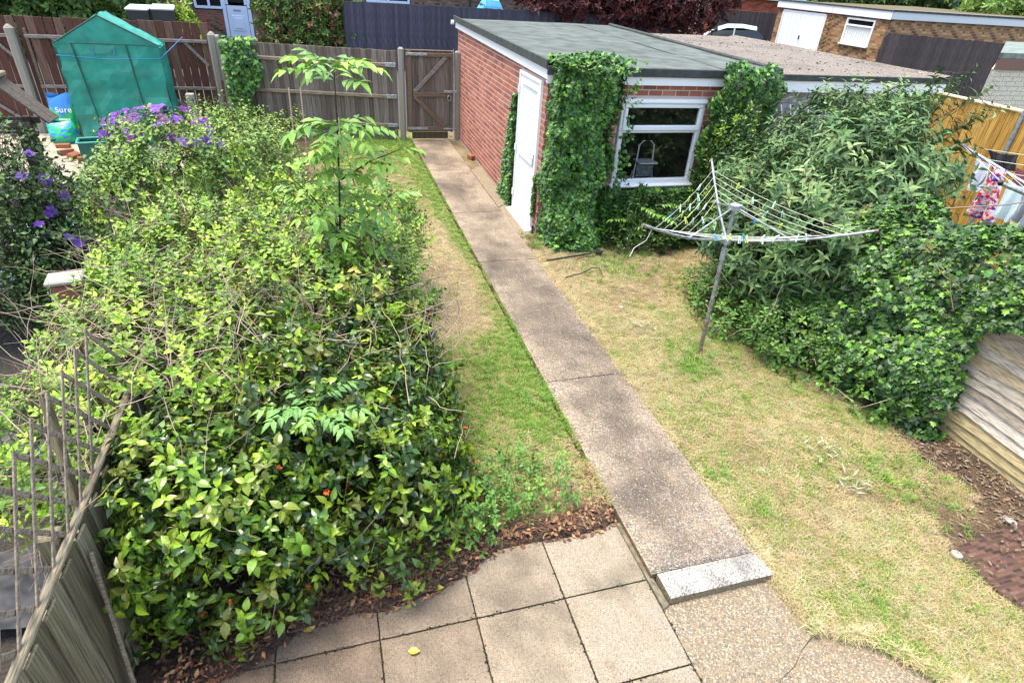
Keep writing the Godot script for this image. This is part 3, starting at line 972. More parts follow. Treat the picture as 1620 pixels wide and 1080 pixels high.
	for y in [0.35, 1.1, 2.0]: s.tube([Vector3(-0.04, y - 0.05, -0.49), Vector3(-0.04, y + 0.05, -0.49)], [0.02], 8)
	put("hinge", s, M.upvc, d)
	s = Shape.new()
	s.box(Vector3(-0.03, 1.12, 0.42), Vector3(0.014, 0.2, 0.035), 0.005)
	s.box(Vector3(-0.06, 1.15, 0.365), Vector3(0.018, 0.02, 0.13), 0.006)
	put("handle", s, M.alloy, d)
	s = Shape.new()
	s.box(Vector3(-0.05, 0.045, 0.02), Vector3(0.16, 0.035, 1.14), 0.006, Basis(Vector3.BACK, 0.12))
	put("threshold", s, M.upvc, d)
	# window
	var w := Node3D.new()
	w.name = "window"
	g.add_child(w)
	w.position = Vector3(4.89, 0.8, zf) + o
	s = Shape.new()
	s.box(Vector3(-0.66, 0.645, 0.012), Vector3(0.075, 1.29, 0.07), 0.008)
	s.box(Vector3(0.66, 0.645, 0.012), Vector3(0.075, 1.29, 0.07), 0.008)
	s.box(Vector3(0, 1.245, 0.012), Vector3(1.25, 0.08, 0.068), 0.008)
	s.box(Vector3(0, 0.045, 0.012), Vector3(1.25, 0.09, 0.068), 0.008)
	s.box(Vector3(0, 0.83, 0.012), Vector3(1.25, 0.06, 0.066), 0.008)
	put("window_frame", s, M.upvc, w)
	s = Shape.new()
	s.box(Vector3(0, 1.195, 0.05), Vector3(1.32, 0.06, 0.045), 0.01)
	s.box(Vector3(0, 0.875, 0.05), Vector3(1.32, 0.075, 0.045), 0.01)
	s.box(Vector3(-0.63, 1.035, 0.05), Vector3(0.06, 0.25, 0.044), 0.01)
	s.box(Vector3(0.63, 1.035, 0.05), Vector3(0.06, 0.25, 0.044), 0.01)
	put("top_sash", s, M.upvc, w)
	s = Shape.new()
	s.box(Vector3(0, 0.0, 0.06), Vector3(1.46, 0.035, 0.13), 0.01, Basis(Vector3.RIGHT, 0.1))
	put("sill", s, M.upvc, w)
	s = Shape.new()
	s.box(Vector3(0, 1.255, 0.075), Vector3(1.4, 0.055, 0.05), 0.015)
	put("trickle_vent", s, M.upvc, w)
	for k in [[0.445, 0.72], [1.03, 0.26]]:
		s = Shape.new()
		s.box(Vector3(0, k[0], 0.0 if k[0] < 1.0 else 0.03), Vector3(1.26, k[1], 0.006))
		put("pane", s, M.glass, w)

	# things that stand inside, seen through the glass
	var ladder_metal := paint(Color(0.62, 0.62, 0.6), 0.4)
	var l := thing("step_ladder", "folding alloy step ladder standing inside behind the garage window", "ladder", Vector3(5.03, 0.05, -8.95))
	l.scale = Vector3(0.9, 0.84, 0.9)
	rod("hoop", [Vector3(-0.22, 0.05, 0.12), Vector3(-0.19, 0.9, 0), Vector3(-0.16, 1.22, -0.02), Vector3(-0.15, 1.45, -0.03), Vector3(-0.08, 1.53, -0.03), Vector3(0.08, 1.53, -0.03), Vector3(0.15, 1.45, -0.03), Vector3(0.16, 1.22, -0.02), Vector3(0.19, 0.9, 0), Vector3(0.22, 0.05, 0.12)], 0.014, ladder_metal, l)
	for x in [-0.2, 0.2]: rod("leg", [Vector3(x, 0.95, -0.02), Vector3(x * 1.1, 0.0, -0.4)], 0.014, ladder_metal, l)
	for k in [[1.15, 0.03, 0.3], [0.78, 0.06, 0.2], [0.42, 0.1, 0.2]]:
		put("tread", cbox(Vector3(0.36, 0.03, k[2]), 0.006), ladder_metal, l, Vector3(0, k[0], k[1]))
	s = Shape.new()
	s.box(Vector3(0, 1.0, 0.05), Vector3(0.34, 0.28, 0.02), 0.008)
	put("kick_plate", s, M.galv, l)
	var bin := thing("storage_tub", "pale blue storage tub beside the step ladder inside the window", "tub", Vector3(4.38, 0.05, -8.95))
	put("tub", cbox(Vector3(0.26, 0.72, 0.26), 0.03), paint(Color(0.1, 0.16, 0.22), 0.5), bin, Vector3(0, 0.36, 0))
	put("lid", cbox(Vector3(0.29, 0.04, 0.29), 0.015), paint(Color(0.13, 0.19, 0.25), 0.5), bin, Vector3(0, 0.74, 0))


func build_far_buildings() -> void:
	var s := Shape.new()
	# pebble roofed garage next door
	var g := thing("painted_garage", "mauve painted garage with grey chippings roof, joined to the brick garage", "garage", Vector3(8.3, 0, -11.5))
	var o := -g.position
	s.box(Vector3(8.35, 1.15, -8.5) + o, Vector3(3.2, 2.5, 0.13))
	s.box(Vector3(8.33, 1.15, -14.45) + o, Vector3(3.15, 2.5, 0.13))
	s.box(Vector3(9.88, 1.15, -11.5) + o, Vector3(0.13, 2.5, 5.75))
	put("wall", s, M.mauve_wall, g)
	for r in 28: # painted courses
		for k in row_cells(6.76, 9.9, 0.0 if r % 2 else 0.113, 0.226, 0.01):
			if r < 9: continue
			put("brick", cbox(Vector3(snappedf(k[1], 0.005), 0.074, 0.02), 0.004), M.mauve_wall, g, Vector3(k[0], 0.05 + 0.083 * (r + 0.5), -8.43) + o)
	s = Shape.new()
	var n := 20
	for j in n:
		for i in n:
			var p := []
			for q in [[0, 0], [0, 1], [1, 1], [1, 0]]:
				var x := lerpf(6.76, 10.05, float(i + q[0]) / n)
				var z := lerpf(-14.55, -8.28, float(j + q[1]) / n)
				s.ink = Color(1, 1, 1) * (1.0 + 0.4 * big_noise.get_noise_2d(x * 1.5, z * 1.5) + 0.2 * fine_noise.get_noise_2d(x * 8.0, z * 8.0))
				p.append(Vector3(x, 2.47 + 0.015 * big_noise.get_noise_2d(x, z) + (0.04 if i + q[0] == n else 0.0), z) + o)
			s.quad(p[0], p[1], p[2], p[3])
	var roof := put("roof", s, M.chippings, g)
	var moss := Copies.new()
	var clod := Shape.new()
	clod.tube([Vector3(0, 0, 0), Vector3(0, 0.4, 0), Vector3(0.1, 0.7, 0)], [1.0, 0.8, 0.15], 6)
	for i in 900:
		var x := rnd(6.9, 9.9)
		var z := rnd(-14.4, -8.4)
		if big_noise.get_noise_2d(x * 3.0, z * 3.0) + rnd(-0.3, 0.3) < 0.12: continue
		moss.add(Transform3D(Basis.from_euler(Vector3(rnd(-0.3, 0.3), rnd(0, TAU), rnd(-0.3, 0.3))), Vector3(x, 2.465, z) + o).scaled_local(Vector3.ONE * rnd(0.008, 0.028)), jitter(Color(0.075, 0.065, 0.045) if rng.randf() < 0.5 else Color(0.3, 0.27, 0.24), 0.3))
	spread("moss_clods", clod.mesh(), M.litter, moss, roof)
	s = Shape.new()
	s.box(Vector3(8.4, 2.44, -8.265) + o, Vector3(3.32, 0.09, 0.03), 0.008)
	s.box(Vector3(10.06, 2.46, -11.4) + o, Vector3(0.03, 0.1, 6.3), 0.008)
	put("drip_edge", s, M.felt_edge, roof)
	s = Shape.new()
	s.box(Vector3(8.4, 2.31, -8.3) + o, Vector3(3.3, 0.17, 0.02), 0.003)
	s.box(Vector3(8.4, 2.41, -11.4) + o, Vector3(3.2, 0.03, 6.1))
	put("fascia", s, M.fascia, g)
	s = Shape.new()
	s.box(Vector3(9.35, 1.72, -8.4) + o, Vector3(0.9, 0.05, 0.06), 0.006)
	s.box(Vector3(9.35, 0.9, -8.4) + o, Vector3(0.9, 0.05, 0.06), 0.006)
	for x in [8.9, 9.35, 9.8]: s.box(Vector3(x, 1.31, -8.4) + o, Vector3(0.05, 0.77, 0.058), 0.006)
	var win := put("window", s, M.upvc, g)
	s = Shape.new()
	s.box(Vector3(9.35, 1.31, -8.415) + o, Vector3(0.86, 0.77, 0.004))
	put("pane", s, M.dark_glass, win)
	# lamp on that wall
	var lamp := thing("wall_lantern", "small black lantern lamp on the mauve garage wall", "lantern", Vector3(9.55, 2.02, -8.36))
	put("lantern_body", cbox(Vector3(0.1, 0.14, 0.1), 0.02), M.black_pipe, lamp)
	s = Shape.new()
	s.tube([Vector3(0, 0.07, 0), Vector3(0, 0.14, 0)], [0.06, 0.01], 8)
	put("lantern_cap", s, M.black_pipe, lamp)
	put("bracket", cbox(Vector3(0.03, 0.03, 0.08), 0.005), M.black_pipe, lamp, Vector3(0, 0.1, -0.05))
	# white diamond trellis on it
	var t := thing("white_trellis", "white folding trellis hung on the mauve garage wall", "trellis", Vector3(7.6, 1.65, -8.36))
	for i in 7:
		for sg in [-1, 1]:
			var x := -0.5 + i * 0.17
			bar("slat", Vector3(x - 0.17 * sg, -0.38, 0.01 * sg), Vector3(x + 0.17 * sg, 0.38, 0.01 * sg), 0.025, 0.008, M.upvc, t, 0.002)

	# far garage block in buff brick
	g = thing("buff_garage", "buff brick garage with white up and over door beyond the fences", "garage", Vector3(22.2, 0.66, -23.2))
	o = -g.position
	var buff := paint(Color(0.42, 0.27, 0.14), 0.9, T.brickwork, Vector3(1.0, 1.0, 1.0), T.grain, 0.4)
	var dusk := buff
	s = Shape.new()
	s.box(Vector3(20.36, 1.75, -26.25) + o, Vector3(0.12, 2.25, 0.4))
	s.box(Vector3(20.36, 1.75, -22.7) + o, Vector3(0.12, 2.25, 1.16))
	s.box(Vector3(20.36, 1.75, -20.36) + o, Vector3(0.12, 2.25, 0.6))
	s.box(Vector3(20.36, 1.25, -21.39) + o, Vector3(0.12, 1.25, 1.46))
	s.box(Vector3(20.36, 2.84, -23.2) + o, Vector3(0.11, 0.16, 6.3))
	s.box(Vector3(24.2, 1.75, -26.4) + o, Vector3(7.6, 2.25, 0.12))
	s.box(Vector3(28.0, 1.75, -23.2) + o, Vector3(0.12, 2.25, 6.3))
	put("wall", s, buff, g)
	s = Shape.new()
	s.box(Vector3(24.2, 1.75, -20.1) + o, Vector3(7.6, 2.25, 0.12))
	put("side_wall", s, dusk, g)
	s = Shape.new() # stepped quoins beside the door
	for r in 25:
		s.box(Vector3(20.29, 0.7 + r * 0.085, -23.1 + (0.06 if r % 2 else -0.04)) + o, Vector3(0.05, 0.07, 0.22))
	put("quoin", s, dusk, g)
	var d := Node3D.new()
	d.name = "garage_door"
	g.add_child(d)
	d.position = Vector3(20.3, 1.7, -24.67) + o
	for i in 9:
		put("door_panel", cbox(Vector3(0.05, 1.98, 0.285), 0.006), M.upvc, d, Vector3(0, 0, -1.17 + i * 0.292))
	s = Shape.new()
	s.box(Vector3(0.02, 1.03, 0), Vector3(0.1, 0.07, 2.75))
	for z in [-1.37, 1.37]: s.box(Vector3(0.02, 0, z), Vector3(0.1, 2.02, 0.07))
	put("door_frame", s, M.upvc, d)
	s = Shape.new()
	s.box(Vector3(-0.05, 0.08, 0.1), Vector3(0.04, 0.16, 0.05), 0.01)
	put("handle", s, M.black_pipe, d)
	var w := Node3D.new()
	w.name = "window"
	g.add_child(w)
	w.position = Vector3(20.31, 2.3, -21.38) + o
	s = Shape.new()
	for z in [-0.7, 0.7]: s.box(Vector3(0, 0, z), Vector3(0.08, 0.9, 0.07), 0.006)
	for y in [-0.42, 0.2, 0.42]: s.box(Vector3(0, y, 0), Vector3(0.078, 0.06, 1.34), 0.006)
	put("window_frame", s, M.upvc, w)
	s = Shape.new()
	s.box(Vector3(0.02, 0.31, 0), Vector3(0.01, 0.18, 1.32))
	put("pane", s, M.dark_glass, w)
	s = Shape.new()
	for i in 11: s.box(Vector3(0.02, -0.11, -0.6 + i * 0.12), Vector3(0.015, 0.56, 0.11), 0.004)
	put("blind", s, paint(Color(0.66, 0.66, 0.62), 0.8), w)
	s = Shape.new()
	s.box(Vector3(-0.04, -0.47, 0), Vector3(0.14, 0.05, 1.5))
	put("sill", s, M.upvc, w)
	s = Shape.new()
	s.box(Vector3(24.2, 3.11, -23.25) + o, Vector3(7.9, 0.06, 6.6), 0.0, Basis(Vector3.BACK, 0.012))
	put("roof", s, paint(Color(0.2, 0.165, 0.075), 0.95, T.dirt, Vector3(0.8, 0.8, 0.8), T.grain, 1.5), g)
	for k in [[-26.5, -23.0], [-22.98, -19.95]]:
		s = Shape.new()
		s.box(Vector3(20.24, 2.96, (k[0] + k[1]) * 0.5) + o, Vector3(0.03, 0.27, k[1] - k[0]), 0.004)
		put("fascia", s, M.fascia, g)
	s = Shape.new()
	s.box(Vector3(24.2, 3.0, -19.96) + o, Vector3(7.86, 0.32, 0.03), 0.004)
	put("side_fascia", s, paint(Color(0.5, 0.54, 0.55), 0.5), g)
	s = Shape.new()
	s.box(Vector3(24.2, 3.12, -19.93) + o, Vector3(7.9, 0.07, 0.04))
	s.box(Vector3(20.215, 3.11, -23.2) + o, Vector3(0.03, 0.05, 6.6))
	put("drip_edge", s, M.felt_edge, g)

	# cream painted shed or garage at the edge
	g = thing("cream_building", "cream painted brick outbuilding with brown fascia behind the yellow fence", "outbuilding", Vector3(14, 0, -11))
	o = -g.position
	s = Shape.new()
	s.prism(PackedVector2Array([Vector2(12.15 + o.x, -9.25 + o.z), Vector2(17 + o.x, -9.25 + o.z), Vector2(19.5 + o.x, -12 + o.z), Vector2(15.9 + o.x, -12 + o.z)]), -0.1, 2.53)
	put("wall", s, M.cream_wall, g)
	for r in 18:
		for k in row_cells(12.19, 14.6, 0.0 if r % 2 else 0.12, 0.24, 0.01):
			put("brick", cbox(Vector3(snappedf(k[1], 0.005), 0.076, 0.02), 0.004), M.cream_wall, g, Vector3(k[0], 1.0 + 0.085 * r, -9.245) + o)
	s = Shape.new()
	s.box(Vector3(14.75, 2.63, -9.2) + o, Vector3(5.2, 0.2, 0.04), 0.005)
	put("fascia", s, paint(Color(0.14, 0.07, 0.055), 0.6), g)
	s = Shape.new()
	s.prism(PackedVector2Array([Vector2(12.1 + o.x, -9.18 + o.z), Vector2(17.1 + o.x, -9.18 + o.z), Vector2(19.6 + o.x, -12.05 + o.z), Vector2(15.9 + o.x, -12.05 + o.z)]), 2.73, 2.82)
	put("roof", s, paint(Color(0.2, 0.24, 0.22), 0.9, T.patch), g)

	# terrace of houses far behind
	var h := thing("brick_terrace", "dark brown brick terrace with pale blue front door behind the hedge", "house", Vector3(2, 0, -33))
	o = -h.position
	var dark := paint(Color(0.2, 0.155, 0.13), 0.9, T.brickwork, Vector3(1.0, 1.0, 1.0), T.grain, 0.4)
	s = Shape.new()
	for k in [[-9.0, -5.15], [-2.85, 2.3], [4.45, 14.0]]:
		s.box(Vector3((k[0] + k[1]) * 0.5, 2.6, -33.1) + o, Vector3(k[1] - k[0], 5.4, 0.2))
	s.box(Vector3(-4.53, 0.5, -33.1) + o, Vector3(1.24, 1.4, 0.2))
	s.box(Vector3(3.4, 0.88, -33.1) + o, Vector3(2.1, 1.95, 0.2))
	s.box(Vector3(-4.0, 3.9, -33.1) + o, Vector3(2.3, 2.8, 0.2))
	s.box(Vector3(3.4, 4.2, -33.1) + o, Vector3(2.1, 2.2, 0.2))
	s.box(Vector3(2.5, 2.6, -41) + o, Vector3(23, 5.4, 0.2))
	s.box(Vector3(-9.1, 2.6, -37) + o, Vector3(0.2, 5.4, 8))
	s.box(Vector3(14.1, 2.6, -37) + o, Vector3(0.2, 5.4, 8))
	put("wall", s, dark, h)
	# rows of brick faces where they can be made out beside the door
	for r in 10:
		for k in row_cells(-5.1, -3.98, 0.0 if r % 2 else 0.11, 0.225, 0.012):
			put("brick", cbox(Vector3(snappedf(k[1], 0.005), 0.062, 0.02), 0.004), [dark, M.brick[4]][rng.randi() % 2], h, Vector3(k[0], 0.45 + r * 0.075, -32.995) + o)
	var dd := Node3D.new()
	dd.name = "door"
	h.add_child(dd)
	dd.position = Vector3(-3.4, 0.1, -33.02) + o
	var pale := paint(Color(0.5, 0.6, 0.78), 0.4)
	put("door_leaf", cbox(Vector3(0.86, 1.28, 0.06), 0.01), pale, dd, Vector3(0, 0.66, 0))
	put("door_panel", cbox(Vector3(0.52, 0.62, 0.03), 0.01), pale, dd, Vector3(0, 0.6, 0.04))
	put("door_panel", cbox(Vector3(0.34, 0.42, 0.03), 0.01), pale, dd, Vector3(0, 0.6, 0.06))
	put("letter_plate", cbox(Vector3(0.32, 0.07, 0.02), 0.005), M.seam, dd, Vector3(0, 1.12, 0.04))
	put("pane", cbox(Vector3(0.62, 0.78, 0.02), 0.004), M.dark_glass, dd, Vector3(0, 1.82, 0.02))
	s = Shape.new()
	for x in [-0.52, 0.52]: s.box(Vector3(x, 1.15, 0), Vector3(0.14, 2.3, 0.1))
	s.box(Vector3(0, 2.28, 0), Vector3(0.9, 0.09, 0.1))
	for x in [-0.39, 0.39]: s.box(Vector3(x, 1.82, 0), Vector3(0.1, 0.96, 0.06))
	put("door_frame", s, pale, dd)
	for k in [[-4.53, 1.9, 1.16, 1.2], [3.38, 2.45, 2.05, 1.15]]:
		var w2 := Node3D.new()
		w2.name = numbered("window")
		h.add_child(w2)
		w2.position = Vector3(k[0], k[1], -33.0) + o
		s = Shape.new()
		for x in [-0.5, 0.0, 0.5]: s.box(Vector3(x * k[2] * 0.95, 0, 0), Vector3(0.1, k[3], 0.1))
		for y in [-0.5, 0.5]: s.box(Vector3(0, y * k[3], 0), Vector3(k[2], 0.1, 0.098))
		put("window_frame", s, pale, w2)
		put("pane", cbox(Vector3(k[2], k[3], 0.02), 0.0), M.dark_glass, w2, Vector3(0, 0, -0.03))
	s = Shape.new()
	s.quad(Vector3(-9.6, 5.3, -32.6) + o, Vector3(14.6, 5.3, -32.6) + o, Vector3(14.6, 8.0, -37) + o, Vector3(-9.6, 8.0, -37) + o)
	s.quad(Vector3(-9.6, 8.0, -37.02) + o, Vector3(14.6, 8.0, -37.02) + o, Vector3(14.6, 5.3, -41.4) + o, Vector3(-9.6, 5.3, -41.4) + o)
	put("roof", s, paint(Color(0.16, 0.1, 0.08), 0.9, T.patch), h)
	s = Shape.new()
	s.tube([Vector3(7.35, 0, -32.9) + o, Vector3(7.35, 5.2, -32.9) + o], [0.06], 8)
	put("drain_pipe", s, M.black_pipe, h)

	# red brick house and green clad building, far right
	for k in [["red_brick_house", "red brick house wall above the far dark fence", "house", Vector3(33.5, 0, -46), Vector3(8, 2.75, 6), Color(0.33, 0.1, 0.055)], ["green_clad_building", "pale green clad building behind the buff garage", "building", Vector3(42, 0, -38), Vector3(9, 6, 8), Color(0.24, 0.47, 0.44)], ["orange_brick_house", "orange brick house behind the slatted fence and small tree", "house", Vector3(38, 0, -29), Vector3(7, 5, 3), Color(0.36, 0.15, 0.08)]]:
		h = thing(k[0], k[1], k[2], k[3])
		put("wall", cbox(k[4], 0.0), paint(k[5], 0.9, T.speck if k[0] == "green_clad_building" else T.brickwork, Vector3(1.0, 1.0, 1.0)), h, Vector3(0, k[4].y * 0.5, 0), Basis(Vector3.UP, 0.6))
		s = Shape.new()
		s.box(Vector3(0, k[4].y + 0.06, 0), Vector3(k[4].x + 0.5, 0.14, k[4].z + 0.5), 0.02, Basis(Vector3.UP, 0.6))
		put("roof", s, paint(Color(0.3, 0.5, 0.47) if k[0] == "red_brick_house" else Color(0.2, 0.2, 0.2), 0.6), h)
		for i in 3:
			var q := Basis(Vector3.UP, 0.6)
			put("window", cbox(Vector3(0.9, 1.0, 0.06), 0.01), M.upvc, h, q * Vector3(-2.4 + i * 2.2, k[4].y * 0.55, k[4].z * 0.5 + 0.03), q)


func build_fences() -> void:
	var s := Shape.new()
	# grey feather edge fence with its gate
	var a := Vector3(-1.95, 0, -15.18)
	var b := Vector3(1.6, 0, -14.42)
	var f := thing("board_fence", "weathered grey board fence with three rails along the garden's end", "fence", (a + b) * 0.5)
	var o := -f.position
	var along_ := (b - a).normalized()
	var turn := Basis(along_, Vector3.UP, along_.cross(Vector3.UP))
	var n := 34
	for i in n:
		var p := a.lerp(b, (i + 0.5) / n)
		var h := 1.66 + rnd(-0.015, 0.015)
		put("board", cbox(Vector3(0.112, 1.66, 0.016), 0.004), pick("grey_board"), f, p + o + Vector3(0, 0.27 + h * 0.5, 0) + turn.z * (0.02 if i % 2 else 0.0), turn * Basis(Vector3.UP, 0.05 + rnd(-0.03, 0.03)))
	for y in [1.65, 1.0, 0.38]:
		bar("rail", a + o + turn.z * 0.05 + Vector3(0, y, 0), b + o + turn.z * 0.05 + Vector3(0, y - 0.01, 0), 0.075, 0.06, M.rail, f, 0.012, turn.z)
		put("bracket", cbox(Vector3(0.22, 0.085, 0.012), 0.002), M.galv, f, b + o + turn.z * 0.088 - along_ * 0.13 + Vector3(0, y, 0), turn)
	var gl := 0
	for i in 2: bar("gravel_board", a.lerp(b, i * 0.5) + o + Vector3(0, 0.14, 0), a.lerp(b, i * 0.5 + 0.495) + o + Vector3(0, 0.14, 0), 0.25, 0.04, M.old_concrete, f, 0.01, turn.z)
	for k in [[b + along_ * 0.1, 2.0, "post"], [Vector3(-2.05, 0, -15.25), 2.03, "post"]]:
		s = Shape.new()
		s.box(Vector3(0, k[1] * 0.5, 0), Vector3(0.125, k[1], 0.125), 0.03)
		put(k[2], s, M.post, f, k[0] + o, turn)

	# the gate and its right post
	var g := thing("garden_gate", "brown board gate with Z brace and steel bolts at the path's end", "gate", Vector3(2.33, 0, -14.4))
	for i in 11:
		put("board", cbox(Vector3(0.098, 1.7, 0.018), 0.004), pick("grey_board"), g, Vector3(-0.49 + i * 0.098, 1.08, -0.02 + (0.004 if i % 2 else 0.0)))
	bar("ledger", Vector3(-0.53, 1.87, 0.03), Vector3(0.5, 1.87, 0.03), 0.08, 0.04, M.gate_rail, g, 0.006)
	bar("ledger", Vector3(-0.4, 1.05, 0.03), Vector3(0.5, 1.05, 0.03), 0.1, 0.04, M.gate_rail, g, 0.006)
	bar("ledger", Vector3(-0.53, 0.3, 0.03), Vector3(0.45, 0.3, 0.03), 0.09, 0.04, M.gate_rail, g, 0.006)
	bar("stile", Vector3(-0.46, 0.22, 0.025), Vector3(-0.46, 1.94, 0.025), 0.1, 0.03, M.gate_rail, g, 0.006)
	bar("stile", Vector3(0.5, 0.22, 0.025), Vector3(0.5, 1.96, 0.025), 0.055, 0.03, M.gate_rail, g, 0.006)
	bar("brace", Vector3(-0.36, 1.1, 0.035), Vector3(0.36, 1.83, 0.035), 0.085, 0.035, M.grey_rail, g, 0.006)
	bar("brace", Vector3(-0.36, 1.0, 0.035), Vector3(0.34, 0.34, 0.035), 0.085, 0.035, M.gate_rail, g, 0.006)
	for y in [0.31, 1.88]: put("hinge", cbox(Vector3(0.46, 0.05, 0.012), 0.002), M.galv, g, Vector3(-0.3, y, 0.06))
	put("top_cap", cbox(Vector3(1.08, 0.03, 0.06), 0.006), M.gate_rail, g, Vector3(0, 1.95, 0.0))
	put("hasp", cbox(Vector3(0.3, 0.05, 0.02), 0.004), M.galv, g, Vector3(0.46, 1.12, 0.06))
	put("lower_bolt", cbox(Vector3(0.3, 0.035, 0.02), 0.004), M.galv, g, Vector3(0.44, 0.3, 0.06))
	s = Shape.new()
	var ring := []
	for i in 13: ring.append(Vector3(0.43 + 0.045 * cos(TAU * i / 12), 0.98 + 0.055 * sin(TAU * i / 12), 0.075))
	s.tube(ring, [0.009], 6, false)
	put("ring_handle", s, M.galv, g)
	rod("drop_rod", [Vector3(0.53, 0.25, 0.05), Vector3(0.53, 2.0, 0.05)], 0.012, M.galv, g, 6)
	s = Shape.new()
	s.box(Vector3(0.64, 0.98, -0.02), Vector3(0.13, 1.96, 0.13), 0.03)
	put("post", s, M.post, g)
	put("bottom_rail", cbox(Vector3(0.85, 0.16, 0.04), 0.01), pick("old_board"), g, Vector3(0, 0.14, -0.05))

	# the neighbour's brown fence: wide gappy boards, rails, braces, concrete posts
	f = thing("brown_fence", "red brown neighbour fence with gaps between its wide boards", "fence", Vector3(-4, 0, -15.35))
	var xs := [-2.22, -5.68, -9.2]
	for k in 2:
		var x1: float = xs[k]
		var x0: float = xs[k + 1]
		var m := int((x1 - x0) / 0.158)
		for i in m:
			var x := x1 - 0.08 - (x1 - x0) / m * i
			put("board", cbox(Vector3(0.146 + 0.002 * (i % 4), 2.12, 0.016), 0.003), pick("red_board"), f, Vector3(x + 4, 1.17 + rnd(-0.015, 0.015), rnd(-0.003, 0.003)), Basis(Vector3.BACK, rnd(-0.008, 0.008)))
		for y in [1.88, 0.95, 0.3]: bar("rail", Vector3(x0 + 4.1, y, 0.04), Vector3(x1 + 3.95, y, 0.04), 0.065, 0.05, M.grey_rail, f, 0.008)
		bar("brace", Vector3(x0 + 4.55, 1.86, 0.035), Vector3(x0 + 5.5, 1.0, 0.035), 0.06, 0.03, M.grey_rail, f, 0.006)
		bar("brace", Vector3(x1 + 3.5, 1.86, 0.035), Vector3(x1 + 3.9, 1.4, 0.035), 0.06, 0.03, M.grey_rail, f, 0.006)
		bar("brace", Vector3(x1 + 2.9, 0.9, 0.035), Vector3(x1 + 3.8, 0.1, 0.035), 0.06, 0.03, M.grey_rail, f, 0.006)
		for x in [x0 + 4.13, x1 + 3.97]: bar("stile", Vector3(x, 0.1, 0.03), Vector3(x, 2.02, 0.03), 0.05, 0.04, M.gate_rail, f, 0.006)
	for x in [-5.78, -2.16]:
		s = Shape.new()
		s.box(Vector3(0, 1.02, 0), Vector3(0.16, 2.08, 0.13), 0.035)
		s.box(Vector3(0, 2.04, 0), Vector3(0.12, 0.1, 0.1), 0.04)
		put("post", s, M.post, f, Vector3(x + 4, 0, 0.1))

	# dark close boarded fences far behind: boards too fine to tell apart
	var runs := [["far_dark_fence", "long blue black close boarded fence beyond the access lane", Vector3(1.0, 0, -25.02), Vector3(14.5, 0, -25.0), 2.24], ["dark_side_fence", "dark brown fence panel between the red tree and buff garage", Vector3(21.4, 0, -33.2), Vector3(25.0, 0, -31.9), 2.36], ["dark_corner_fence", "dark weathered fence in front of the buff garage's side wall", Vector3(20.0, 0, -19.6), Vector3(24.2, 0, -16.4), 2.42], ["dark_gap_fence", "dark board gate between mauve garage and cream building", Vector3(10.2, 0, -9.4), Vector3(12.05, 0, -9.4), 2.44]]
	var r := 0
	for k in runs:
		f = thing(k[0], k[1], "fence", k[2])
		var len_: float = (k[3] - k[2]).length()
		var dir: Vector3 = (k[3] - k[2]).normalized()
		var tb := Basis(dir, Vector3.UP, dir.cross(Vector3.UP))
		var boards := Copies.new()
		var m := int(len_ / 0.105)
		for i in m:
			var tone := 1.0 + rnd(-0.3, 0.4)
			boards.add(Transform3D(tb * Basis(Vector3.UP, 0.08), dir * (len_ * (i + 0.5) / m) + Vector3(0, k[4] * 0.5 + rnd(-0.012, 0.012), 0)), (Color(0.062, 0.062, 0.1) if r == 0 else Color(0.075, 0.06, 0.062)) * tone)
		spread("board_run", cbox(Vector3(0.115, k[4], 0.016), 0.003), paint(Color(1, 1, 1), 0.75, T.wood, Vector3(5, 0.3, 5)), boards, f)
		for y in [0.4, 1.2, k[4] - 0.3]: bar("rail", Vector3(0, y, 0) - tb.z * 0.05, dir * len_ + Vector3(0, y, 0) - tb.z * 0.05, 0.08, 0.05, M.dark_board[0], f, 0.01, tb.z)
		var posts := maxi(1, int(len_ / 2.4))
		for i in posts + 1: bar("post", dir * len_ * i / posts - tb.z * 0.06, dir * len_ * i / posts - tb.z * 0.06 + Vector3(0, k[4] - 0.06, 0), 0.1, 0.1, M.dark_board[2], f, 0.01)
		r += 1
	# palings on the low wall, far right
	f = thing("paling_fence", "dark upright paling fence before the orange brick house", "fence", Vector3(29.5, 0.6, -24.0))
	var pd := Vector3(0.85, 0, 0.52).normalized()
	for i in 34: bar("paling", pd * i * 0.16, pd * i * 0.16 + Vector3(0, 2.0, 0), 0.08, 0.02, M.dark_board[2], f, 0.003, Vector3(-pd.z, 0, pd.x))
	for y in [0.5, 1.5]: bar("rail", Vector3(0, y, 0), pd * 5.4 + Vector3(0, y, 0), 0.08, 0.05, M.dark_board[2], f, 0.005)

	# new yellow fence of the garden on the right
	f = thing("yellow_fence", "new yellow timber fence with grey steel post in the garden beyond", "fence", Vector3(9.9, 0, -6.5))
	for i in 44:
		put("board", cbox(Vector3(0.014, 2.16, 0.106 if i % 2 else 0.112), 0.003), pick("yellow_board"), f, Vector3(-0.014 if i % 2 else 0.0, 1.16 + rnd(-0.003, 0.003), -1.82 + i * 0.1), Basis(Vector3.UP, 0.06))
	for k in [[-1.88, -0.27], [-0.22, 1.6], [1.65, 2.6]]:
		bar("capping", Vector3(-0.005, 2.265, k[0]), Vector3(-0.005, 2.265, k[1]), 0.06, 0.035, paint(Color(0.72, 0.58, 0.36), 0.8), f, 0.006, Vector3.UP)
	for z in [-0.24, 1.62]:
		s = Shape.new()
		s.box(Vector3(-0.02, 1.14, z), Vector3(0.06, 2.3, 0.05), 0.006)
		put("post", s, M.galv, f)

	# lap fence on the right boundary: wavy boards, each over the one below
	f = thing("lap_fence", "weathered waney lap fence with wavy bleached boards at the lawn's right edge", "fence", Vector3(5.46, 0, -3.0))
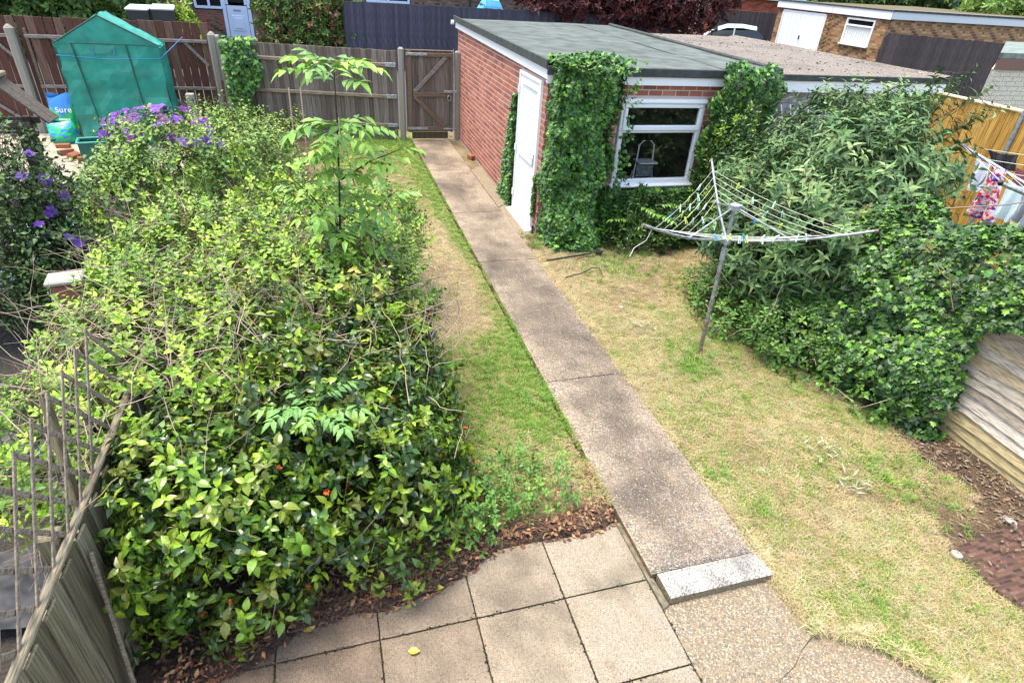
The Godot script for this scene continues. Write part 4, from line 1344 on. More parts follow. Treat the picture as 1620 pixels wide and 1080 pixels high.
	for k in 15:
		s = Shape.new()
		var y0 := 0.03 + k * 0.098
		var segs := 22
		var ph := rnd(0, 9)
		var amp := rnd(0.006, 0.02)
		for i in segs:
			var q := []
			for e in 2:
				var z := -0.9 + 3.0 * (i + e) / segs
				var w := amp * sin(z * 3.1 + ph) + amp * 0.7 * sin(z * 7.3 + ph * 2.0) + 0.5 * amp * big_noise.get_noise_2d(z * 9.0, k * 3.0)
				q.append([z, y0 + w, y0 + 0.145])
			var xo := -0.036
			var xt := -0.004
			var z0: float = q[0][0]
			var z1: float = q[1][0]
			s.quad(Vector3(xo, q[0][1], z0), Vector3(xo, q[1][1], z1), Vector3(xt, q[1][2], z1), Vector3(xt, q[0][2], z0))
			s.quad(Vector3(xo + 0.018, q[0][1], z0), Vector3(xo + 0.018, q[1][1], z1), Vector3(xo, q[1][1], z1), Vector3(xo, q[0][1], z0))
			s.quad(Vector3(xo + 0.018, q[1][1], z1), Vector3(xo + 0.018, q[0][1], z0), Vector3(xt + 0.009, q[0][2], z0), Vector3(xt + 0.009, q[1][2], z1))
		put("board", s, pick("lap_low") if k < 3 else pick("lap_board"), f)
	for z in [-0.85, 0.35, 1.55]: bar("batten", Vector3(0.03, 0.03, z), Vector3(0.03, 1.6, z), 0.045, 0.03, M.rail, f, 0.004, Vector3.RIGHT)
	s = Shape.new()
	s.tube([Vector3(-0.12, 0.045, -0.1), Vector3(-0.1, 0.05, 0.5), Vector3(-0.07, 0.06, 1.0)], [0.018], 6)
	put("loose_batten", s, M.rail, f)

	# low boundary fence on the left with its trellis
	f = thing("boundary_fence", "mossy grey board fence running under the camellia to the corner", "fence", Vector3(-1.38, 0, -2.6))
	for i in 27:
		put("board", cbox(Vector3(0.016, 1.13, 0.112 if i % 2 else 0.118), 0.004), pick("old_board"), f, Vector3(0.02 if i % 2 else 0.0, 0.565, -1.45 + i * 0.107), Basis(Vector3.UP, -0.04))
	bar("capping", Vector3(-0.003, 1.165, -1.5), Vector3(-0.003, 1.145, 1.5), 0.04, 0.026, M.cut_edge, f, 0.005, Vector3.UP)
	for y in [0.95, 0.25]: bar("rail", Vector3(-0.05, y, -1.5), Vector3(-0.05, y, 1.5), 0.07, 0.06, M.rail, f, 0.01, Vector3.RIGHT)
	for z in [-1.4, 0.2]: bar("post", Vector3(-0.08, 0, z), Vector3(-0.08, 1.2, z), 0.09, 0.09, pick("old_board"), f, 0.008, Vector3.RIGHT)
	bar("stay", Vector3(-0.06, 1.0, -0.05), Vector3(-0.12, 1.66, -0.32), 0.07, 0.03, pick("old_board"), f, 0.006, Vector3.RIGHT)
	bar("slanting_cane", Vector3(0.09, 0.1, 0.45), Vector3(0.05, 1.02, 0.2), 0.02, 0.02, M.rail, f, 0.004, Vector3.RIGHT)
	var t := thing("diamond_trellis", "brown diamond lattice trellis standing on the low boundary fence", "trellis", Vector3(-1.4, 1.1, -2.4))
	for i in range(1, 14): # steep slats rising away from the house, and slats crossing them
		var z := -1.4 + i * 0.2
		var h := 0.66 + rnd(-0.02, 0.03)
		var lo := -0.05
		if i > 3: bar("slat", Vector3(0.008, lo, z + 0.28), Vector3(0.008, h, z - 0.34), 0.024, 0.008, M.trellis, t, 0.002, Vector3.RIGHT)
		bar("slat", Vector3(-0.004, lo, z - 0.3), Vector3(-0.004, h - 0.02, z + 0.26), 0.027, 0.008, M.trellis, t, 0.002, Vector3.RIGHT)


# ---------------------------------------------------------------- plants
# a sprig: its stem, and each leaf as [base, dir, up, length, width, kind, fold, droop, segs, ink]
func sprig_mesh(stem: Array, thick: float, bark: Color, leaves: Array) -> ArrayMesh:
	var s := Shape.new()
	s.ink = bark
	if stem.size() > 1: s.tube(stem, [thick, thick * 0.5], 4, false)
	for l in leaves:
		s.ink = l[9]
		s.leaf(l[0], l[1], l[2], l[3], l[4], l[5], l[6], l[7], l[8])
	return s.mesh()


func leaf_mesh(l: Array) -> ArrayMesh:
	var s := Shape.new()
	s.leaf(l[0], l[1], l[2], l[3], l[4], l[5], l[6], l[7], l[8])
	return s.mesh()


func whorl(n: int, length: float, width: float, stem: float, tilt0: float, tilt1: float, kind: int, fold: float, droop: float, segs: int, vary := 0.2) -> Array:
	var out := []
	for i in n:
		var t := float(i) / maxf(1.0, n - 1)
		var a := i * 2.4 + rnd(-0.4, 0.4)
		var tilt := lerpf(tilt1, tilt0, t) + rnd(-0.2, 0.2)
		var o := Vector3(cos(a), 0, sin(a))
		var d := o * sin(tilt) + Vector3.UP * cos(tilt)
		var up := Vector3.UP * sin(tilt) - o * cos(tilt) + rdir() * 0.3
		var l := length * rnd(0.75, 1.15)
		out.append([Vector3.UP * stem * lerpf(0.35, 1.0, t), d, up, l, width * l / length * rnd(0.85, 1.1), kind, fold, droop * rnd(0.5, 1.5), segs, jitter(Color(0.85, 0.85, 0.85), vary)])
	return out


func pairs(n: int, length: float, width: float, stem: float, kind: int, droop: float, segs: int, tip := true) -> Array:
	var out := []
	for i in n:
		var t := (i + 1.0) / n
		var turn := (PI * 0.5 if i % 2 else 0.0) + rnd(-0.3, 0.3)
		for sg in [-1, 1]:
			var o = Vector3(cos(turn), 0, sin(turn)) * sg
			var tilt := lerpf(1.35, 0.7, t) + rnd(-0.15, 0.15)
			var d = o * sin(tilt) + Vector3.UP * cos(tilt)
			var l := length * lerpf(1.1, 0.6, t) * rnd(0.8, 1.15)
			out.append([Vector3.UP * stem * t, d, Vector3.UP * sin(tilt) - o * cos(tilt) + rdir() * 0.25, l, width * l / length, kind, 0.25, droop * rnd(0.5, 1.5), segs, jitter(Color(0.85, 0.85, 0.85), 0.18)])
	return out


func scatter(ells: Array, count: int, lo: float, hi: float, upb: float, loose: float, lump: float, floor_: float, emit: Callable) -> void:
	var sum := 0.0
	var w := []
	for e in ells:
		var a: float = e[1].x * e[1].y + e[1].y * e[1].z + e[1].x * e[1].z
		sum += a
		w.append(sum)
	for i in count:
		var pickd := rng.randf() * sum
		var k := 0
		while w[k] < pickd: k += 1
		var c: Vector3 = ells[k][0]
		var r: Vector3 = ells[k][1]
		var dir := rdir()
		var f := 1.0 + lump * big_noise.get_noise_3d(c.x * 3.0 + dir.x * 2.2 * r.x, dir.y * 2.2 * r.y, c.z + dir.z * 2.2 * r.z) * 2.0
		var rad := lerpf(lo, hi, sqrt(rng.randf())) * f
		var p := c + dir * r * rad
		if p.y < floor_: continue
		var buried := false
		for j in ells.size():
			if j != k and ((p - ells[j][0]) / ells[j][1]).length() < lo * 0.85: buried = true
		if buried: continue
		var nrm := (dir / r).normalized()
		emit.call(p, nrm, (nrm * 0.7 + Vector3.UP * upb + rdir() * loose).normalized(), rad)


# variants: [[mesh, [leaf mesh ...]] ...]; the sprigs that stand nearest give single leaves as parts
func foliage(plant: Node3D, variants: Array, m: Material, part_mats: Array, k: Copies, singles: int, word := "foliage") -> void:
	var order := range(k.t.size())
	if singles > 0:
		var eye := Vector3(0, 3.6, 0)
		var dist := PackedFloat32Array()
		for t in k.t: dist.append(t.origin.distance_squared_to(eye))
		order.sort_custom(func(a, b): return dist[a] < dist[b])
	var sets := []
	for v in variants: sets.append(Copies.new())
	var made := 0
	for i in order:
		var v := rng.randi() % variants.size()
		if made < singles:
			var mat: Material = part_mats[rng.randi() % part_mats.size()]
			for lm in variants[v][1]:
				if made >= singles: break
				var o := put("leaf", lm, mat, plant)
				o.transform = Transform3D(k.t[i].basis, k.t[i].origin - plant.position)
				made += 1
		else:
			sets[v].add(Transform3D(k.t[i].basis, k.t[i].origin - plant.position), lively(k.c[i]))
	for v in variants.size():
		if sets[v].t.size(): spread(word, variants[v][0], m, sets[v], plant)


func lively(k: Color) -> Color: # the yellow of sunlit June leaves
	return Color(k.r * 1.4, k.g * 1.12, k.b * 0.75)


func leaf_mats(inks: Array, rough: float, back: float, green := true) -> Array:
	var out := []
	for k in inks:
		var m := leafy(rough, back)
		m.albedo_color = (lively(k) if green else k).linear_to_srgb()
		out.append(m)
	return out


func sprigs(n: int, maker: Callable, bark: Color, stem: Array, thick: float) -> Array:
	var out := []
	for i in n:
		var leaves: Array = maker.call()
		var singles := []
		for l in leaves: singles.append(leaf_mesh(l))
		out.append([sprig_mesh(stem, thick, bark, leaves), singles])
	return out


# crooked branches from a foot to points in the shell
func branches(called: String, plant: Node3D, foot: Vector3, spread_: float, ends: Array, r0: float, m: Material, sag := 0.1) -> void:
	var s := Shape.new()
	for e in ends:
		var a := foot + Vector3(rnd(-1, 1), 0, rnd(-1, 1)) * spread_
		var pts := []
		var q := 6
		for i in q + 1:
			var t := float(i) / q
			var p: Vector3 = a.lerp(e, t)
			p.y = lerpf(a.y, e.y, pow(t, 0.75))
			p += rdir() * 0.05 * (1.0 if i > 0 and i < q else 0.0)
			pts.append(p - plant.position)
		var rad := []
		for i in q + 1: rad.append(lerpf(r0, r0 * 0.25, float(i) / q))
		s.tube(pts, rad, 5, false)
	put(called, s, m, plant)


func tangle(called: String, plant: Node3D, ells: Array, count: int, length: float, r: float, m: Material, low := 0.75, high := 1.08) -> void:
	var s := Shape.new()
	scatter(ells, count, low, high, 0.3, 0.9, 0.1, 0.1, func(p, nrm, d, _r):
		var t: Vector3 = (d - nrm * d.dot(nrm) * 0.8).normalized()
		var b := rdir() * 0.4
		var pts := []
		for i in 6:
			var u := i / 5.0
			pts.append(p + t * length * u + b * length * u * u * 0.8 + rdir() * 0.012 - plant.position)
		s.ink = jitter(Color(0.85, 0.85, 0.85), 0.3)
		s.tube(pts, [r, r, r * 0.8, r * 0.7, r * 0.5, r * 0.4], 4, false))
	put(called, s, m, plant)


func tree(called: String, label: String, category: String, at: Vector3, h: float, ells: Array, count: int, size: float, inks: Array, trunk_r := 0.12, group := "") -> Node3D:
	var t := thing(called, label, category, at, group)
	var s := Shape.new()
	s.tube([Vector3(0, 0, 0), Vector3(0.05, h * 0.35, 0.03), Vector3(-0.04, h * 0.7, 0), Vector3(0, h, 0.02)], [trunk_r * 1.3, trunk_r, trunk_r * 0.8, trunk_r * 0.5], 8)
	put("trunk", s, M.bark, t)
	var ends := []
	for e in ells:
		for i in 5: ends.append(e[0] + rdir() * e[1] * 0.75)
	branches("limbs", t, at + Vector3(0, h * 0.6, 0), 0.08, ends, trunk_r * 0.45, M.bark)
	var vs := sprigs(3, func(): return whorl(7, 1.0, 0.5, 0.7, 0.5, 1.4, 0, 0.3, 0.3, 2), Color(0.25, 0.2, 0.15), [Vector3.ZERO, Vector3.UP * 0.7], 0.03)
	var k := Copies.new()
	scatter(ells, count, 0.45, 1.06, 0.3, 0.9, 0.22, 0.1, func(p, _n, d, _r):
		k.add(Transform3D(along(d, rnd(0, TAU)), p).scaled_local(Vector3.ONE * size * rnd(0.7, 1.3)), jitter(inks[rng.randi() % inks.size()], 0.25)))
	foliage(t, vs, M.leaf_matt, [], k, 0, "crown")
	return t


func ivy_variants() -> Array:
	var out := []
	for i in 3:
		var s := Shape.new()
		s.ivy(Vector3.ZERO, Vector3(rnd(-0.15, 0.15), 1, 0), Vector3(0, 0, 1), 1.0)
		out.append([s.mesh(), [s.mesh()]])
	return out


func ivy_leaf(k: Copies, p: Vector3, nrm: Vector3, size: float, inks: Array) -> void:
	var d := (Vector3.DOWN * 0.75 + nrm * rnd(0.1, 0.7) + rdir() * 0.65).normalized()
	var z := (nrm + Vector3.UP * 0.45 + rdir() * 0.6)
	z = (z - d * z.dot(d)).normalized()
	k.add(Transform3D(Basis(d.cross(z), d, z), p).scaled_local(Vector3.ONE * size * rnd(0.45, 1.3)), jitter(inks[rng.randi() % inks.size()], 0.3))


func pinnate(n: int, length: float, leaflet: float) -> ArrayMesh: # y along the leaf stalk, z is up
	var s := Shape.new()
	s.ink = Color(0.7, 0.75, 0.6)
	var pt := func(t: float) -> Vector3: return Vector3(0, length * t, -length * 0.22 * t * t)
	s.tube([pt.call(0.0), pt.call(0.33), pt.call(0.66), pt.call(1.0)], [length * 0.012, length * 0.006], 4, false)
	for i in n:
		var t := lerpf(0.3, 0.95, float(i) / (n - 1))
		for sg in [-1, 1]:
			s.ink = jitter(Color(0.85, 0.85, 0.85), 0.15)
			s.leaf(pt.call(t), Vector3(sg, 0.55 + rnd(-0.3, 0.3), -0.2 + rnd(-0.35, 0.3)), Vector3(rnd(-0.5, 0.5), 0.1, 1), leaflet * rnd(0.85, 1.1), leaflet * 0.46, 2, 0.25, 0.3, 3)
	s.leaf(pt.call(1.0), Vector3(0, 1, -0.7), Vector3(0, 0.3, 1), leaflet * 1.1, leaflet * 0.46, 2, 0.25, 0.3, 3)
	return s.mesh()


func sit(dir: Vector3, up := Vector3.UP) -> Basis: # y along dir, z as near to up as can be
	var y := dir.normalized()
	var z := up - y * up.dot(y)
	z = z.normalized() if z.length() > 1e-3 else Vector3.RIGHT
	return Basis(y.cross(z), y, z)


func build_near_plants() -> void:
	# camellia, dark and glossy
	var p := thing("camellia_bush", "big dark glossy camellia bush with rusty spent flowers beside the slabs", "bush", Vector3(0, 0, -3.6))
	var ells := [[Vector3(-0.15, 0.56, -3.25), Vector3(0.85, 0.7, 0.6)], [Vector3(-0.78, 0.55, -2.78), Vector3(0.48, 0.58, 0.42)], [Vector3(0.0, 0.68, -4.1), Vector3(0.82, 0.62, 0.8)], [Vector3(0.34, 0.36, -3.55), Vector3(0.5, 0.4, 0.42)], [Vector3(-1.08, 0.88, -3.0), Vector3(0.3, 0.38, 0.5)], [Vector3(0.22, 0.7, -5.0), Vector3(0.6, 0.55, 0.7)]]
	var vs := sprigs(4, func(): return whorl(6, 0.068, 0.04, 0.11, 1.0, 2.15, 0, 0.22, 0.35, 4, 0.3), Color(0.3, 0.2, 0.12), [Vector3(0, -0.08, 0), Vector3(0.005, 0, 0), Vector3.UP * 0.1], 0.003)
	var k := Copies.new()
	var inks := [Color(0.018, 0.055, 0.01), Color(0.03, 0.085, 0.013), Color(0.015, 0.045, 0.01), Color(0.065, 0.16, 0.018), Color(0.12, 0.25, 0.024), Color(0.17, 0.32, 0.035), Color(0.09, 0.14, 0.022)]
	scatter(ells, 7600, 0.6, 1.12, 0.35, 0.95, 0.34, 0.12, func(q, _n, d, _r):
		if q.z < -4.3 and rng.randf() < 0.45: return
		var ink: Color = inks[rng.randi() % inks.size()]
		if q.z < -4.2 and rng.randf() < 0.5: ink = Color(0.2, 0.25, 0.05)
		k.add(Transform3D(along(d, rnd(0, TAU)), q).scaled_local(Vector3.ONE * rnd(0.6, 1.2)), jitter(ink, 0.25)))
	foliage(p, vs, M.leaf_gloss, leaf_mats(inks, 0.3, 0.22), k, 300)
	var ends := []
	for i in 46:
		var e: Array = ells[i % ells.size()]
		ends.append(e[0] + rdir() * e[1] * 0.85)
	branches("branches", p, Vector3(0.0, 0.0, -3.5), 0.5, ends, 0.016, M.bark)
	tangle("twigs", p, ells, 200, 0.35, 0.0032, M.pale_twig, 0.85, 1.08)
	tangle("upper_twigs", p, [[Vector3(0.15, 1.0, -4.6), Vector3(0.8, 0.38, 0.9)]], 240, 0.4, 0.003, M.pale_twig, 0.75, 1.15)
	# spent flowers
	var spent := paint(Color(0.6, 0.13, 0.025), 0.8)
	var n := 0
	for q in [[0, 0], [0, 0], [0, 0], [0, 0], [0, 0], [0, 0], [0, 0], [0, 0], [0, 0], [0, 0], [0, 0], [0, 0], [0, 0], [0, 0], [0, 0], [0, 0], [0, 0], [0, 0], [0, 0], [0, 0], [0, 0], [0, 0], [0, 0], [0, 0]]:
		var e: Array = ells[n % 4]
		var d := (rdir() + Vector3(0.1, 0.5, 0.8)).normalized()
		var s := Shape.new()
		for i in 9:
			s.ink = jitter(Color(0.9, 0.9, 0.9), 0.4)
			s.leaf(Vector3.ZERO, (rdir() + d * 0.9).normalized(), d, rnd(0.02, 0.035), 0.02, 0, 0.5, -0.5, 2)
		put("spent_flower", s, spent, p, e[0] + d * e[1] * 1.14 - p.position)
		n += 1
	# yellowed leaves
	var yl := leaf_mats([Color(0.42, 0.36, 0.06), Color(0.5, 0.26, 0.04), Color(0.38, 0.4, 0.12)], 0.5, 0.4, false)
	for i in 22:
		var e: Array = ells[i % 4]
		var d := (rdir() + Vector3(0.0, 0.5, 0.6)).normalized()
		var o := put("yellow_leaf", vs[i % 4][1][i % 5], yl[i % 3], p)
		o.transform = Transform3D(along((d + rdir() * 0.6).normalized(), rnd(0, TAU)), e[0] + d * e[1] * 1.04 - p.position)

	# the lighter sprawling shrub over the fence
	p = thing("sprawling_shrub", "yellow green sprawling shrub with bare tangled stems smothering the boundary fence", "shrub", Vector3(-1.2, 0, -5.2))
	ells = [[Vector3(-1.35, 0.98, -4.3), Vector3(0.82, 0.48, 1.1)], [Vector3(-1.25, 0.95, -5.9), Vector3(0.95, 0.46, 1.2)], [Vector3(-0.25, 0.98, -6.5), Vector3(0.85, 0.48, 0.95)], [Vector3(-0.55, 1.02, -4.9), Vector3(0.75, 0.46, 0.9)], [Vector3(-1.75, 0.75, -3.6), Vector3(0.45, 0.5, 0.6)], [Vector3(0.45, 0.9, -6.6), Vector3(0.55, 0.5, 0.75)], [Vector3(0.1, 1.08, -5.0), Vector3(0.7, 0.36, 0.8)]]
	vs = sprigs(4, func(): return pairs(4, 0.064, 0.042, 0.14, 2, 0.25, 3), Color(0.35, 0.22, 0.13), [Vector3(0, -0.1, 0), Vector3(0.01, 0.03, 0), Vector3.UP * 0.15], 0.003)
	k = Copies.new()
	var kk := [Color(0.14, 0.31, 0.03), Color(0.2, 0.4, 0.045), Color(0.11, 0.25, 0.028), Color(0.25, 0.45, 0.06), Color(0.06, 0.16, 0.025)]
	scatter(ells, 4600, 0.55, 1.12, 0.75, 0.65, 0.2, 0.2, func(q, _n, d, _r):
		k.add(Transform3D(along(d, rnd(0, TAU)), q).scaled_local(Vector3.ONE * rnd(0.7, 1.2)), jitter(kk[rng.randi() % kk.size()], 0.2)))
	foliage(p, vs, M.leaf, leaf_mats(kk, 0.5, 0.55), k, 300)
	tangle("bare_stems", p, [ells[0], ells[3], ells[4], ells[1]], 760, 0.5, 0.003, M.pale_twig, 0.85, 1.16)
	tangle("stems", p, ells, 260, 0.5, 0.004, M.twig, 0.6, 1.0)
	tangle("hanging_stems", p, [[Vector3(-0.75, 0.98, -3.85), Vector3(0.7, 0.5, 0.5)], [Vector3(-1.35, 0.95, -3.9), Vector3(0.6, 0.5, 0.8)]], 420, 0.5, 0.0032, M.pale_twig, 0.7, 1.15)
	ends = []
	for i in 30:
		var e: Array = ells[i % ells.size()]
		ends.append(e[0] + rdir() * e[1] * 0.8)
	branches("branches", p, Vector3(-0.9, 0.0, -5.2), 0.6, ends, 0.014, M.bark)

	# rangy fresh shoots between them
	p = thing("lime_saplings", "thin lime green seedlings standing above the sprawling shrub", "sapling", Vector3(-0.5, 0, -6.6))
	vs = sprigs(3, func(): return pairs(3, 0.085, 0.055, 0.16, 2, 0.3, 3), Color(0.2, 0.15, 0.1), [Vector3.ZERO, Vector3.UP * 0.16], 0.003)
	k = Copies.new()
	var sh := Shape.new()
	for i in 9:
		var b := Vector3(rnd(-1.0, 0.5), 0.7, rnd(-7.4, -6.0))
		var t := b + Vector3(rnd(-0.2, 0.2), rnd(0.85, 1.25), rnd(-0.1, 0.1))
		sh.tube([b - p.position, b.lerp(t, 0.5) + rdir() * 0.04 - p.position, t - p.position], [0.008, 0.006, 0.003], 5)
		for j in 9:
			var u := rnd(0.35, 1.0)
			k.add(Transform3D(along((rdir() + Vector3.UP * 0.5).normalized(), rnd(0, TAU)), b.lerp(t, u)).scaled_local(Vector3.ONE * rnd(0.7, 1.1)), jitter(Color(0.2, 0.36, 0.04), 0.2))
	put("stems", sh, M.bark, p)
	foliage(p, vs, M.leaf, leaf_mats([Color(0.2, 0.36, 0.04)], 0.5, 0.5), k, 120)

	# ash seedling standing out of the bush: tiers of drooping feathered leaves
	p = thing("ash_sapling", "slender ash sapling with tiers of bright feathered leaves rising above the bushes", "sapling", Vector3(0.05, 0, -5.0))
	sh = Shape.new()
	sh.tube([Vector3(-0.02, 0.1, 0), Vector3(-0.06, 1.2, 0), Vector3(0.0, 2.0, 0.02), Vector3(0.03, 2.5, 0), Vector3(0.04, 2.86, 0)], [0.016, 0.013, 0.009, 0.007, 0.004], 6)
	put("stem", sh, M.bark, p)
	var fresh := leaf_mats([Color(0.12, 0.31, 0.035), Color(0.17, 0.37, 0.05), Color(0.085, 0.23, 0.04)], 0.45, 0.4)
	var pm := [pinnate(3, 0.2, 0.125), pinnate(3, 0.24, 0.12), pinnate(2, 0.16, 0.12), pinnate(3, 0.22, 0.105), pinnate(4, 0.26, 0.115), pinnate(2, 0.18, 0.13)]
	for tier in [[2.9, 10, 0.9, 0.95], [2.82, 7, 0.9, 0.95], [2.5, 9, 0.95, 1.0], [2.38, 11, 1.1, 1.0], [2.25, 10, 1.2, 1.0], [2.12, 7, 1.2, 1.0], [1.9, 10, 1.2, 1.05], [1.7, 12, 1.2, 1.05], [1.5, 10, 1.2, 1.0]]:
		for i in tier[1]:
			var a = TAU * i / tier[1] + rnd(-0.3, 0.3)
			var d := Vector3(cos(a), rnd(0.1, 0.8) if tier[0] > 2.8 else rnd(-0.05, 0.45), sin(a))
			var o := put("leaf", pm[rng.randi() % 6], fresh[rng.randi() % 3], p)
			o.transform = Transform3D(sit(d).scaled(Vector3.ONE * rnd(0.85, 1.1) * tier[3]), Vector3(0.02 + rnd(-0.01, 0.01), tier[0] + rnd(-0.06, 0.05), 0) + Vector3(d.x, 0, d.z) * rnd(0.0, 0.16))
	for br in [[Vector3(0.02, 2.05, 0), Vector3(0.5, 2.3, 0.05), 7], [Vector3(0, 1.6, 0), Vector3(-0.45, 2.1, -0.2), 7], [Vector3(0, 1.5, 0), Vector3(-0.28, 2.0, 0.1), 6], [Vector3(0, 1.5, 0), Vector3(0.5, 1.85, -0.3), 7]]:
		sh = Shape.new()
		sh.tube([br[0], br[0].lerp(br[1], 0.5) + Vector3(0, 0.03, 0), br[1]], [0.008, 0.006, 0.003], 5)
		put("side_branch", sh, M.bark, p)
		for i in br[2]:
			var t := rnd(0.45, 1.0)
			var d = rdir() + (br[1] - br[0]).normalized() * 0.7
			d.y = rnd(-0.1, 0.5)
			var o := put("leaf", pm[rng.randi() % 6], fresh[rng.randi() % 3], p)
			o.transform = Transform3D(sit(d).scaled(Vector3.ONE * rnd(0.7, 0.95)), br[0].lerp(br[1], t))
	# a second seedling low in the camellia, its fronds blue green
	p = thing("rowan_seedling", "blue green feathery seedling fronds poking from the middle of the camellia", "seedling", Vector3(-0.23, 0.7, -2.95))
	var dull := leaf_mats([Color(0.085, 0.24, 0.07), Color(0.11, 0.28, 0.08)], 0.5, 0.5)
	var rm := pinnate(5, 0.34, 0.105)
	for i in 8:
		var a := -0.5 + i * 0.75
		var o := put("frond", rm, dull[i % 2], p)
		o.transform = Transform3D(sit(Vector3(cos(a), 0.35, sin(a))).scaled(Vector3.ONE * rnd(0.55, 0.8)), Vector3(0.03 * cos(a), 0.62 + rnd(-0.05, 0.08), 0.03 * sin(a)))
	rod("stem", [Vector3(0, -0.3, 0), Vector3(0.01, 0.65, 0)], 0.006, M.green_stem, p, 5)

	# clematis hedge with purple stars
	p = thing("clematis_mound", "leafy mound of clematis with large violet flowers before the green greenhouse", "climber", Vector3(-1.95, 0, -8.8))
	ells = [[Vector3(-1.95, 1.12, -8.9), Vector3(0.85, 0.5, 1.3)], [Vector3(-1.5, 0.8, -9.4), Vector3(0.8, 0.75, 1.4)], [Vector3(-2.4, 0.85, -8.2), Vector3(0.6, 0.5, 0.9)]]
	vs = sprigs(3, func(): return pairs(3, 0.085, 0.055, 0.16, 2, 0.3, 2), Color(0.25, 0.2, 0.1), [Vector3(0, -0.1, 0), Vector3.UP * 0.16], 0.003)
	k = Copies.new()
	var ck := [Color(0.09, 0.22, 0.04), Color(0.14, 0.29, 0.05), Color(0.2, 0.37, 0.06), Color(0.06, 0.15, 0.03)]
	scatter(ells, 3000, 0.6, 1.1, 0.5, 0.75, 0.2, 0.1, func(q, _n, d, _r):
		k.add(Transform3D(along(d, rnd(0, TAU)), q).scaled_local(Vector3.ONE * rnd(0.7, 1.3)), jitter(ck[rng.randi() % 4], 0.2)))
	foliage(p, vs, M.leaf, [], k, 0)
	tangle("stems", p, ells, 120, 0.5, 0.004, M.twig, 0.7, 1.08)
	var violet := leaf_mats([Color(0.15, 0.03, 0.36), Color(0.2, 0.06, 0.42), Color(0.1, 0.015, 0.25), Color(0.12, 0.01, 0.16)], 0.6, 0.5, false)
	clematis_flowers(p, [[Vector3(-2.2, 1.3, -9.5), Vector3(0.75, 0.36, 0.7)], [Vector3(-2.0, 1.32, -9.0), Vector3(0.8, 0.34, 0.9)]], 70, violet, Vector3(0.0, 1.0, 0.3), 0.078)

	# pale slab on a pier, nearly swallowed by the shrub
	p = thing("pier_cap", "pale square coping slab on a brick pier showing through the shrub", "coping", Vector3(-2.1, 0, -5.0))
	var s := Shape.new()
	s.box(Vector3(0, 1.32, 0), Vector3(0.25, 0.04, 0.2), 0.012, Basis(Vector3.UP, 0.15))
	put("cap", s, M.stone, p)
	s = Shape.new()
	s.box(Vector3(0, 0.64, 0), Vector3(0.18, 1.28, 0.14), 0.01)
	put("pier", s, M.brick[4], p)

	# leaves dropped on the slabs
	var drop := leaf_mats([Color(0.38, 0.42, 0.05), Color(0.3, 0.27, 0.04), Color(0.4, 0.34, 0.06)], 0.5, 0.3)
	var spots := [[Vector3(0.42, 0.012, -2.52), "pale yellow fallen leaf at the edge of the leaf litter", 0], [Vector3(0.2, 0.012, -2.12), "green and yellow curled leaf lying alone on a slab", 1], [Vector3(-0.42, 0.012, -2.42), "olive fallen leaf beneath the camellia's lowest branch", 2]]
	for sp in spots:
		var o := thing("fallen_leaf", sp[1], "leaf", sp[0])
		s = Shape.new()
		s.leaf(Vector3(-0.035, 0, 0), Vector3(1, 0, 0.3), Vector3.UP, 0.075, 0.05, 0, 0.35, -0.1, 4)
		put("blade", s, drop[sp[2]], o)


func clematis_flowers(p: Node3D, ells: Array, count: int, mats: Array, lean: Vector3, size: float) -> void:
	for i in count:
		var e: Array = ells[rng.randi() % ells.size()]
		var d := (rdir() * 0.9 + lean).normalized()
		var s := Shape.new()
		var face := (d + rdir() * 0.35 + Vector3(0, 0.2, 0.3)).normalized()
		var b := along(face, rnd(0, TAU))
		for j in 6:
			var a := TAU * j / 6 + rnd(-0.12, 0.12)
			s.ink = jitter(Color(0.85, 0.85, 0.85), 0.2)
			s.leaf(Vector3.ZERO, b * Vector3(cos(a), 0.15, sin(a)), face, size * rnd(0.85, 1.15), size * 0.7, 0, 0.2, 0.15, 3)
		s.ink = Color(2.0, 2.5, 0.8)
		for j in 5: s.leaf(b * Vector3(0, 0.004, 0), (face + rdir() * 0.5).normalized(), rdir(), size * 0.2, size * 0.06, 0, 0.1, 0.1, 2)
		put("flower", s, mats[rng.randi() % mats.size()], p, e[0] + d * e[1] * 1.1 - p.position)


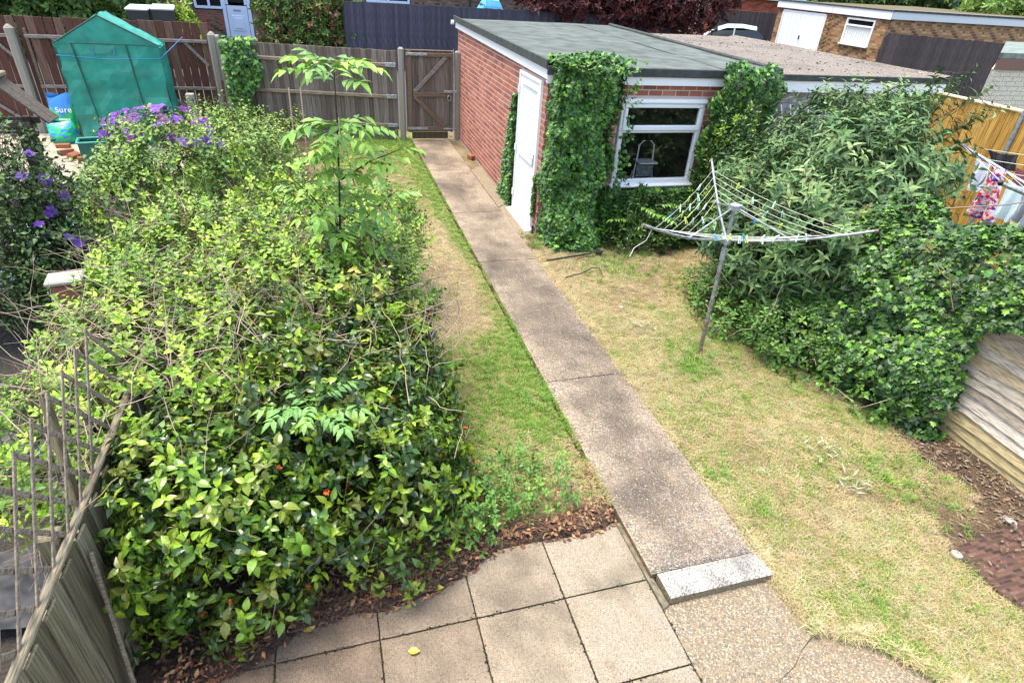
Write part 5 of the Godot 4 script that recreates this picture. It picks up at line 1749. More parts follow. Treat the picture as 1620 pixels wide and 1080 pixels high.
func build_far_plants() -> void:
	# ivy over the garage's corner
	var iv := ivy_variants()
	var inks := [Color(0.017, 0.068, 0.013), Color(0.024, 0.095, 0.017), Color(0.042, 0.15, 0.025), Color(0.02, 0.075, 0.017), Color(0.085, 0.23, 0.03)]
	var p := thing("corner_ivy", "thick curtain of ivy on the brick garage's corner between door and window", "ivy", Vector3(3.6, 0, -8.3))
	var k := Copies.new()
	for i in 26000:
		var face := rng.randf()
		var y := 2.66 * rng.randf()
		var right := 3.97 + 0.1 * big_noise.get_noise_2d(y * 5.0, 3.0) + 0.08 * smoothstep(1.9, 2.4, y)
		var left := 3.04 + 0.07 * big_noise.get_noise_2d(y * 4.0, 31.0)
		var front := -8.0 + 0.34 * smoothstep(0.9, 0.0, y) - 0.12 * smoothstep(2.2, 2.7, y)
		var deep := lerpf(0.0, 0.28, rng.randf() * rng.randf())
		var x := lerpf(left, right, rng.randf())
		var z := front
		var nrm := Vector3(0, 0.2, 1)
		if face < 0.66:
			z += 0.2 * big_noise.get_noise_2d(x * 4.5, y * 4.5) - deep - 0.12 * smoothstep(0.12, 0.0, x - left) - 0.2 * smoothstep(0.2, 0.0, right - x)
			nrm = Vector3(0.8 * smoothstep(0.2, 0.0, right - x) - 0.8 * smoothstep(0.15, 0.0, x - left), 0.2, 1).normalized()
			if big_noise.get_noise_2d(x * 9.0 + 30.0, y * 9.0) < -0.16 and rng.randf() < 0.7: continue
		elif face < 0.86:
			z = lerpf(-8.43, front, rng.randf())
			x = left + deep * 0.5 + 0.1 * big_noise.get_noise_2d(z * 5.0, y * 5.0)
			nrm = Vector3(-1, 0.2, 0.25)
		elif face < 0.93:
			z = lerpf(-8.4, front, rng.randf())
			x = right - deep * 0.6
			nrm = Vector3(1, 0.2, 0.3)
		else:
			y = 2.6 + 0.12 * big_noise.get_noise_2d(x * 4.0, z * 4.0) + rnd(-0.08, 0.05)
			z = lerpf(-8.5, front - 0.05, rng.randf())
			nrm = Vector3(0, 1, 0.3)
		ivy_leaf(k, Vector3(x, y, z), nrm, 0.058, inks)
	for i in 90: # trailing strands at its edges and over the felt
		var a := Vector3(rnd(3.0, 4.3), 2.62, rnd(-8.5, -8.1)) if i % 2 else Vector3(rnd(4.05, 4.2), rnd(0.9, 2.5), -8.05)
		var d := Vector3(rnd(-0.3, 0.5), rnd(-0.3, 0.15), rnd(-0.9, 0.1)).normalized() if i % 2 else Vector3(rnd(0.2, 1.0), rnd(-0.8, 0.5), -0.2).normalized()
		for j in 4: ivy_leaf(k, a + d * 0.045 * j + rdir() * 0.015, Vector3(0, 0.6, 0.7), 0.05, inks)
	foliage(p, iv, M.leaf, leaf_mats(inks, 0.5, 0.5), k, 120)

	p = thing("door_ivy", "narrow strip of ivy climbing the brick wall beside the white door", "ivy", Vector3(3.0, 0, -9.9))
	k = Copies.new()
	for i in 2600:
		var y := 1.9 * pow(rng.randf(), 1.25)
		var wide := 0.72 * clampf(1.0 - y / 2.1, 0.0, 1.0) * (1.0 + 0.4 * big_noise.get_noise_2d(y * 5.0, 7.0)) + 0.05
		var z := -9.7 - wide * rng.randf()
		ivy_leaf(k, Vector3(2.99 - 0.07 * rng.randf(), y, z), Vector3(-1, 0.2, 0.1), 0.055, inks)
	for i in 260:
		ivy_leaf(k, Vector3(2.99 - 0.03 * rng.randf(), rnd(0.3, 0.95), rnd(-8.58, -8.5)), Vector3(-1, 0.2, 0.1), 0.045, inks)
	foliage(p, iv, M.leaf, [], k, 0)

	p = thing("party_wall_ivy", "ivy column at the window's far side, reaching the garage roof edge", "ivy", Vector3(6.2, 0, -8.3))
	k = Copies.new()
	for i in 6500:
		var y := 2.75 * rng.randf()
		var left := 5.56 + 0.1 * big_noise.get_noise_2d(y * 4.0, 13.0)
		if y > 2.25: left += 0.06
		var x := lerpf(left, 6.72, rng.randf())
		if y > 2.62 + 0.1 * big_noise.get_noise_2d(x * 6.0, 2.0) - 0.25 * smoothstep(6.5, 6.75, x): continue
		var z := -8.43 + (0.2 + 0.06 * big_noise.get_noise_2d(x * 5.0, y * 5.0)) * lerpf(0.5, 1.0, sqrt(rng.randf()))
		z += 0.17 * smoothstep(1.9, 2.5, y) - 0.12 * smoothstep(2.5, 2.7, y)
		if big_noise.get_noise_2d(x * 8.0 + 30.0, y * 8.0) < -0.16 and rng.randf() < 0.7: continue
		ivy_leaf(k, Vector3(x, y, z), Vector3(0, 0.15, 1), 0.066, inks)
	foliage(p, iv, M.leaf, [], k, 0)

	# evergreen with pale shoots before it, and dark growth under the window
	p = thing("spindle_shrub", "upright evergreen shrub with fresh yellow green shoots beside the garage window", "shrub", Vector3(5.5, 0, -7.8))
	var ells := [[Vector3(5.9, 1.15, -7.95), Vector3(0.36, 0.9, 0.3)], [Vector3(5.75, 0.45, -7.7), Vector3(0.5, 0.5, 0.4)], [Vector3(6.2, 0.7, -7.6), Vector3(0.45, 0.6, 0.45)]]
	var vs := sprigs(3, func(): return whorl(8, 0.065, 0.03, 0.12, 0.4, 1.3, 0, 0.3, 0.2, 2), Color(0.2, 0.2, 0.1), [Vector3.ZERO, Vector3.UP * 0.12], 0.003)
	k = Copies.new()
	var ek := [Color(0.02, 0.065, 0.015), Color(0.035, 0.1, 0.02), Color(0.16, 0.33, 0.04), Color(0.03, 0.09, 0.018)]
	scatter(ells, 1900, 0.5, 1.1, 0.6, 0.7, 0.2, 0.1, func(q, _n, d, _r):
		k.add(Transform3D(along(d, rnd(0, TAU)), q).scaled_local(Vector3.ONE * rnd(0.8, 1.3)), jitter(ek[rng.randi() % 4], 0.25)))
	foliage(p, vs, M.leaf_gloss, [], k, 0)
	p = thing("window_undergrowth", "dark evergreen undergrowth filling the wall below the garage window", "shrub", Vector3(4.8, 0, -8.0))
	ells = [[Vector3(4.45, 0.3, -8.15), Vector3(0.5, 0.38, 0.3)], [Vector3(5.1, 0.28, -7.95), Vector3(0.55, 0.36, 0.4)], [Vector3(4.75, 0.2, -7.75), Vector3(0.7, 0.3, 0.35)]]
	k = Copies.new()
	scatter(ells, 1500, 0.5, 1.1, 0.5, 0.7, 0.2, 0.05, func(q, _n, d, _r):
		k.add(Transform3D(along(d, rnd(0, TAU)), q).scaled_local(Vector3.ONE * rnd(0.8, 1.2)), jitter([ek[0], ek[1], ek[3]][rng.randi() % 3], 0.25)))
	foliage(p, vs, M.leaf_gloss, [], k, 0)
	k = Copies.new()
	for i in 5200:
		var x := rnd(3.95, 5.75)
		var y := 0.78 * rng.randf() + 0.08 * big_noise.get_noise_2d(x * 5.0, 41.0)
		ivy_leaf(k, Vector3(x, y, -8.4 + 0.22 * rng.randf() + 0.2 * smoothstep(0.6, 0.0, y)), Vector3(0, 0.25, 1), 0.06, inks)
	foliage(p, iv, M.leaf, [], k, 0, "ivy_growth")
	p = thing("rowan_clump", "feathery leaved seedling clump under the sill of the garage window", "seedling", Vector3(4.4, 0, -7.75))
	var rm := pinnate(6, 0.4, 0.1)
	var dull := leaf_mats([Color(0.11, 0.29, 0.06), Color(0.15, 0.34, 0.06)], 0.5, 0.5)
	for i in 15:
		var a := rnd(0, TAU)
		var o := put("frond", rm, dull[i % 2], p)
		o.transform = Transform3D(sit(Vector3(cos(a), 0.3, sin(a) + 0.4)).scaled(Vector3.ONE * rnd(0.7, 1.0)), Vector3(rnd(-0.2, 0.35), rnd(0.2, 0.68), rnd(-0.12, 0.1)))
	for i in 4: rod("stem", [Vector3(rnd(-0.1, 0.2), 0, 0), Vector3(rnd(-0.2, 0.3), 0.66, 0)], 0.006, M.green_stem, p, 5)

	# buddleja
	p = thing("buddleja", "tall arching grey green buddleja with long pointed leaves behind the rotary dryer", "bush", Vector3(5.9, 0, -6.3))
	ells = [[Vector3(5.7, 1.1, -6.1), Vector3(0.9, 0.8, 0.9)], [Vector3(6.55, 1.55, -6.4), Vector3(0.8, 0.72, 0.85)], [Vector3(5.0, 0.75, -5.7), Vector3(0.55, 0.72, 0.7)], [Vector3(5.35, 1.15, -5.15), Vector3(0.62, 0.7, 0.62)], [Vector3(6.1, 1.75, -5.5), Vector3(0.7, 0.55, 0.7)]]
	vs = sprigs(4, func(): return pairs(4, 0.155, 0.064, 0.24, 1, 0.65, 4), Color(0.3, 0.28, 0.18), [Vector3(0, -0.15, 0), Vector3(0.015, 0.05, 0), Vector3.UP * 0.22], 0.004)
	k = Copies.new()
	var bk := [Color(0.042, 0.12, 0.05), Color(0.07, 0.175, 0.075), Color(0.028, 0.08, 0.035), Color(0.11, 0.225, 0.105), Color(0.16, 0.28, 0.15)]
	scatter(ells, 2500, 0.5, 1.12, 0.5, 0.8, 0.3, 0.15, func(q, _n, d, _r):
		if q.x < 4.75 and q.y < 0.5: return
		k.add(Transform3D(along(d, rnd(0, TAU)), q).scaled_local(Vector3.ONE * rnd(0.75, 1.15)), jitter(bk[rng.randi() % bk.size()], 0.18)))
	var ends := []
	var sh := Shape.new()
	for i in 44: # long shoots that stand out of the top
		var b := Vector3(rnd(6.0, 7.05), rnd(1.85, 2.15), rnd(-6.9, -5.8))
		var d := Vector3(rnd(-0.1, 0.8), rnd(0.5, 1.0), rnd(-0.3, 0.5)).normalized()
		var len_ := rnd(0.3, 0.7) + 0.35 * smoothstep(6.4, 7.2, b.x)
		var t := b + d * len_ + Vector3(0.1, -0.05, 0.05)
		sh.tube([b - d * 0.5 - p.position, b - p.position, b.lerp(t, 0.6) + Vector3(0, 0.03, 0) - p.position, t - p.position], [0.009, 0.007, 0.005, 0.003], 5)
		for j in int(len_ / 0.11):
			var u := (j + 0.7) / (len_ / 0.11)
			k.add(Transform3D(along((d + rdir() * 0.2).normalized(), rnd(0, TAU)), b.lerp(t, u)).scaled_local(Vector3.ONE * rnd(0.85, 1.15)), jitter(bk[1 + rng.randi() % 4], 0.18))
	put("shoots", sh, M.twig, p)
	foliage(p, vs, M.leaf_matt, leaf_mats(bk, 0.65, 0.5), k, 300)
	for i in 40:
		var e: Array = ells[i % ells.size()]
		ends.append(e[0] + rdir() * e[1] * 0.8)
	branches("branches", p, Vector3(5.75, 0, -6.2), 0.3, ends, 0.02, M.twig)
	var dead := paint(Color(0.33, 0.2, 0.1), 0.9)
	for i in 9: # last year's flower spikes
		var e: Array = ells[i % 4]
		var d := (rdir() + Vector3(-0.6, 0.4, 0.7)).normalized()
		var b: Vector3 = e[0] + d * e[1] - p.position
		sh = Shape.new()
		var q := (d + rdir() * 0.6).normalized()
		sh.tube([b, b + q * 0.08, b + q * 0.2], [0.006, 0.018, 0.003], 6)
		for j in 24: sh.leaf(b + q * rnd(0.05, 0.2), (rdir() + q * 0.5).normalized(), rdir(), 0.025, 0.01, 0, 0.2, 0, 2)
		put("dead_spike", sh, dead, p)

	# ivy over the boundary fence, and low growth at its foot
	p = thing("ivy_hedge", "great bank of ivy swallowing the fence between lawn and neighbour's washing", "hedge", Vector3(5.3, 0, -4.6))
	k = Copies.new()
	var hk := [Color(0.012, 0.045, 0.01), Color(0.017, 0.065, 0.012), Color(0.03, 0.105, 0.016), Color(0.014, 0.05, 0.012), Color(0.075, 0.2, 0.025)]
	for i in 78000:
		var z := rnd(-5.2, -1.7)
		var t := rng.randf()
		var top := 1.72 + 0.16 * big_noise.get_noise_2d(z * 2.0, 5.0) + 0.16 * smoothstep(-4.2, -2.8, z) - 0.35 * smoothstep(-4.5, -5.2, z)
		var bulge := 0.38 + 0.5 * big_noise.get_noise_2d(z * 2.4, t * 4.0) + 0.3 * smoothstep(-3.0, -4.8, z) * smoothstep(0.7, 0.15, t)
		bulge *= smoothstep(-2.2, -3.4, z) * 0.75 + 0.25
		if big_noise.get_noise_2d(z * 7.0 + 50.0, t * 16.0) < 0.0 and rng.randf() < 0.85: continue
		var deep := lerpf(0.3, 1.05, sqrt(rng.randf()))
		var x := 0.0
		var y := 0.0
		var nrm := Vector3(-1, 0.35, 0.25)
		if t < 0.72:
			var q := t / 0.72
			y = top * 0.93 * q
			x = 5.46 - bulge * (1.0 - 0.45 * q * q * q) * deep
			# bare fence shows below and towards the house
			var ragged := 0.12 * big_noise.get_noise_2d(z * 7.0, y * 5.0)
			if z > -2.93 + ragged - 0.12 * y and y < 1.3 + ragged + 0.35 * (z + 2.9): continue
		else:
			var q := (t - 0.72) / 0.28 * PI
			x = 5.6 - (0.14 + bulge * 0.55) * cos(q) + 0.1 * smoothstep(0.0, PI, q)
			y = top * 0.93 + (0.1 + 0.14 * deep + 0.06 * big_noise.get_noise_2d(x * 5.0, z * 4.0)) * sin(q)
			nrm = Vector3(-cos(q), 0.3 + sin(q), 0.2)
		ivy_leaf(k, Vector3(x, y, z), nrm, 0.058, hk)
	foliage(p, iv, M.leaf, leaf_mats(hk, 0.5, 0.5), k, 300)
	tangle("stems", p, [[Vector3(5.35, 0.8, -4.2), Vector3(0.25, 0.9, 1.1)]], 90, 0.4, 0.005, M.twig, 0.6, 1.0)
	sh = Shape.new()
	sh.tube([Vector3(0.15, 1.95, 0.6), Vector3(0.35, 2.1, 0.95), Vector3(0.6, 2.25, 1.2), Vector3(0.85, 2.33, 1.5)], [0.008, 0.006, 0.003], 5)
	put("stray_shoot", sh, M.twig, p)
	p = thing("hedge_foot_brambles", "low bramble and seedling growth at the foot of the ivy bank", "bramble", Vector3(4.8, 0, -4.8))
	ells = [[Vector3(4.65, 0.18, -5.5), Vector3(0.4, 0.35, 0.7)], [Vector3(4.75, 0.2, -4.5), Vector3(0.35, 0.35, 0.5)], [Vector3(5.1, 0.2, -3.7), Vector3(0.35, 0.3, 0.5)], [Vector3(4.35, 0.1, -5.15), Vector3(0.2, 0.22, 0.25)]]
	vs = sprigs(3, func(): return pairs(3, 0.075, 0.045, 0.14, 2, 0.3, 3), Color(0.2, 0.2, 0.1), [Vector3.ZERO, Vector3.UP * 0.14], 0.003)
	k = Copies.new()
	scatter(ells, 1300, 0.4, 1.15, 0.6, 0.8, 0.2, 0.02, func(q, _n, d, _r):
		k.add(Transform3D(along(d, rnd(0, TAU)), q).scaled_local(Vector3.ONE * rnd(0.6, 1.1)), jitter([Color(0.06, 0.17, 0.04), Color(0.09, 0.22, 0.045), Color(0.045, 0.12, 0.03)][rng.randi() % 3], 0.25)))
	foliage(p, vs, M.leaf, [], k, 0)
	tangle("dry_stems", p, ells, 60, 0.45, 0.004, M.pale_twig, 0.7, 1.3)

	# weeds where the bed meets the lawn
	p = thing("bed_weeds", "low leafy weeds where the bed meets the lawn and the slabs", "weed", Vector3(1.2, 0, -3.1))
	ells = [[Vector3(1.12, 0.06, -3.2), Vector3(0.42, 0.24, 0.3)], [Vector3(0.8, 0.08, -3.0), Vector3(0.3, 0.22, 0.25)]]
	k = Copies.new()
	scatter(ells, 420, 0.3, 1.15, 0.7, 0.7, 0.2, 0.02, func(q, _n, d, _r):
		k.add(Transform3D(along(d, rnd(0, TAU)), q).scaled_local(Vector3.ONE * rnd(0.45, 0.8)), jitter([Color(0.06, 0.19, 0.04), Color(0.1, 0.25, 0.05)][rng.randi() % 2], 0.25)))
	foliage(p, vs, M.leaf, [], k, 0)

	# ivy on the board fence, far hedge, trees and shrubs behind
	p = thing("fence_ivy", "ivy clump over the concrete post where the brown and grey fences meet", "ivy", Vector3(-1.7, 0, -15))
	k = Copies.new()
	for i in 2600:
		var y := 2.05 * rng.randf()
		var wide := 0.62 * (0.55 + 0.45 * smoothstep(0.2, 1.6, y)) * (1.0 + 0.3 * big_noise.get_noise_2d(y * 4.0, 22.0))
		ivy_leaf(k, Vector3(-1.95 + wide * rng.randf(), y, -15.02 + 0.3 * rng.randf()), Vector3(0.1, 0.3, 1), 0.1, inks)
	foliage(p, iv, M.leaf, [], k, 0)
	p = thing("end_bed_plants", "straggly young plants in the bed before the grey board fence", "plant", Vector3(-1.2, 0, -14.2))
	ells = [[Vector3(-1.3, 0.25, -14.3), Vector3(0.9, 0.4, 0.5)], [Vector3(-1.4, 0.3, -12.8), Vector3(0.6, 0.5, 0.8)], [Vector3(-1.1, 0.5, -11.2), Vector3(0.5, 0.55, 0.8)]]
	k = Copies.new()
	scatter(ells, 700, 0.3, 1.2, 0.7, 0.7, 0.2, 0.05, func(q, _n, d, _r):
		k.add(Transform3D(along(d, rnd(0, TAU)), q).scaled_local(Vector3.ONE * rnd(0.7, 1.3)), jitter([Color(0.1, 0.22, 0.05), Color(0.17, 0.3, 0.06)][rng.randi() % 2], 0.25)))
	foliage(p, vs, M.leaf, [], k, 0)
	for c in [[Vector3(-0.62, 0, -12.0), 1.55], [Vector3(-0.42, 0, -12.0), 1.55], [Vector3(0.2, 0, -12.2), 1.0]]:
		p = thing("garden_cane", "thin bare garden cane stuck in the bed by the ash sapling", "cane", c[0], "garden canes in the far bed")
		rod("cane", [Vector3(0, 0, 0), Vector3(0.03, c[1], 0)], 0.012, M.pale_twig, p, 5)

	var green := [Color(0.05, 0.13, 0.03), Color(0.075, 0.17, 0.035), Color(0.035, 0.09, 0.025)]
	tree("clipped_hedge", "bushy mixed hedge with reddish patches against the dark far fence", "hedge", Vector3(-0.35, 0, -26), 1.0, [[Vector3(-0.55, 1.3, -26), Vector3(1.4, 1.6, 0.9)], [Vector3(0.6, 1.2, -25.8), Vector3(1.0, 1.5, 0.8)]], 3600, 0.15, [Color(0.05, 0.13, 0.03), Color(0.1, 0.2, 0.04), Color(0.13, 0.075, 0.05), Color(0.035, 0.09, 0.02)], 0.08)
	var gi := [[-20.0, -29.0, 3.2], [-15.5, -28.0, 2.8], [-11.5, -28.5, 3.0], [-8.6, -28.0, 2.4], [-7.0, -27.4, 1.4]]
	var gl := ["dark leafy tree above the brown fence's far end", "broad leafy tree behind the concrete fence post", "dense tree above the greenhouse's ridge", "leafy tree behind the wheelie bins", "small rounded tree beside the terrace's window"]
	for i in 5: tree("leafy_tree", gl[i], "tree", Vector3(gi[i][0], 0, gi[i][1]), 2.4, [[Vector3(gi[i][0], 2.2, gi[i][1]), Vector3(2.6, 2.4, 1.6) * gi[i][2] / 3.0], [Vector3(gi[i][0] + 1.0, 1.2, gi[i][1] + 0.6), Vector3(1.8, 1.4, 1.2) * gi[i][2] / 3.0], [Vector3(gi[i][0] - 1.0, 3.2, gi[i][1]), Vector3(2.0, 1.6, 1.4)]], 2600, 0.24, green, 0.16, "trees along the access lane")
	tree("golden_conifer", "small bright yellow green feathery shrub beside the wheelie bins", "shrub", Vector3(-3.9, 0, -22.6), 1.2, [[Vector3(-3.95, 1.2, -22.6), Vector3(0.55, 0.8, 0.5)]], 700, 0.13, [Color(0.24, 0.4, 0.05), Color(0.18, 0.33, 0.04)], 0.05)
	tree("purple_tree", "dark purple leaved tree overhanging the far dark fence", "tree", Vector3(12.3, 0, -26.2), 2.3, [[Vector3(9.6, 3.2, -25.6), Vector3(2.0, 1.2, 1.5)], [Vector3(12.2, 3.1, -25.3), Vector3(2.3, 1.35, 1.6)], [Vector3(14.8, 3.2, -25.3), Vector3(2.0, 1.45, 1.6)], [Vector3(12.3, 4.6, -26), Vector3(3.4, 1.6, 2.0)]], 7000, 0.19, [Color(0.05, 0.012, 0.02), Color(0.075, 0.018, 0.025), Color(0.035, 0.01, 0.016), Color(0.1, 0.03, 0.03)], 0.2)
	tree("pale_green_tree", "airy pale green tree at the corner above the paling fence", "tree", Vector3(28.6, 0.5, -22.5), 2.6, [[Vector3(28.6, 3.4, -22.5), Vector3(1.5, 1.1, 1.4)], [Vector3(29.8, 3.2, -22.0), Vector3(1.3, 1.0, 1.3)]], 1700, 0.2, [Color(0.15, 0.3, 0.08), Color(0.1, 0.22, 0.06), Color(0.2, 0.36, 0.1)], 0.1)
	tree("roofside_tree", "dark tree behind the buff garage's mossy roof", "tree", Vector3(35, 0.5, -38), 3.0, [[Vector3(35, 3.6, -38), Vector3(3.0, 2.0, 2.0)], [Vector3(39, 3.8, -36), Vector3(2.6, 1.6, 2.0)]], 2200, 0.3, green, 0.15)


# ---------------------------------------------------------------- single objects
func build_dryer() -> void:
	var foot := Vector3(3.829, 0.0, -4.808)
	var d := thing("rotary_dryer", "old three armed rotary clothes dryer standing open on the dry lawn", "clothes dryer", foot)
	var ax := Vector3(-0.048, 1, 0.025).normalized()
	var u := ax.cross(Vector3.BACK).normalized()
	var v := ax.cross(u)
	var hub := ax * 1.41
	var boss := ax * 1.765
	rod("pole", [ax * 0.42, ax * 1.2], 0.02, M.pole, d, 12)
	rod("ground_socket", [Vector3.ZERO, ax * 0.44], 0.023, M.sleeve, d, 12)
	rod("socket_collar", [ax * 0.42, ax * 0.45], 0.027, M.sleeve, d, 12)
	rod("inner_mast", [ax * 1.15, boss], 0.017, M.pole, d, 12)
	rod("sleeve", [ax * 1.19, ax * 1.32], 0.028, M.galv, d, 12)
	var s := Shape.new()
	s.tube([hub - ax * 0.03, hub + ax * 0.03], [0.05], 12)
	put("hub", s, M.galv, d)
	s = Shape.new()
	s.tube([boss - ax * 0.035, boss - ax * 0.02, boss + ax * 0.02], [0.03, 0.062, 0.05], 12)
	s.box(boss + u * 0.05, Vector3(0.06, 0.03, 0.05), 0.006)
	put("boss", s, M.galv, d)
	var dirs := []
	for a in [3.443, 1.213, 5.401]: dirs.append(((u * cos(a) + v * sin(a)) * cos(0.337) + ax * sin(0.337)).normalized())
	for q in dirs:
		s = Shape.new()
		var pts := []
		for i in 7: pts.append(hub + q * (1.3 * i / 6.0) - ax * 0.045 * sin(PI * i / 6.0))
		s.tube(pts, [0.0125], 10)
		var arm := put("arm", s, M.pole, d)
		s = Shape.new()
		s.tube([hub + q * 1.285, hub + q * 1.315], [0.0145], 8)
		put("end_cap", s, M.sleeve, arm)
		rod("strut", [boss, hub + q * 0.62 - ax * 0.045 * 0.95], 0.009, M.pole, d)
		s = Shape.new()
		s.tube([hub + q * 0.61 - ax * 0.045, hub + q * 0.65 - ax * 0.045], [0.018], 8)
		put("strut_clip", s, M.galv, d)
	var lines := []
	for k in 3:
		var p: Vector3 = dirs[k]
		var q: Vector3 = dirs[(k + 1) % 3]
		for t in [0.52, 0.61, 0.7, 0.79, 0.88]:
			var pts := []
			for i in 9:
				var w := i / 8.0
				pts.append((hub + p * 1.3 * t).lerp(hub + q * 1.3 * t, w) - ax * (0.03 + 0.03 * t) * sin(PI * w) - ax * 0.012)
			lines.append(pts)
			rod("line", pts, 0.0018, M.cord, d, 4)
	rod("loose_line", [hub + dirs[0] * 1.17, hub + dirs[0] * 1.2 + Vector3(-0.03, -0.12, 0.02), hub + dirs[0] * 1.28 + Vector3(-0.08, -0.2, 0.02), hub + dirs[0] * 1.3 + Vector3(-0.11, -0.27, 0.05)], 0.003, M.cord, d, 4)
	# pegs, each clipped over a line: [line, how far along, colour]
	var inks := [paint(Color(0.42, 0.68, 0.55), 0.5), paint(Color(0.55, 0.68, 0.07), 0.5), paint(Color(0.03, 0.36, 0.6), 0.5), paint(Color(0.62, 0.72, 0.66), 0.5)]
	var say := ["pale mint clothes peg clipped to a line of the rotary dryer", "lime yellow clothes peg clipped to a line of the rotary dryer", "", "whitish clothes peg clipped to a line of the rotary dryer"]
	var names := ["mint pegs on the rotary dryer", "lime pegs on the rotary dryer", "", "whitish pegs on the rotary dryer"]
	var blues := ["bright blue peg on the outer line near the dryer's short side arm", "bright blue peg hanging beside the dryer's pole below the hub", "bright blue peg on an inner line beyond the dryer's strut", "small blue peg close to the arm with the loose cord end"]
	var nb := 0
	for k in [[4, 0.25, 2], [4, 0.4, 0], [4, 0.55, 1], [4, 0.75, 0], [3, 0.35, 1], [3, 0.5, 0], [3, 0.66, 0], [2, 0.3, 1], [2, 0.42, 1], [2, 0.6, 0], [1, 0.36, 0], [0, 0.5, 0], [1, 0.7, 3], [9, 0.5, 0], [9, 0.22, 1], [8, 0.6, 0], [8, 0.36, 0], [6, 0.72, 1], [5, 0.5, 2], [7, 0.52, 0], [14, 0.55, 2], [14, 0.62, 1], [14, 0.66, 0], [14, 0.45, 0], [14, 0.38, 3], [13, 0.36, 0], [13, 0.52, 1], [13, 0.7, 2], [12, 0.4, 3], [12, 0.55, 0], [14, 0.28, 0], [14, 0.24, 3]]:
		var pts: Array = lines[k[0]]
		var w: float = k[1] * 8.0
		var i := int(w)
		var at: Vector3 = pts[i].lerp(pts[i + 1], w - i)
		var label: String = say[k[2]]
		if k[2] == 2:
			label = blues[nb]
			nb += 1
		var o := thing("clothes_peg", label, "clothes peg", foot + at, names[k[2]])
		o.basis = Basis(Vector3.UP, rnd(0, TAU)) * Basis(Vector3.RIGHT, rnd(-0.4, 0.4)) * Basis(Vector3.BACK, rnd(-0.5, 0.5))
		o.scale = Vector3.ONE * 0.85
		for sg in [-1, 1]:
			s = Shape.new()
			s.box(Vector3(0.007 * sg, -0.018, 0), Vector3(0.0075, 0.085, 0.013), 0.002, Basis(Vector3.BACK, 0.1 * sg))
			put("jaw", s, inks[k[2]], o)
		s = Shape.new()
		s.tube([Vector3(0, -0.022, -0.008), Vector3(0, -0.022, 0.008)], [0.006], 6)
		put("spring", s, M.galv, o)


func hang(called: String, label: String, category: String, corners: Array, ink: Color, tex: Texture2D = null, ruffle := 0.03, along_x := 0.0) -> void: # cloth: four corners, the top edge first
	var o := thing(called, label, category, (corners[0] + corners[1]) * 0.5)
	var s := Shape.new()
	var n := 14
	var g := []
	for j in n + 1:
		var row := []
		for i in n + 1:
			var a := i / float(n)
			var b := j / float(n)
			var p: Vector3 = corners[0].lerp(corners[1], a).lerp(corners[3].lerp(corners[2], a), b)
			p.x += ruffle * (0.3 + b) * (sin(a * 11.0 + b * 2.0) + 0.6 * sin(a * 23.0 + 1.0 + b * 3.0)) + along_x * b
			p.y -= 0.02 * sin(PI * a) * (1.0 - b) - 0.015 * sin(a * 9.0) * b
			row.append(p - o.position)
		g.append(row)
	for j in n:
		for i in n: s.quad(g[j][i], g[j + 1][i], g[j + 1][i + 1], g[j][i + 1])
	var m := leafy(0.85, 0.3)
	m.albedo_color = ink.linear_to_srgb()
	if tex != null:
		m.albedo_texture = tex
		m.uv1_triplanar = true
		m.uv1_scale = Vector3(2.2, 2.2, 2.2)
	put("cloth", s, m, o)


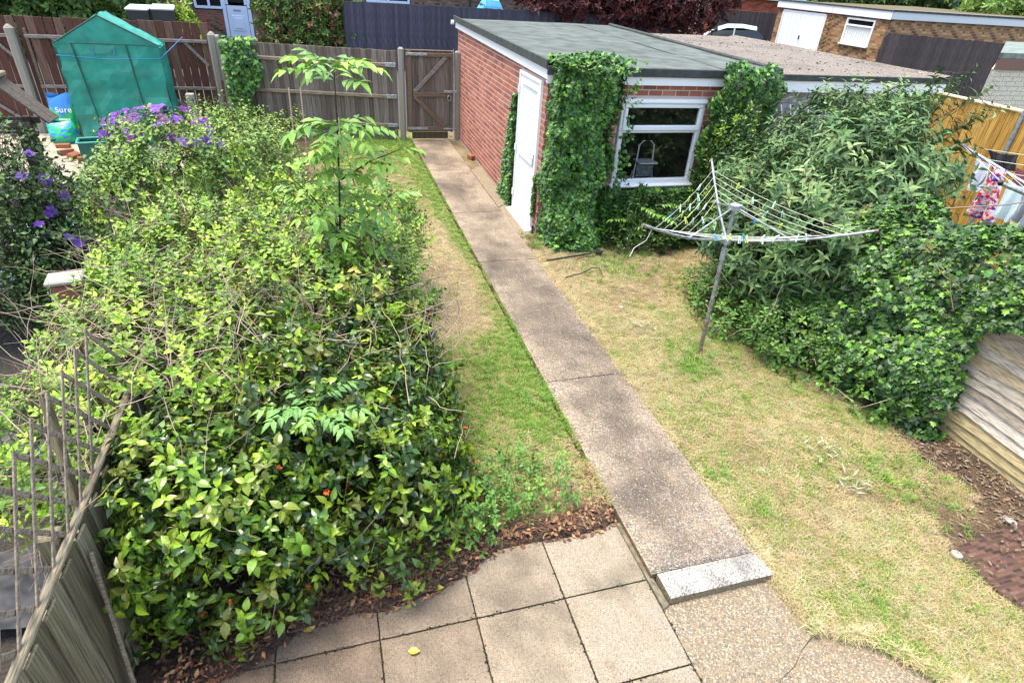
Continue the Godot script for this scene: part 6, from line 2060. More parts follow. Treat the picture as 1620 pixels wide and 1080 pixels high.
func build_washing() -> void:
	var d := thing("neighbour_dryer", "grey armed rotary dryer hung with washing beyond the ivy bank", "clothes dryer", Vector3(7.7, 0, -4.2))
	var hub := Vector3(0, 1.7, 0)
	rod("pole", [Vector3.ZERO, Vector3(0, 2.0, 0)], 0.024, M.pole, d, 10)
	var tips := []
	for a in [[-0.2, 2.1, -1.52], [1.5, 2.1, 0.1], [-0.1, 2.1, 1.5], [-1.4, 2.1, 0.0]]:
		rod("arm", [hub, Vector3(a[0], a[1], a[2])], 0.02, M.galv, d, 8)
		rod("end_cap", [Vector3(a[0], a[1], a[2]) * 0.995, Vector3(a[0], a[1], a[2]) * 1.012], 0.023, M.black_pipe, d, 8)
		tips.append(Vector3(a[0], a[1], a[2]))
	for t in [0.55, 0.75, 0.95]:
		for k in 4: rod("line", [hub.lerp(tips[k], t), hub.lerp(tips[(k + 1) % 4], t)], 0.003, M.cord, d, 4)
	var print_ := cell_tex(0.03, [Color(0.9, 0.1, 0.12), Color(0.95, 0.93, 0.93), Color(0.85, 0.08, 0.15), Color(0.96, 0.95, 0.95), Color(0.2, 0.2, 0.7), Color(0.97, 0.95, 0.95), Color(0.9, 0.3, 0.25)], 41, true, 512)
	hang("white_cloth", "plain white cloth hanging at the end of the washing", "laundry", [Vector3(7.5, 2.02, -5.42), Vector3(7.5, 1.98, -5.2), Vector3(7.5, 1.66, -5.14), Vector3(7.5, 1.62, -5.37)], Color(0.66, 0.68, 0.8))
	hang("floral_cloth", "red and blue flower printed cloth hanging on the washing line", "laundry", [Vector3(7.4, 2.0, -5.1), Vector3(7.4, 2.0, -4.92), Vector3(7.4, 1.34, -4.8), Vector3(7.4, 1.42, -5.18)], Color(0.85, 0.82, 0.85), print_, 0.04)
	hang("pale_blue_cloth", "pale blue cloth hanging next to the flower printed cloth", "laundry", [Vector3(7.25, 1.94, -4.77), Vector3(7.25, 1.92, -4.5), Vector3(7.25, 1.5, -4.5), Vector3(7.25, 1.54, -4.76)], Color(0.6, 0.72, 0.76))
	hang("black_cloth", "black garment hanging behind the grey dryer arm", "laundry", [Vector3(8.0, 2.02, -5.68), Vector3(8.0, 2.06, -5.28), Vector3(8.0, 1.86, -5.26), Vector3(8.0, 1.8, -5.52)], Color(0.02, 0.02, 0.025))
	hang("grey_cloth", "crumpled grey cloth hanging low at the edge of the washing", "laundry", [Vector3(7.2, 1.86, -4.53), Vector3(7.2, 1.88, -4.36), Vector3(7.2, 1.4, -4.36), Vector3(7.2, 1.43, -4.53)], Color(0.36, 0.38, 0.42), null, 0.05)
	hang("peach_cloth", "small peach coloured cloth hanging lowest above the ivy", "laundry", [Vector3(7.1, 1.6, -4.46), Vector3(7.1, 1.6, -4.34), Vector3(7.1, 1.38, -4.38), Vector3(7.1, 1.4, -4.53)], Color(0.72, 0.48, 0.36))
	hang("dark_red_cloth", "dark patterned cloth behind the pale blue cloth", "laundry", [Vector3(7.7, 1.98, -5.05), Vector3(7.7, 1.98, -4.6), Vector3(7.7, 1.5, -4.6), Vector3(7.7, 1.5, -5.0)], Color(0.2, 0.06, 0.08))


func build_left_things() -> void:
	# green plastic greenhouse
	var g := thing("plastic_greenhouse", "tall green plastic sheet greenhouse with peaked roof and two dark zips", "greenhouse", Vector3(-3.83, 0.05, -14.35))
	g.rotation.y = 0.03
	var film := paint(Color(0.025, 0.34, 0.25), 0.35, noise_tex(0.006, Color(0.75, 0.78, 0.78), Color(1, 1, 1), 51, 3), Vector3(0.7, 0.7, 0.7), T.patch, 2.0, false)
	film.albedo_color.a = 0.86
	film.transparency = BaseMaterial3D.TRANSPARENCY_ALPHA
	film.backlight_enabled = true
	film.backlight = Color(0.3, 0.3, 0.3)
	var w := 0.86
	var zf := 0.35
	var eave := 1.88
	var apex := 2.36
	var sheet := func(a: Vector3, b: Vector3, c: Vector3, d: Vector3, sag: float) -> Shape:
		var s := Shape.new()
		var n := 12
		var nm := (b - a).cross(d - a).normalized()
		for j in n:
			for i in n:
				var q := []
				for e in [[0, 0], [1, 0], [1, 1], [0, 1]]:
					var x = (i + e[0]) / float(n)
					var y = (j + e[1]) / float(n)
					var p := a.lerp(b, x).lerp(d.lerp(c, x), y)
					q.append(p + nm * (sag * big_noise.get_noise_2d(x * 4.0 + a.x * 9.0, y * 5.0) * 2.0 * sin(PI * x) + 0.034 * fine_noise.get_noise_2d(x * 5.0, y * 20.0)))
				s.quad(q[0], q[1], q[2], q[3])
		return s
	put("front_sheet", sheet.call(Vector3(-w, 0, zf), Vector3(w, 0, zf), Vector3(w, eave, zf), Vector3(-w, eave, zf), 0.03), film, g)
	put("side_sheet", sheet.call(Vector3(w, 0, zf), Vector3(w, 0, -zf), Vector3(w, eave, -zf), Vector3(w, eave, zf), 0.03), film, g)
	put("side_sheet", sheet.call(Vector3(-w, 0, -zf), Vector3(-w, 0, zf), Vector3(-w, eave, zf), Vector3(-w, eave, -zf), 0.03), film, g)
	put("back_sheet", sheet.call(Vector3(w, 0, -zf), Vector3(-w, 0, -zf), Vector3(-w, eave, -zf), Vector3(w, eave, -zf), 0.02), film, g)
	for z in [zf, -zf]:
		var s := Shape.new()
		s.tri(Vector3(-w, eave, z), Vector3(w, eave, z), Vector3(-0.04, apex, z))
		put("gable_sheet", s, film, g)
	put("roof_sheet", sheet.call(Vector3(w + 0.02, eave - 0.04, zf + 0.01), Vector3(w + 0.02, eave - 0.04, -zf - 0.01), Vector3(-0.04, apex + 0.01, -zf - 0.01), Vector3(-0.04, apex + 0.01, zf + 0.01), 0.02), film, g)
	put("roof_sheet", sheet.call(Vector3(-w - 0.02, eave - 0.04, -zf - 0.01), Vector3(-w - 0.02, eave - 0.04, zf + 0.01), Vector3(-0.04, apex + 0.01, zf + 0.01), Vector3(-0.04, apex + 0.01, -zf - 0.01), 0.02), film, g)
	var zip := paint(Color(0.01, 0.06, 0.05), 0.6)
	for k in [[-0.57, -0.42], [0.32, 0.42]]: rod("zip", [Vector3(k[0], eave, zf + 0.03), Vector3(lerpf(k[0], k[1], 0.5), 0.9, zf + 0.045), Vector3(k[1], 0.02, zf + 0.04)], 0.014, zip, g, 5)
	rod("seam", [Vector3(-0.6, eave + 0.01, zf + 0.025), Vector3(0.35, eave + 0.005, zf + 0.02), Vector3(w, eave - 0.02, zf + 0.02)], 0.007, zip, g, 4)
	rod("tie_rope", [Vector3(-w, eave - 0.2, zf + 0.02), Vector3(0, eave - 0.25, zf + 0.05), Vector3(w, eave - 0.22, zf + 0.03), Vector3(w + 0.3, eave + 0.05, -0.7)], 0.006, paint(Color(0.05, 0.2, 0.5), 0.6), g, 4)
	for x in [-w, w]:
		for z in [-zf, zf]: rod("corner_tube", [Vector3(x * 0.985, 0, z * 0.97), Vector3(x * 0.985, eave, z * 0.97)], 0.014, zip, g, 6)
		rod("gable_tube", [Vector3(x, eave, zf + 0.005), Vector3(-0.04, apex, zf + 0.005)], 0.014, zip, g, 6)
	for y in [0.45, 0.9, 1.35]:
		var s := Shape.new()
		for i in 9: s.tube([Vector3(-w + 0.05, y, -0.28 + i * 0.07), Vector3(w - 0.05, y, -0.28 + i * 0.07)], [0.005], 4, false)
		put("shelf", s, M.galv, g)
	for k in [-0.25, 0.1]:
		var s := Shape.new()
		s.box(Vector3(k, eave - 0.12, zf + 0.04), Vector3(0.03, 0.13, 0.01), 0.003)
		put("roll_up_tie", s, paint(Color(0.02, 0.2, 0.25), 0.6), g)

	# two bags of compost
	var blue := Color(0.03, 0.2, 0.6)
	var green := Color(0.02, 0.4, 0.12)
	var bags := [["blue and green compost bag standing upright against the brown fence", Vector3(-5.08, 0.05, -14.62), 0.86, 0.5], ["crumpled green and blue compost bag slumped in front of the upright one", Vector3(-5.12, 0.05, -14.4), 0.4, 0.56]]
	for k in 2:
		var b = bags[k]
		var o := thing("compost_bag", b[0], "compost bag", b[1], "compost bags by the greenhouse")
		var s := Shape.new()
		var nu := 40
		var nv := 30
		var pt := func(i: int, j: int) -> Vector3:
			var a := TAU * i / nu
			var t := float(j) / nv
			var pinch: float = lerpf(0.13, 0.02, pow(t, 3.0)) * (1.0 - pow(1.0 - t, 6.0) * 0.4)
			var wide: float = b[3] * 0.5 * (1.0 - 0.12 * t) * (1.0 - pow(1.0 - t, 8.0) * 0.2)
			var r := 1.0 + 0.12 * big_noise.get_noise_3d(cos(a) * 4.0 + k * 9.0, t * 6.0, sin(a) * 4.0)
			return Vector3(cos(a) * wide * r, b[2] * t * (1.0 + 0.06 * sin(a * 2.0) * t), sin(a) * pinch * r * (1.8 if k == 1 else 1.0))
		for j in nv:
			for i in nu:
				var t := (j + 0.5) / nv
				var m := 0.66 + 0.1 * sin(i * 0.5) + 0.04 * sin(i * 1.7)
				s.ink = blue if (k == 0 and t > m) or (k == 1 and big_noise.get_noise_2d(i * 0.5, j * 0.7) > 0.12) else green
				s.quad(pt.call(i, j), pt.call(i + 1, j), pt.call(i + 1, j + 1), pt.call(i, j + 1))
		put("sack", s, paint(Color(1, 1, 1), 0.3), o)
		if k == 0:
			var t := TextMesh.new()
			var font := SystemFont.new()
			font.font_names = PackedStringArray(["Droid Sans"])
			font.font_weight = 700
			t.font = font
			t.text = "Sure"
			t.font_size = 16
			t.pixel_size = 0.0085
			t.depth = 0.004
			put("lettering", t, M.upvc, o, Vector3(0.04, 0.6, 0.125))
			for y in [0.42, 0.36]: put("print_band", cbox(Vector3(0.2, 0.03, 0.006), 0.002), M.upvc, o, Vector3(0.02, y, 0.135))
			s = Shape.new()
			s.ink = Color(0.7, 0.5, 0.05)
			for i in 10: s.leaf(Vector3(0.19, 0.28, 0.135), Vector3(cos(i * 0.63), sin(i * 0.63), 0.1), Vector3.BACK, 0.06, 0.03, 0, 0.2, 0, 2)
			s.ink = Color(0.5, 0.05, 0.03)
			for i in 8: s.leaf(Vector3(0.2, 0.15, 0.135), Vector3(cos(i * 0.8), sin(i * 0.8), 0.1), Vector3.BACK, 0.06, 0.03, 0, 0.2, 0, 2)
			put("printed_flower", s, paint(Color(1, 1, 1), 0.4), o)

	# bricks lying about on the patio
	for k in [["single red brick lying flat before the compost bags", Vector3(-5.05, 0.09, -13.95), 0.1, 0.0], ["red brick standing on edge nearest the green crate", Vector3(-4.75, 0.16, -13.2), 0.5, 1.57], ["red brick leaning on the edge standing brick", Vector3(-4.62, 0.13, -13.1), 1.2, 0.5], ["red brick lying beside the leaning brick", Vector3(-4.42, 0.09, -13.0), 0.3, 0.0]]:
		var o := thing("loose_brick", k[0], "brick", k[1])
		o.basis = Basis(Vector3.UP, k[2]) * Basis(Vector3.RIGHT, k[3])
		var s := Shape.new()
		s.box(Vector3.ZERO, Vector3(0.235, 0.075, 0.11), 0.006)
		put("body", s, M.loose_brick, o)
		put("frog", cbox(Vector3(0.14, 0.002, 0.05), 0.0), M.brick[4], o, Vector3(0, 0.0385, 0))
	var o := thing("loose_brick", "broken orange brick lying on the path's edge against the garage wall", "brick", Vector3(2.93, 0.085, -12.7))
	o.basis = Basis(Vector3.UP, 0.4)
	var s := Shape.new()
	s.box(Vector3.ZERO, Vector3(0.1, 0.1, 0.17), 0.012)
	put("body", s, M.loose_brick, o)

	# green crate
	o = thing("green_crate", "dark green plastic crate standing before the greenhouse", "crate", Vector3(-4.1, 0.05, -12.75))
	o.rotation.y = 0.2
	var teal := paint(Color(0.01, 0.09, 0.07), 0.45)
	s = Shape.new()
	s.box(Vector3(0, 0.23, 0.17), Vector3(0.5, 0.42, 0.02), 0.004)
	s.box(Vector3(0, 0.23, -0.17), Vector3(0.5, 0.42, 0.02), 0.004)
	s.box(Vector3(0.24, 0.23, 0), Vector3(0.02, 0.42, 0.32), 0.004)
	s.box(Vector3(-0.24, 0.23, 0), Vector3(0.02, 0.42, 0.32), 0.004)
	s.box(Vector3(0, 0.03, 0), Vector3(0.46, 0.02, 0.32))
	put("crate_body", s, teal, o)
	s = Shape.new()
	for z in [-0.18, 0.18]: s.box(Vector3(0, 0.44, z), Vector3(0.55, 0.03, 0.035), 0.006)
	for x in [-0.26, 0.26]: s.box(Vector3(x, 0.44, 0), Vector3(0.035, 0.03, 0.33), 0.006)
	put("rim", s, paint(Color(0.03, 0.25, 0.2), 0.4), o)

	# timber arch over the neighbour's path with its little roof, climbed by clematis
	o = thing("garden_arch", "dark timber garden arch with a weathered plank roof at the left edge", "arch", Vector3(-3.1, 0, -7.0))
	for x in [-0.62, 0.3]:
		for z in [-0.1, 0.1]: bar("post", Vector3(x, 0, z), Vector3(x, 2.1, z), 0.06, 0.06, M.arch_dark, o, 0.005)
	for z in [-0.12, 0.12]: bar("tie_beam", Vector3(-0.75, 2.06, z), Vector3(0.4, 2.06, z), 0.06, 0.03, M.arch_dark, o, 0.005)
	for i in 2:
		var z := -0.07 + i * 0.14
		bar("roof_plank", Vector3(0.2, 2.46, z), Vector3(0.56, 2.08, z), 0.137, 0.02, M.arch, o, 0.004, Vector3(0.7, 0.7, 0))
		bar("roof_plank", Vector3(0.2, 2.46, z), Vector3(-0.75, 2.12, z), 0.137, 0.02, M.arch, o, 0.004, Vector3(-0.3, 0.9, 0))
	bar("ridge_cap", Vector3(0.2, 2.48, -0.15), Vector3(0.2, 2.48, 0.15), 0.1, 0.04, M.rail, o, 0.008, Vector3.UP)
	for y in [0.4, 0.75, 1.1, 1.45, 1.8]:
		for x in [-0.62, 0.3]: bar("lattice_bar", Vector3(x, y, -0.12), Vector3(x, y, 0.12), 0.03, 0.015, M.arch_dark, o, 0.003, Vector3.RIGHT)
	var p := thing("arch_clematis", "deep violet clematis in bloom climbing the dark timber arch", "climber", Vector3(-2.85, 0, -6.8))
	var ells := [[Vector3(-2.85, 1.45, -6.7), Vector3(0.32, 0.55, 0.4)], [Vector3(-3.3, 0.9, -6.6), Vector3(0.6, 0.85, 0.4)], [Vector3(-2.75, 0.7, -6.5), Vector3(0.35, 0.6, 0.5)]]
	var vs := sprigs(3, func(): return pairs(2, 0.075, 0.045, 0.16, 2, 0.3, 2), Color(0.2, 0.15, 0.1), [Vector3(0, -0.1, 0), Vector3.UP * 0.16], 0.003)
	var k2 := Copies.new()
	scatter(ells, 2400, 0.3, 1.1, 0.4, 0.8, 0.2, 0.1, func(q, _n, d, _r):
		k2.add(Transform3D(along(d, rnd(0, TAU)), q).scaled_local(Vector3.ONE * rnd(0.7, 1.3)), jitter([Color(0.04, 0.1, 0.03), Color(0.06, 0.15, 0.035), Color(0.025, 0.06, 0.02)][rng.randi() % 3], 0.25)))
	foliage(p, vs, M.leaf, [], k2, 0)
	clematis_flowers(p, [ells[0], ells[0], ells[2]], 15, leaf_mats([Color(0.14, 0.04, 0.36), Color(0.18, 0.06, 0.42)], 0.6, 0.5, false), Vector3(0.4, 0.2, 1.0), 0.055)
	branches("vine", p, Vector3(-2.85, 0, -6.8), 0.1, [Vector3(-2.8, 1.8, -6.75), Vector3(-2.9, 1.5, -6.6), Vector3(-3.3, 1.4, -6.7)], 0.01, M.bark)

	# odds and ends on the neighbour's side
	o = thing("white_chair_rail", "white alloy folding chair edge showing by the arch", "chair", Vector3(-3.5, 0, -7.0))
	rod("top_rail", [Vector3(-0.3, 0.88, 0.05), Vector3(0.22, 0.92, -0.12)], 0.02, M.alloy, o, 8)
	rod("leg", [Vector3(-0.3, 0.88, 0.05), Vector3(-0.35, 0.02, 0.3)], 0.015, M.alloy, o, 8)
	rod("leg", [Vector3(0.22, 0.92, -0.12), Vector3(0.2, 0.02, 0.1)], 0.015, M.alloy, o, 8)
	put("seat", cbox(Vector3(0.5, 0.03, 0.4), 0.01), M.galv, o, Vector3(-0.05, 0.5, 0.1))
	o = thing("blue_tub", "pale turquoise plastic tub half hidden behind the violet clematis", "tub", Vector3(-3.6, 0, -8.6))
	s = Shape.new()
	s.tube([Vector3(0, 0.02, 0), Vector3(0, 0.4, 0)], [0.26, 0.34], 18)
	put("tub_body", s, paint(Color(0.25, 0.55, 0.58), 0.4), o)
	s = Shape.new()
	s.tube([Vector3(0, 0.39, 0), Vector3(0, 0.42, 0)], [0.365, 0.365], 18)
	put("rim", s, paint(Color(0.35, 0.65, 0.66), 0.4), o)
	for k in [["crumpled black plastic sheet lying in the neighbour's bed behind the trellis", Vector3(-2.15, 0.03, -3.1), Vector2(0.9, 0.7)], ["wide black weed sheet weighed with leaves beyond the trellis", Vector3(-2.8, 0.03, -4.4), Vector2(1.3, 1.1)]]:
		o = thing("black_sheet", k[0], "plastic sheet", k[1])
		s = Shape.new()
		var n := 56
		for j in n:
			for i in n:
				var q := []
				for e in [[0, 0], [0, 1], [1, 1], [1, 0]]:
					var x: float = ((i + e[0]) / float(n) - 0.5) * k[2].x
					var z: float = ((j + e[1]) / float(n) - 0.5) * k[2].y
					q.append(Vector3(x + 0.08 * big_noise.get_noise_2d(z * 4.0, x), 0.06 + 0.12 * big_noise.get_noise_2d(x * 5.0 + k[1].x, z * 5.0), z + 0.1 * big_noise.get_noise_2d(x * 4.0, 5.0)))
				s.quad(q[0], q[1], q[2], q[3])
		put("sheet", s, paint(Color(0.02, 0.02, 0.024), 0.65), o)
	o = thing("blue_rope", "tangle of blue rope on the black sheet", "rope", Vector3(-2.75, 0.12, -4.3))
	s = Shape.new()
	var pts := []
	for i in 26: pts.append(Vector3(0.2 * sin(i * 1.1) + i * 0.008, 0.04 + 0.02 * sin(i * 2.0), 0.14 * cos(i * 1.7)))
	s.tube(pts, [0.006], 5)
	put("cord", s, paint(Color(0.04, 0.12, 0.5), 0.5), o)
	o = thing("timber_stump", "short squared timber post between the mound of clematis and brown fence", "post", Vector3(-2.4, 0, -13.0))
	s = Shape.new()
	s.box(Vector3(0, 0.63, 0), Vector3(0.14, 1.26, 0.14), 0.012)
	put("post_body", s, M.post, o)
	o = thing("leaning_pole", "slim brown stake leaning beside the concrete post", "stake", Vector3(-2.05, 0, -14.6))
	bar("stake", Vector3(0, 0, 0), Vector3(0.03, 1.25, 0), 0.05, 0.03, M.red_board[0], o)
	o = thing("bent_white_strip", "thin bent white plastic strip hanging from the concrete post", "strip", Vector3(-1.93, 0, -14.9))
	s = Shape.new()
	s.tube([Vector3(0, 0.3, 0), Vector3(0.07, 0.7, 0.05), Vector3(0.04, 1.1, 0.02), Vector3(0, 1.5, 0)], [0.014], 5)
	put("strip", s, M.upvc, o)


func build_small_things() -> void:
	# black waste pipe and fittings under the ivy
	var o := thing("black_pipe", "length of black plastic pipe lying under the corner ivy", "pipe", Vector3(2.85, 0.07, -7.42))
	var s := Shape.new()
	s.tube([Vector3(0, 0, 0.05), Vector3(0.45, 0.01, -0.02), Vector3(0.95, 0.03, -0.08)], [0.013], 8)
	put("pipe", s, M.black_pipe, o)
	o = thing("black_hose_end", "short black hose piece lying on the dry grass before the ivy", "hose", Vector3(2.95, 0.06, -6.85))
	s = Shape.new()
	s.tube([Vector3(0, 0, 0.02), Vector3(0.25, 0.01, -0.04), Vector3(0.42, 0.05, -0.1), Vector3(0.5, 0.08, -0.02), Vector3(0.52, 0.02, 0.06)], [0.008], 7)
	put("hose", s, M.black_pipe, o)
	o = thing("black_gully", "small black plastic gully pot at the foot of the ivy", "gully", Vector3(3.72, 0.0, -7.5))
	s = Shape.new()
	s.tube([Vector3(0, 0, 0), Vector3(0, 0.11, 0)], [0.05, 0.055], 10)
	put("pot", s, M.black_pipe, o)
	o = thing("small_bracket", "dark metal bracket standing at the brick corner by the door step", "bracket", Vector3(2.98, 0.03, -8.47))
	put("bracket", cbox(Vector3(0.03, 0.14, 0.04), 0.004), M.felt_edge, o, Vector3(0, 0.07, 0))
	# rusty ribbed mat half buried in the soil
	o = thing("coir_mat", "reddish brown woven mat half buried in litter by the lap fence", "mat", Vector3(4.75, 0.05, -1.55))
	o.rotation.y = 0.1
	var rust := paint(Color(0.125, 0.07, 0.055), 0.9, T.brickwork, Vector3(3, 3, 3), T.brickwork, 0.3)
	put("sheet", cbox(Vector3(0.95, 0.02, 0.8), 0.005), rust, o)
	# pale stones
	for k in [[Vector3(4.25, 0.06, -1.85), 0.035, "rounded pale stone at the corner of the reddish mat"], [Vector3(5.0, 0.06, -2.0), 0.04, "whitish stone on the soil beside the lap fence"], [Vector3(5.12, 0.06, -1.9), 0.05, "flat white stone nearest the lap fence"], [Vector3(3.35, 0.06, -5.9), 0.03, "small white stone on the dry lawn near the path"]]:
		o = thing("pale_stone", k[2], "stone", k[0])
		s = Shape.new()
		var n := 8
		var pt := func(i: int, j: int) -> Vector3:
			var a := TAU * i / n
			var b := PI * j / 5
			var r: float = k[1] * (1.0 + 0.4 * big_noise.get_noise_3d(cos(a) * 5.0 + k[0].x * 3.0, b * 3.0, sin(a) * 5.0))
			return Vector3(cos(a) * sin(b) * r, cos(b) * r * 0.6, sin(a) * sin(b) * r * 1.2)
		for j in 5:
			for i in n: s.out_quad(pt.call(i, j), pt.call(i + 1, j), pt.call(i + 1, j + 1), pt.call(i, j + 1), Vector3.ZERO)
		put("stone", s, M.stone, o)
	# cut grey green prunings lying on the lawn
	for k in [[Vector3(4.05, 0.07, -3.05), "withered grey green prunings on the lawn below the ivy bank"], [Vector3(3.95, 0.07, -2.65), "second heap of withered prunings closer to the long grass"], [Vector3(3.35, 0.07, -5.35), "withered grey leaves scattered near the dryer's pole"]]:
		o = thing("prunings", k[1], "prunings", k[0])
		s = Shape.new()
		for i in 24:
			s.ink = jitter(Color(0.26, 0.28, 0.17), 0.3)
			s.leaf(Vector3(rnd(-0.16, 0.16), rnd(0, 0.04), rnd(-0.12, 0.12)), Vector3(rnd(-1, 1), rnd(-0.1, 0.3), rnd(-1, 1)), Vector3.UP, rnd(0.06, 0.12), 0.018, 1, 0.4, -0.1, 3)
		put("leaves", s, M.leaf_matt, o)

	# wheelie bins beyond the fence
	var binm := paint(Color(0.025, 0.026, 0.028), 0.5)
	for k in [[Vector3(-4.98, 0.25, -22.3), "black wheelie bin with grey lid nearest the dense tree", 0.0], [Vector3(-4.3, 0.3, -22.1), "black wheelie bin with grey lid beside the golden shrub", 0.1]]:
		o = thing("wheelie_bin", k[1], "wheelie bin", k[0], "wheelie bins beyond the brown fence")
		o.rotation.y = k[2]
		s = Shape.new()
		var a := [Vector3(-0.22, 0.06, -0.2), Vector3(0.22, 0.06, -0.2), Vector3(0.22, 0.06, 0.24), Vector3(-0.22, 0.06, 0.24)]
		var b := [Vector3(-0.29, 1.65, -0.3), Vector3(0.29, 1.65, -0.3), Vector3(0.29, 1.65, 0.34), Vector3(-0.29, 1.65, 0.34)]
		for i in 4: s.out_quad(a[i], a[(i + 1) % 4], b[(i + 1) % 4], b[i], Vector3(0, 0.8, 0))
		s.out_quad(a[0], a[1], a[2], a[3], Vector3(0, 0.8, 0))
		put("bin_body", s, binm, o)
		s = Shape.new()
		s.box(Vector3(0, 1.7, 0.03), Vector3(0.62, 0.07, 0.72), 0.025, Basis(Vector3.RIGHT, 0.08))
		s.box(Vector3(0, 1.72, -0.36), Vector3(0.5, 0.05, 0.06), 0.02)
		put("lid", s, paint(Color(0.42, 0.46, 0.47), 0.5), o)
		for x in [-0.27, 0.27]:
			s = Shape.new()
			s.tube([Vector3(x - 0.03, 0.1, -0.25), Vector3(x + 0.03, 0.1, -0.25)], [0.1], 12)
			put("wheel", s, binm, o)
	# blue tarpaulin over something
	o = thing("blue_tarpaulin", "bright blue tarpaulin draped over a heap behind the far dark fence", "tarpaulin", Vector3(7.2, 0, -28.2))
	s = Shape.new()
	var n := 14
	for j in n:
		for i in n:
			var q := []
			for e in [[0, 0], [0, 1], [1, 1], [1, 0]]:
				var x = ((i + e[0]) / float(n) - 0.5) * 2.0
				var z = ((j + e[1]) / float(n) - 0.5) * 2.0
				var edge := maxf(absf(x), absf(z))
				q.append(Vector3(x * (0.5 + 0.25 * smoothstep(0.6, 1.0, edge)), 2.4 - 0.7 * smoothstep(0.55, 1.0, edge) + 0.05 * big_noise.get_noise_2d(x * 3.0, z * 3.0), z * 0.6))
			s.quad(q[0], q[1], q[2], q[3])
	put("tarpaulin", s, paint(Color(0.1, 0.4, 0.72), 0.45), o)
	put("stack", cbox(Vector3(0.8, 2.25, 0.8), 0.05), M.dark_board[0], o, Vector3(0, 1.13, 0))

	# parked car beyond the garages: a hatchback
	o = thing("parked_car", "pale silver green hatchback parked beyond the chippings roof", "car", Vector3(20.1, 0.3, -29.3))
	o.rotation.y = -0.55
	var body := paint(Color(0.3, 0.42, 0.38), 0.25)
	body.clearcoat_enabled = true
	body.clearcoat = 0.8
	var rings := [[-2.0, 0.55, 0.75, 0.7], [-1.9, 0.3, 0.85, 0.8], [-1.2, 0.25, 0.98, 0.84], [-0.6, 0.25, 1.02, 0.85], [0.9, 0.25, 1.05, 0.85], [1.7, 0.28, 1.0, 0.82], [1.95, 0.4, 0.9, 0.75]]
	s = Shape.new()
	for i in rings.size() - 1:
		var a = rings[i]
		var b = rings[i + 1]
		for sg in [-1, 1]:
			s.out_quad(Vector3(a[0], a[1], a[3] * sg), Vector3(b[0], b[1], b[3] * sg), Vector3(b[0], b[2], b[3] * 0.95 * sg), Vector3(a[0], a[2], a[3] * 0.95 * sg), Vector3(0, 0.6, 0))
		s.out_quad(Vector3(a[0], a[2], -a[3] * 0.95), Vector3(b[0], b[2], -b[3] * 0.95), Vector3(b[0], b[2], b[3] * 0.95), Vector3(a[0], a[2], a[3] * 0.95), Vector3(0, 0.5, 0))
	for e in [0, 6]:
		var a = rings[e]
		s.out_quad(Vector3(a[0], a[1], -a[3]), Vector3(a[0], a[1], a[3]), Vector3(a[0], a[2], a[3] * 0.95), Vector3(a[0], a[2], -a[3] * 0.95), Vector3(0, 0.6, 0))
	put("body", s, body, o)
	s = Shape.new()
	var roofl := [[-0.75, 1.42], [-0.3, 1.58], [0.4, 1.62], [1.1, 1.56]]
	for i in 3:
		for j in 6:
			var y := func(t: float, h: float) -> Vector3: return Vector3(0, h - 0.14 * pow(absf(t), 2.5), t * 0.62)
			var t0 := -1.0 + j / 3.0
			var t1 := -1.0 + (j + 1) / 3.0
			var p0: Vector3 = y.call(t0, roofl[i][1]) + Vector3(roofl[i][0], 0, 0)
			var p1: Vector3 = y.call(t1, roofl[i][1]) + Vector3(roofl[i][0], 0, 0)
			var p2: Vector3 = y.call(t1, roofl[i + 1][1]) + Vector3(roofl[i + 1][0], 0, 0)
			var p3: Vector3 = y.call(t0, roofl[i + 1][1]) + Vector3(roofl[i + 1][0], 0, 0)
			s.quad(p0, p1, p2, p3)
	put("roof", s, body, o)
	for k in [["windscreen", -1.35, 1.0, -0.75, 1.42], ["rear_window", 1.75, 1.02, 1.1, 1.56]]:
		s = Shape.new()
		s.quad(Vector3(k[1], k[2], -0.72), Vector3(k[1], k[2], 0.72), Vector3(k[3], k[4] - 0.05, 0.62), Vector3(k[3], k[4] - 0.05, -0.62))
		put(k[0], s, M.dark_glass, o)
	for sg in [-1, 1]:
		s = Shape.new()
		s.quad(Vector3(-1.3, 1.0, 0.79 * sg), Vector3(1.7, 1.03, 0.78 * sg), Vector3(1.1, 1.43, 0.63 * sg), Vector3(-0.72, 1.3, 0.63 * sg))
		put("side_window", s, M.dark_glass, o)
		s = Shape.new()
		s.box(Vector3(0.05, 1.2, 0.74 * sg), Vector3(0.07, 0.5, 0.05), 0.01, Basis(Vector3.RIGHT, -0.35 * sg))
		put("door_pillar", s, body, o)
		put("headlight", cbox(Vector3(0.1, 0.14, 0.3), 0.04), M.upvc, o, Vector3(-1.93, 0.68, 0.55 * sg))
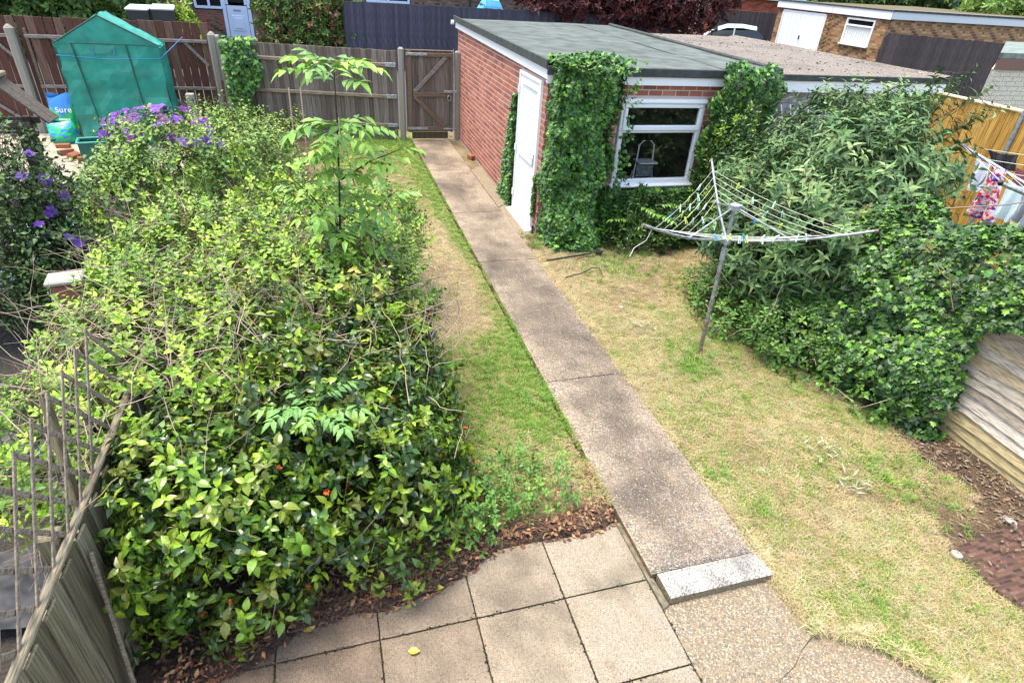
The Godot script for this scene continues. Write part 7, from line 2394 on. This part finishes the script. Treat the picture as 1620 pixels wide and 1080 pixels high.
		for x in [-1.25, 1.25]:
			s = Shape.new()
			s.tube([Vector3(x, 0.31, 0.7 * sg), Vector3(x, 0.31, 0.88 * sg)], [0.31], 18)
			var wh := put("wheel", s, M.black_pipe, o)
			s = Shape.new()
			s.tube([Vector3(x, 0.31, 0.87 * sg), Vector3(x, 0.31, 0.89 * sg)], [0.19], 14)
			put("rim", s, M.alloy, wh)


func _ready() -> void:
	# camera
	var cam := Camera3D.new()
	cam.name = "camera"
	cam.fov = 59.7
	cam.near = 0.05
	cam.far = 400.0
	cam.transform = Transform3D(Basis(Vector3(0.95968, 0.06017, 0.27457), Vector3(0.09732, 0.84527, -0.5254), Vector3(-0.2637, 0.53094, 0.80534)).orthonormalized(), Vector3(0, 3.6, 0))
	add_child(cam)
	cam.current = true
	# sky, sun, exposure
	var sky_paint := ProceduralSkyMaterial.new()
	sky_paint.sky_top_color = Color(0.62, 0.72, 0.86)
	sky_paint.sky_horizon_color = Color(0.9, 0.92, 0.94)
	sky_paint.sky_curve = 0.2
	sky_paint.sky_energy_multiplier = 0.92
	sky_paint.ground_bottom_color = Color(0.3, 0.29, 0.26)
	sky_paint.ground_horizon_color = Color(0.6, 0.6, 0.58)
	sky_paint.sun_angle_max = 1.0
	var sky := Sky.new()
	sky.sky_material = sky_paint
	var env := Environment.new()
	env.background_mode = Environment.BG_SKY
	env.sky = sky
	env.tonemap_mode = Environment.TONE_MAPPER_LINEAR
	env.tonemap_exposure = 3.8
	env.sdfgi_enabled = true
	env.ssao_enabled = true
	env.ssil_enabled = true
	var world := WorldEnvironment.new()
	world.name = "world"
	world.environment = env
	add_child(world)
	var sun := DirectionalLight3D.new()
	sun.name = "sun"
	sun.light_color = Color(1.0, 0.97, 0.92)
	sun.light_energy = 0.7
	sun.light_angular_distance = 30.0
	sun.shadow_enabled = true
	add_child(sun)
	sun.look_at_from_position(Vector3(-2.6, 10, -1.0), Vector3.ZERO)

	rng.seed = 20240611
	big_noise.seed = 4
	big_noise.frequency = 0.35
	big_noise.fractal_octaves = 3
	fine_noise.seed = 8
	fine_noise.frequency = 0.5
	fine_noise.fractal_octaves = 3
	make_materials()

	build_ground()
	build_paving()
	build_brick_garage()
	build_far_buildings()
	build_fences()
	build_near_plants()
	build_far_plants()
	build_grass()
	build_left_things()
	build_dryer()
	build_washing()
	build_small_things()
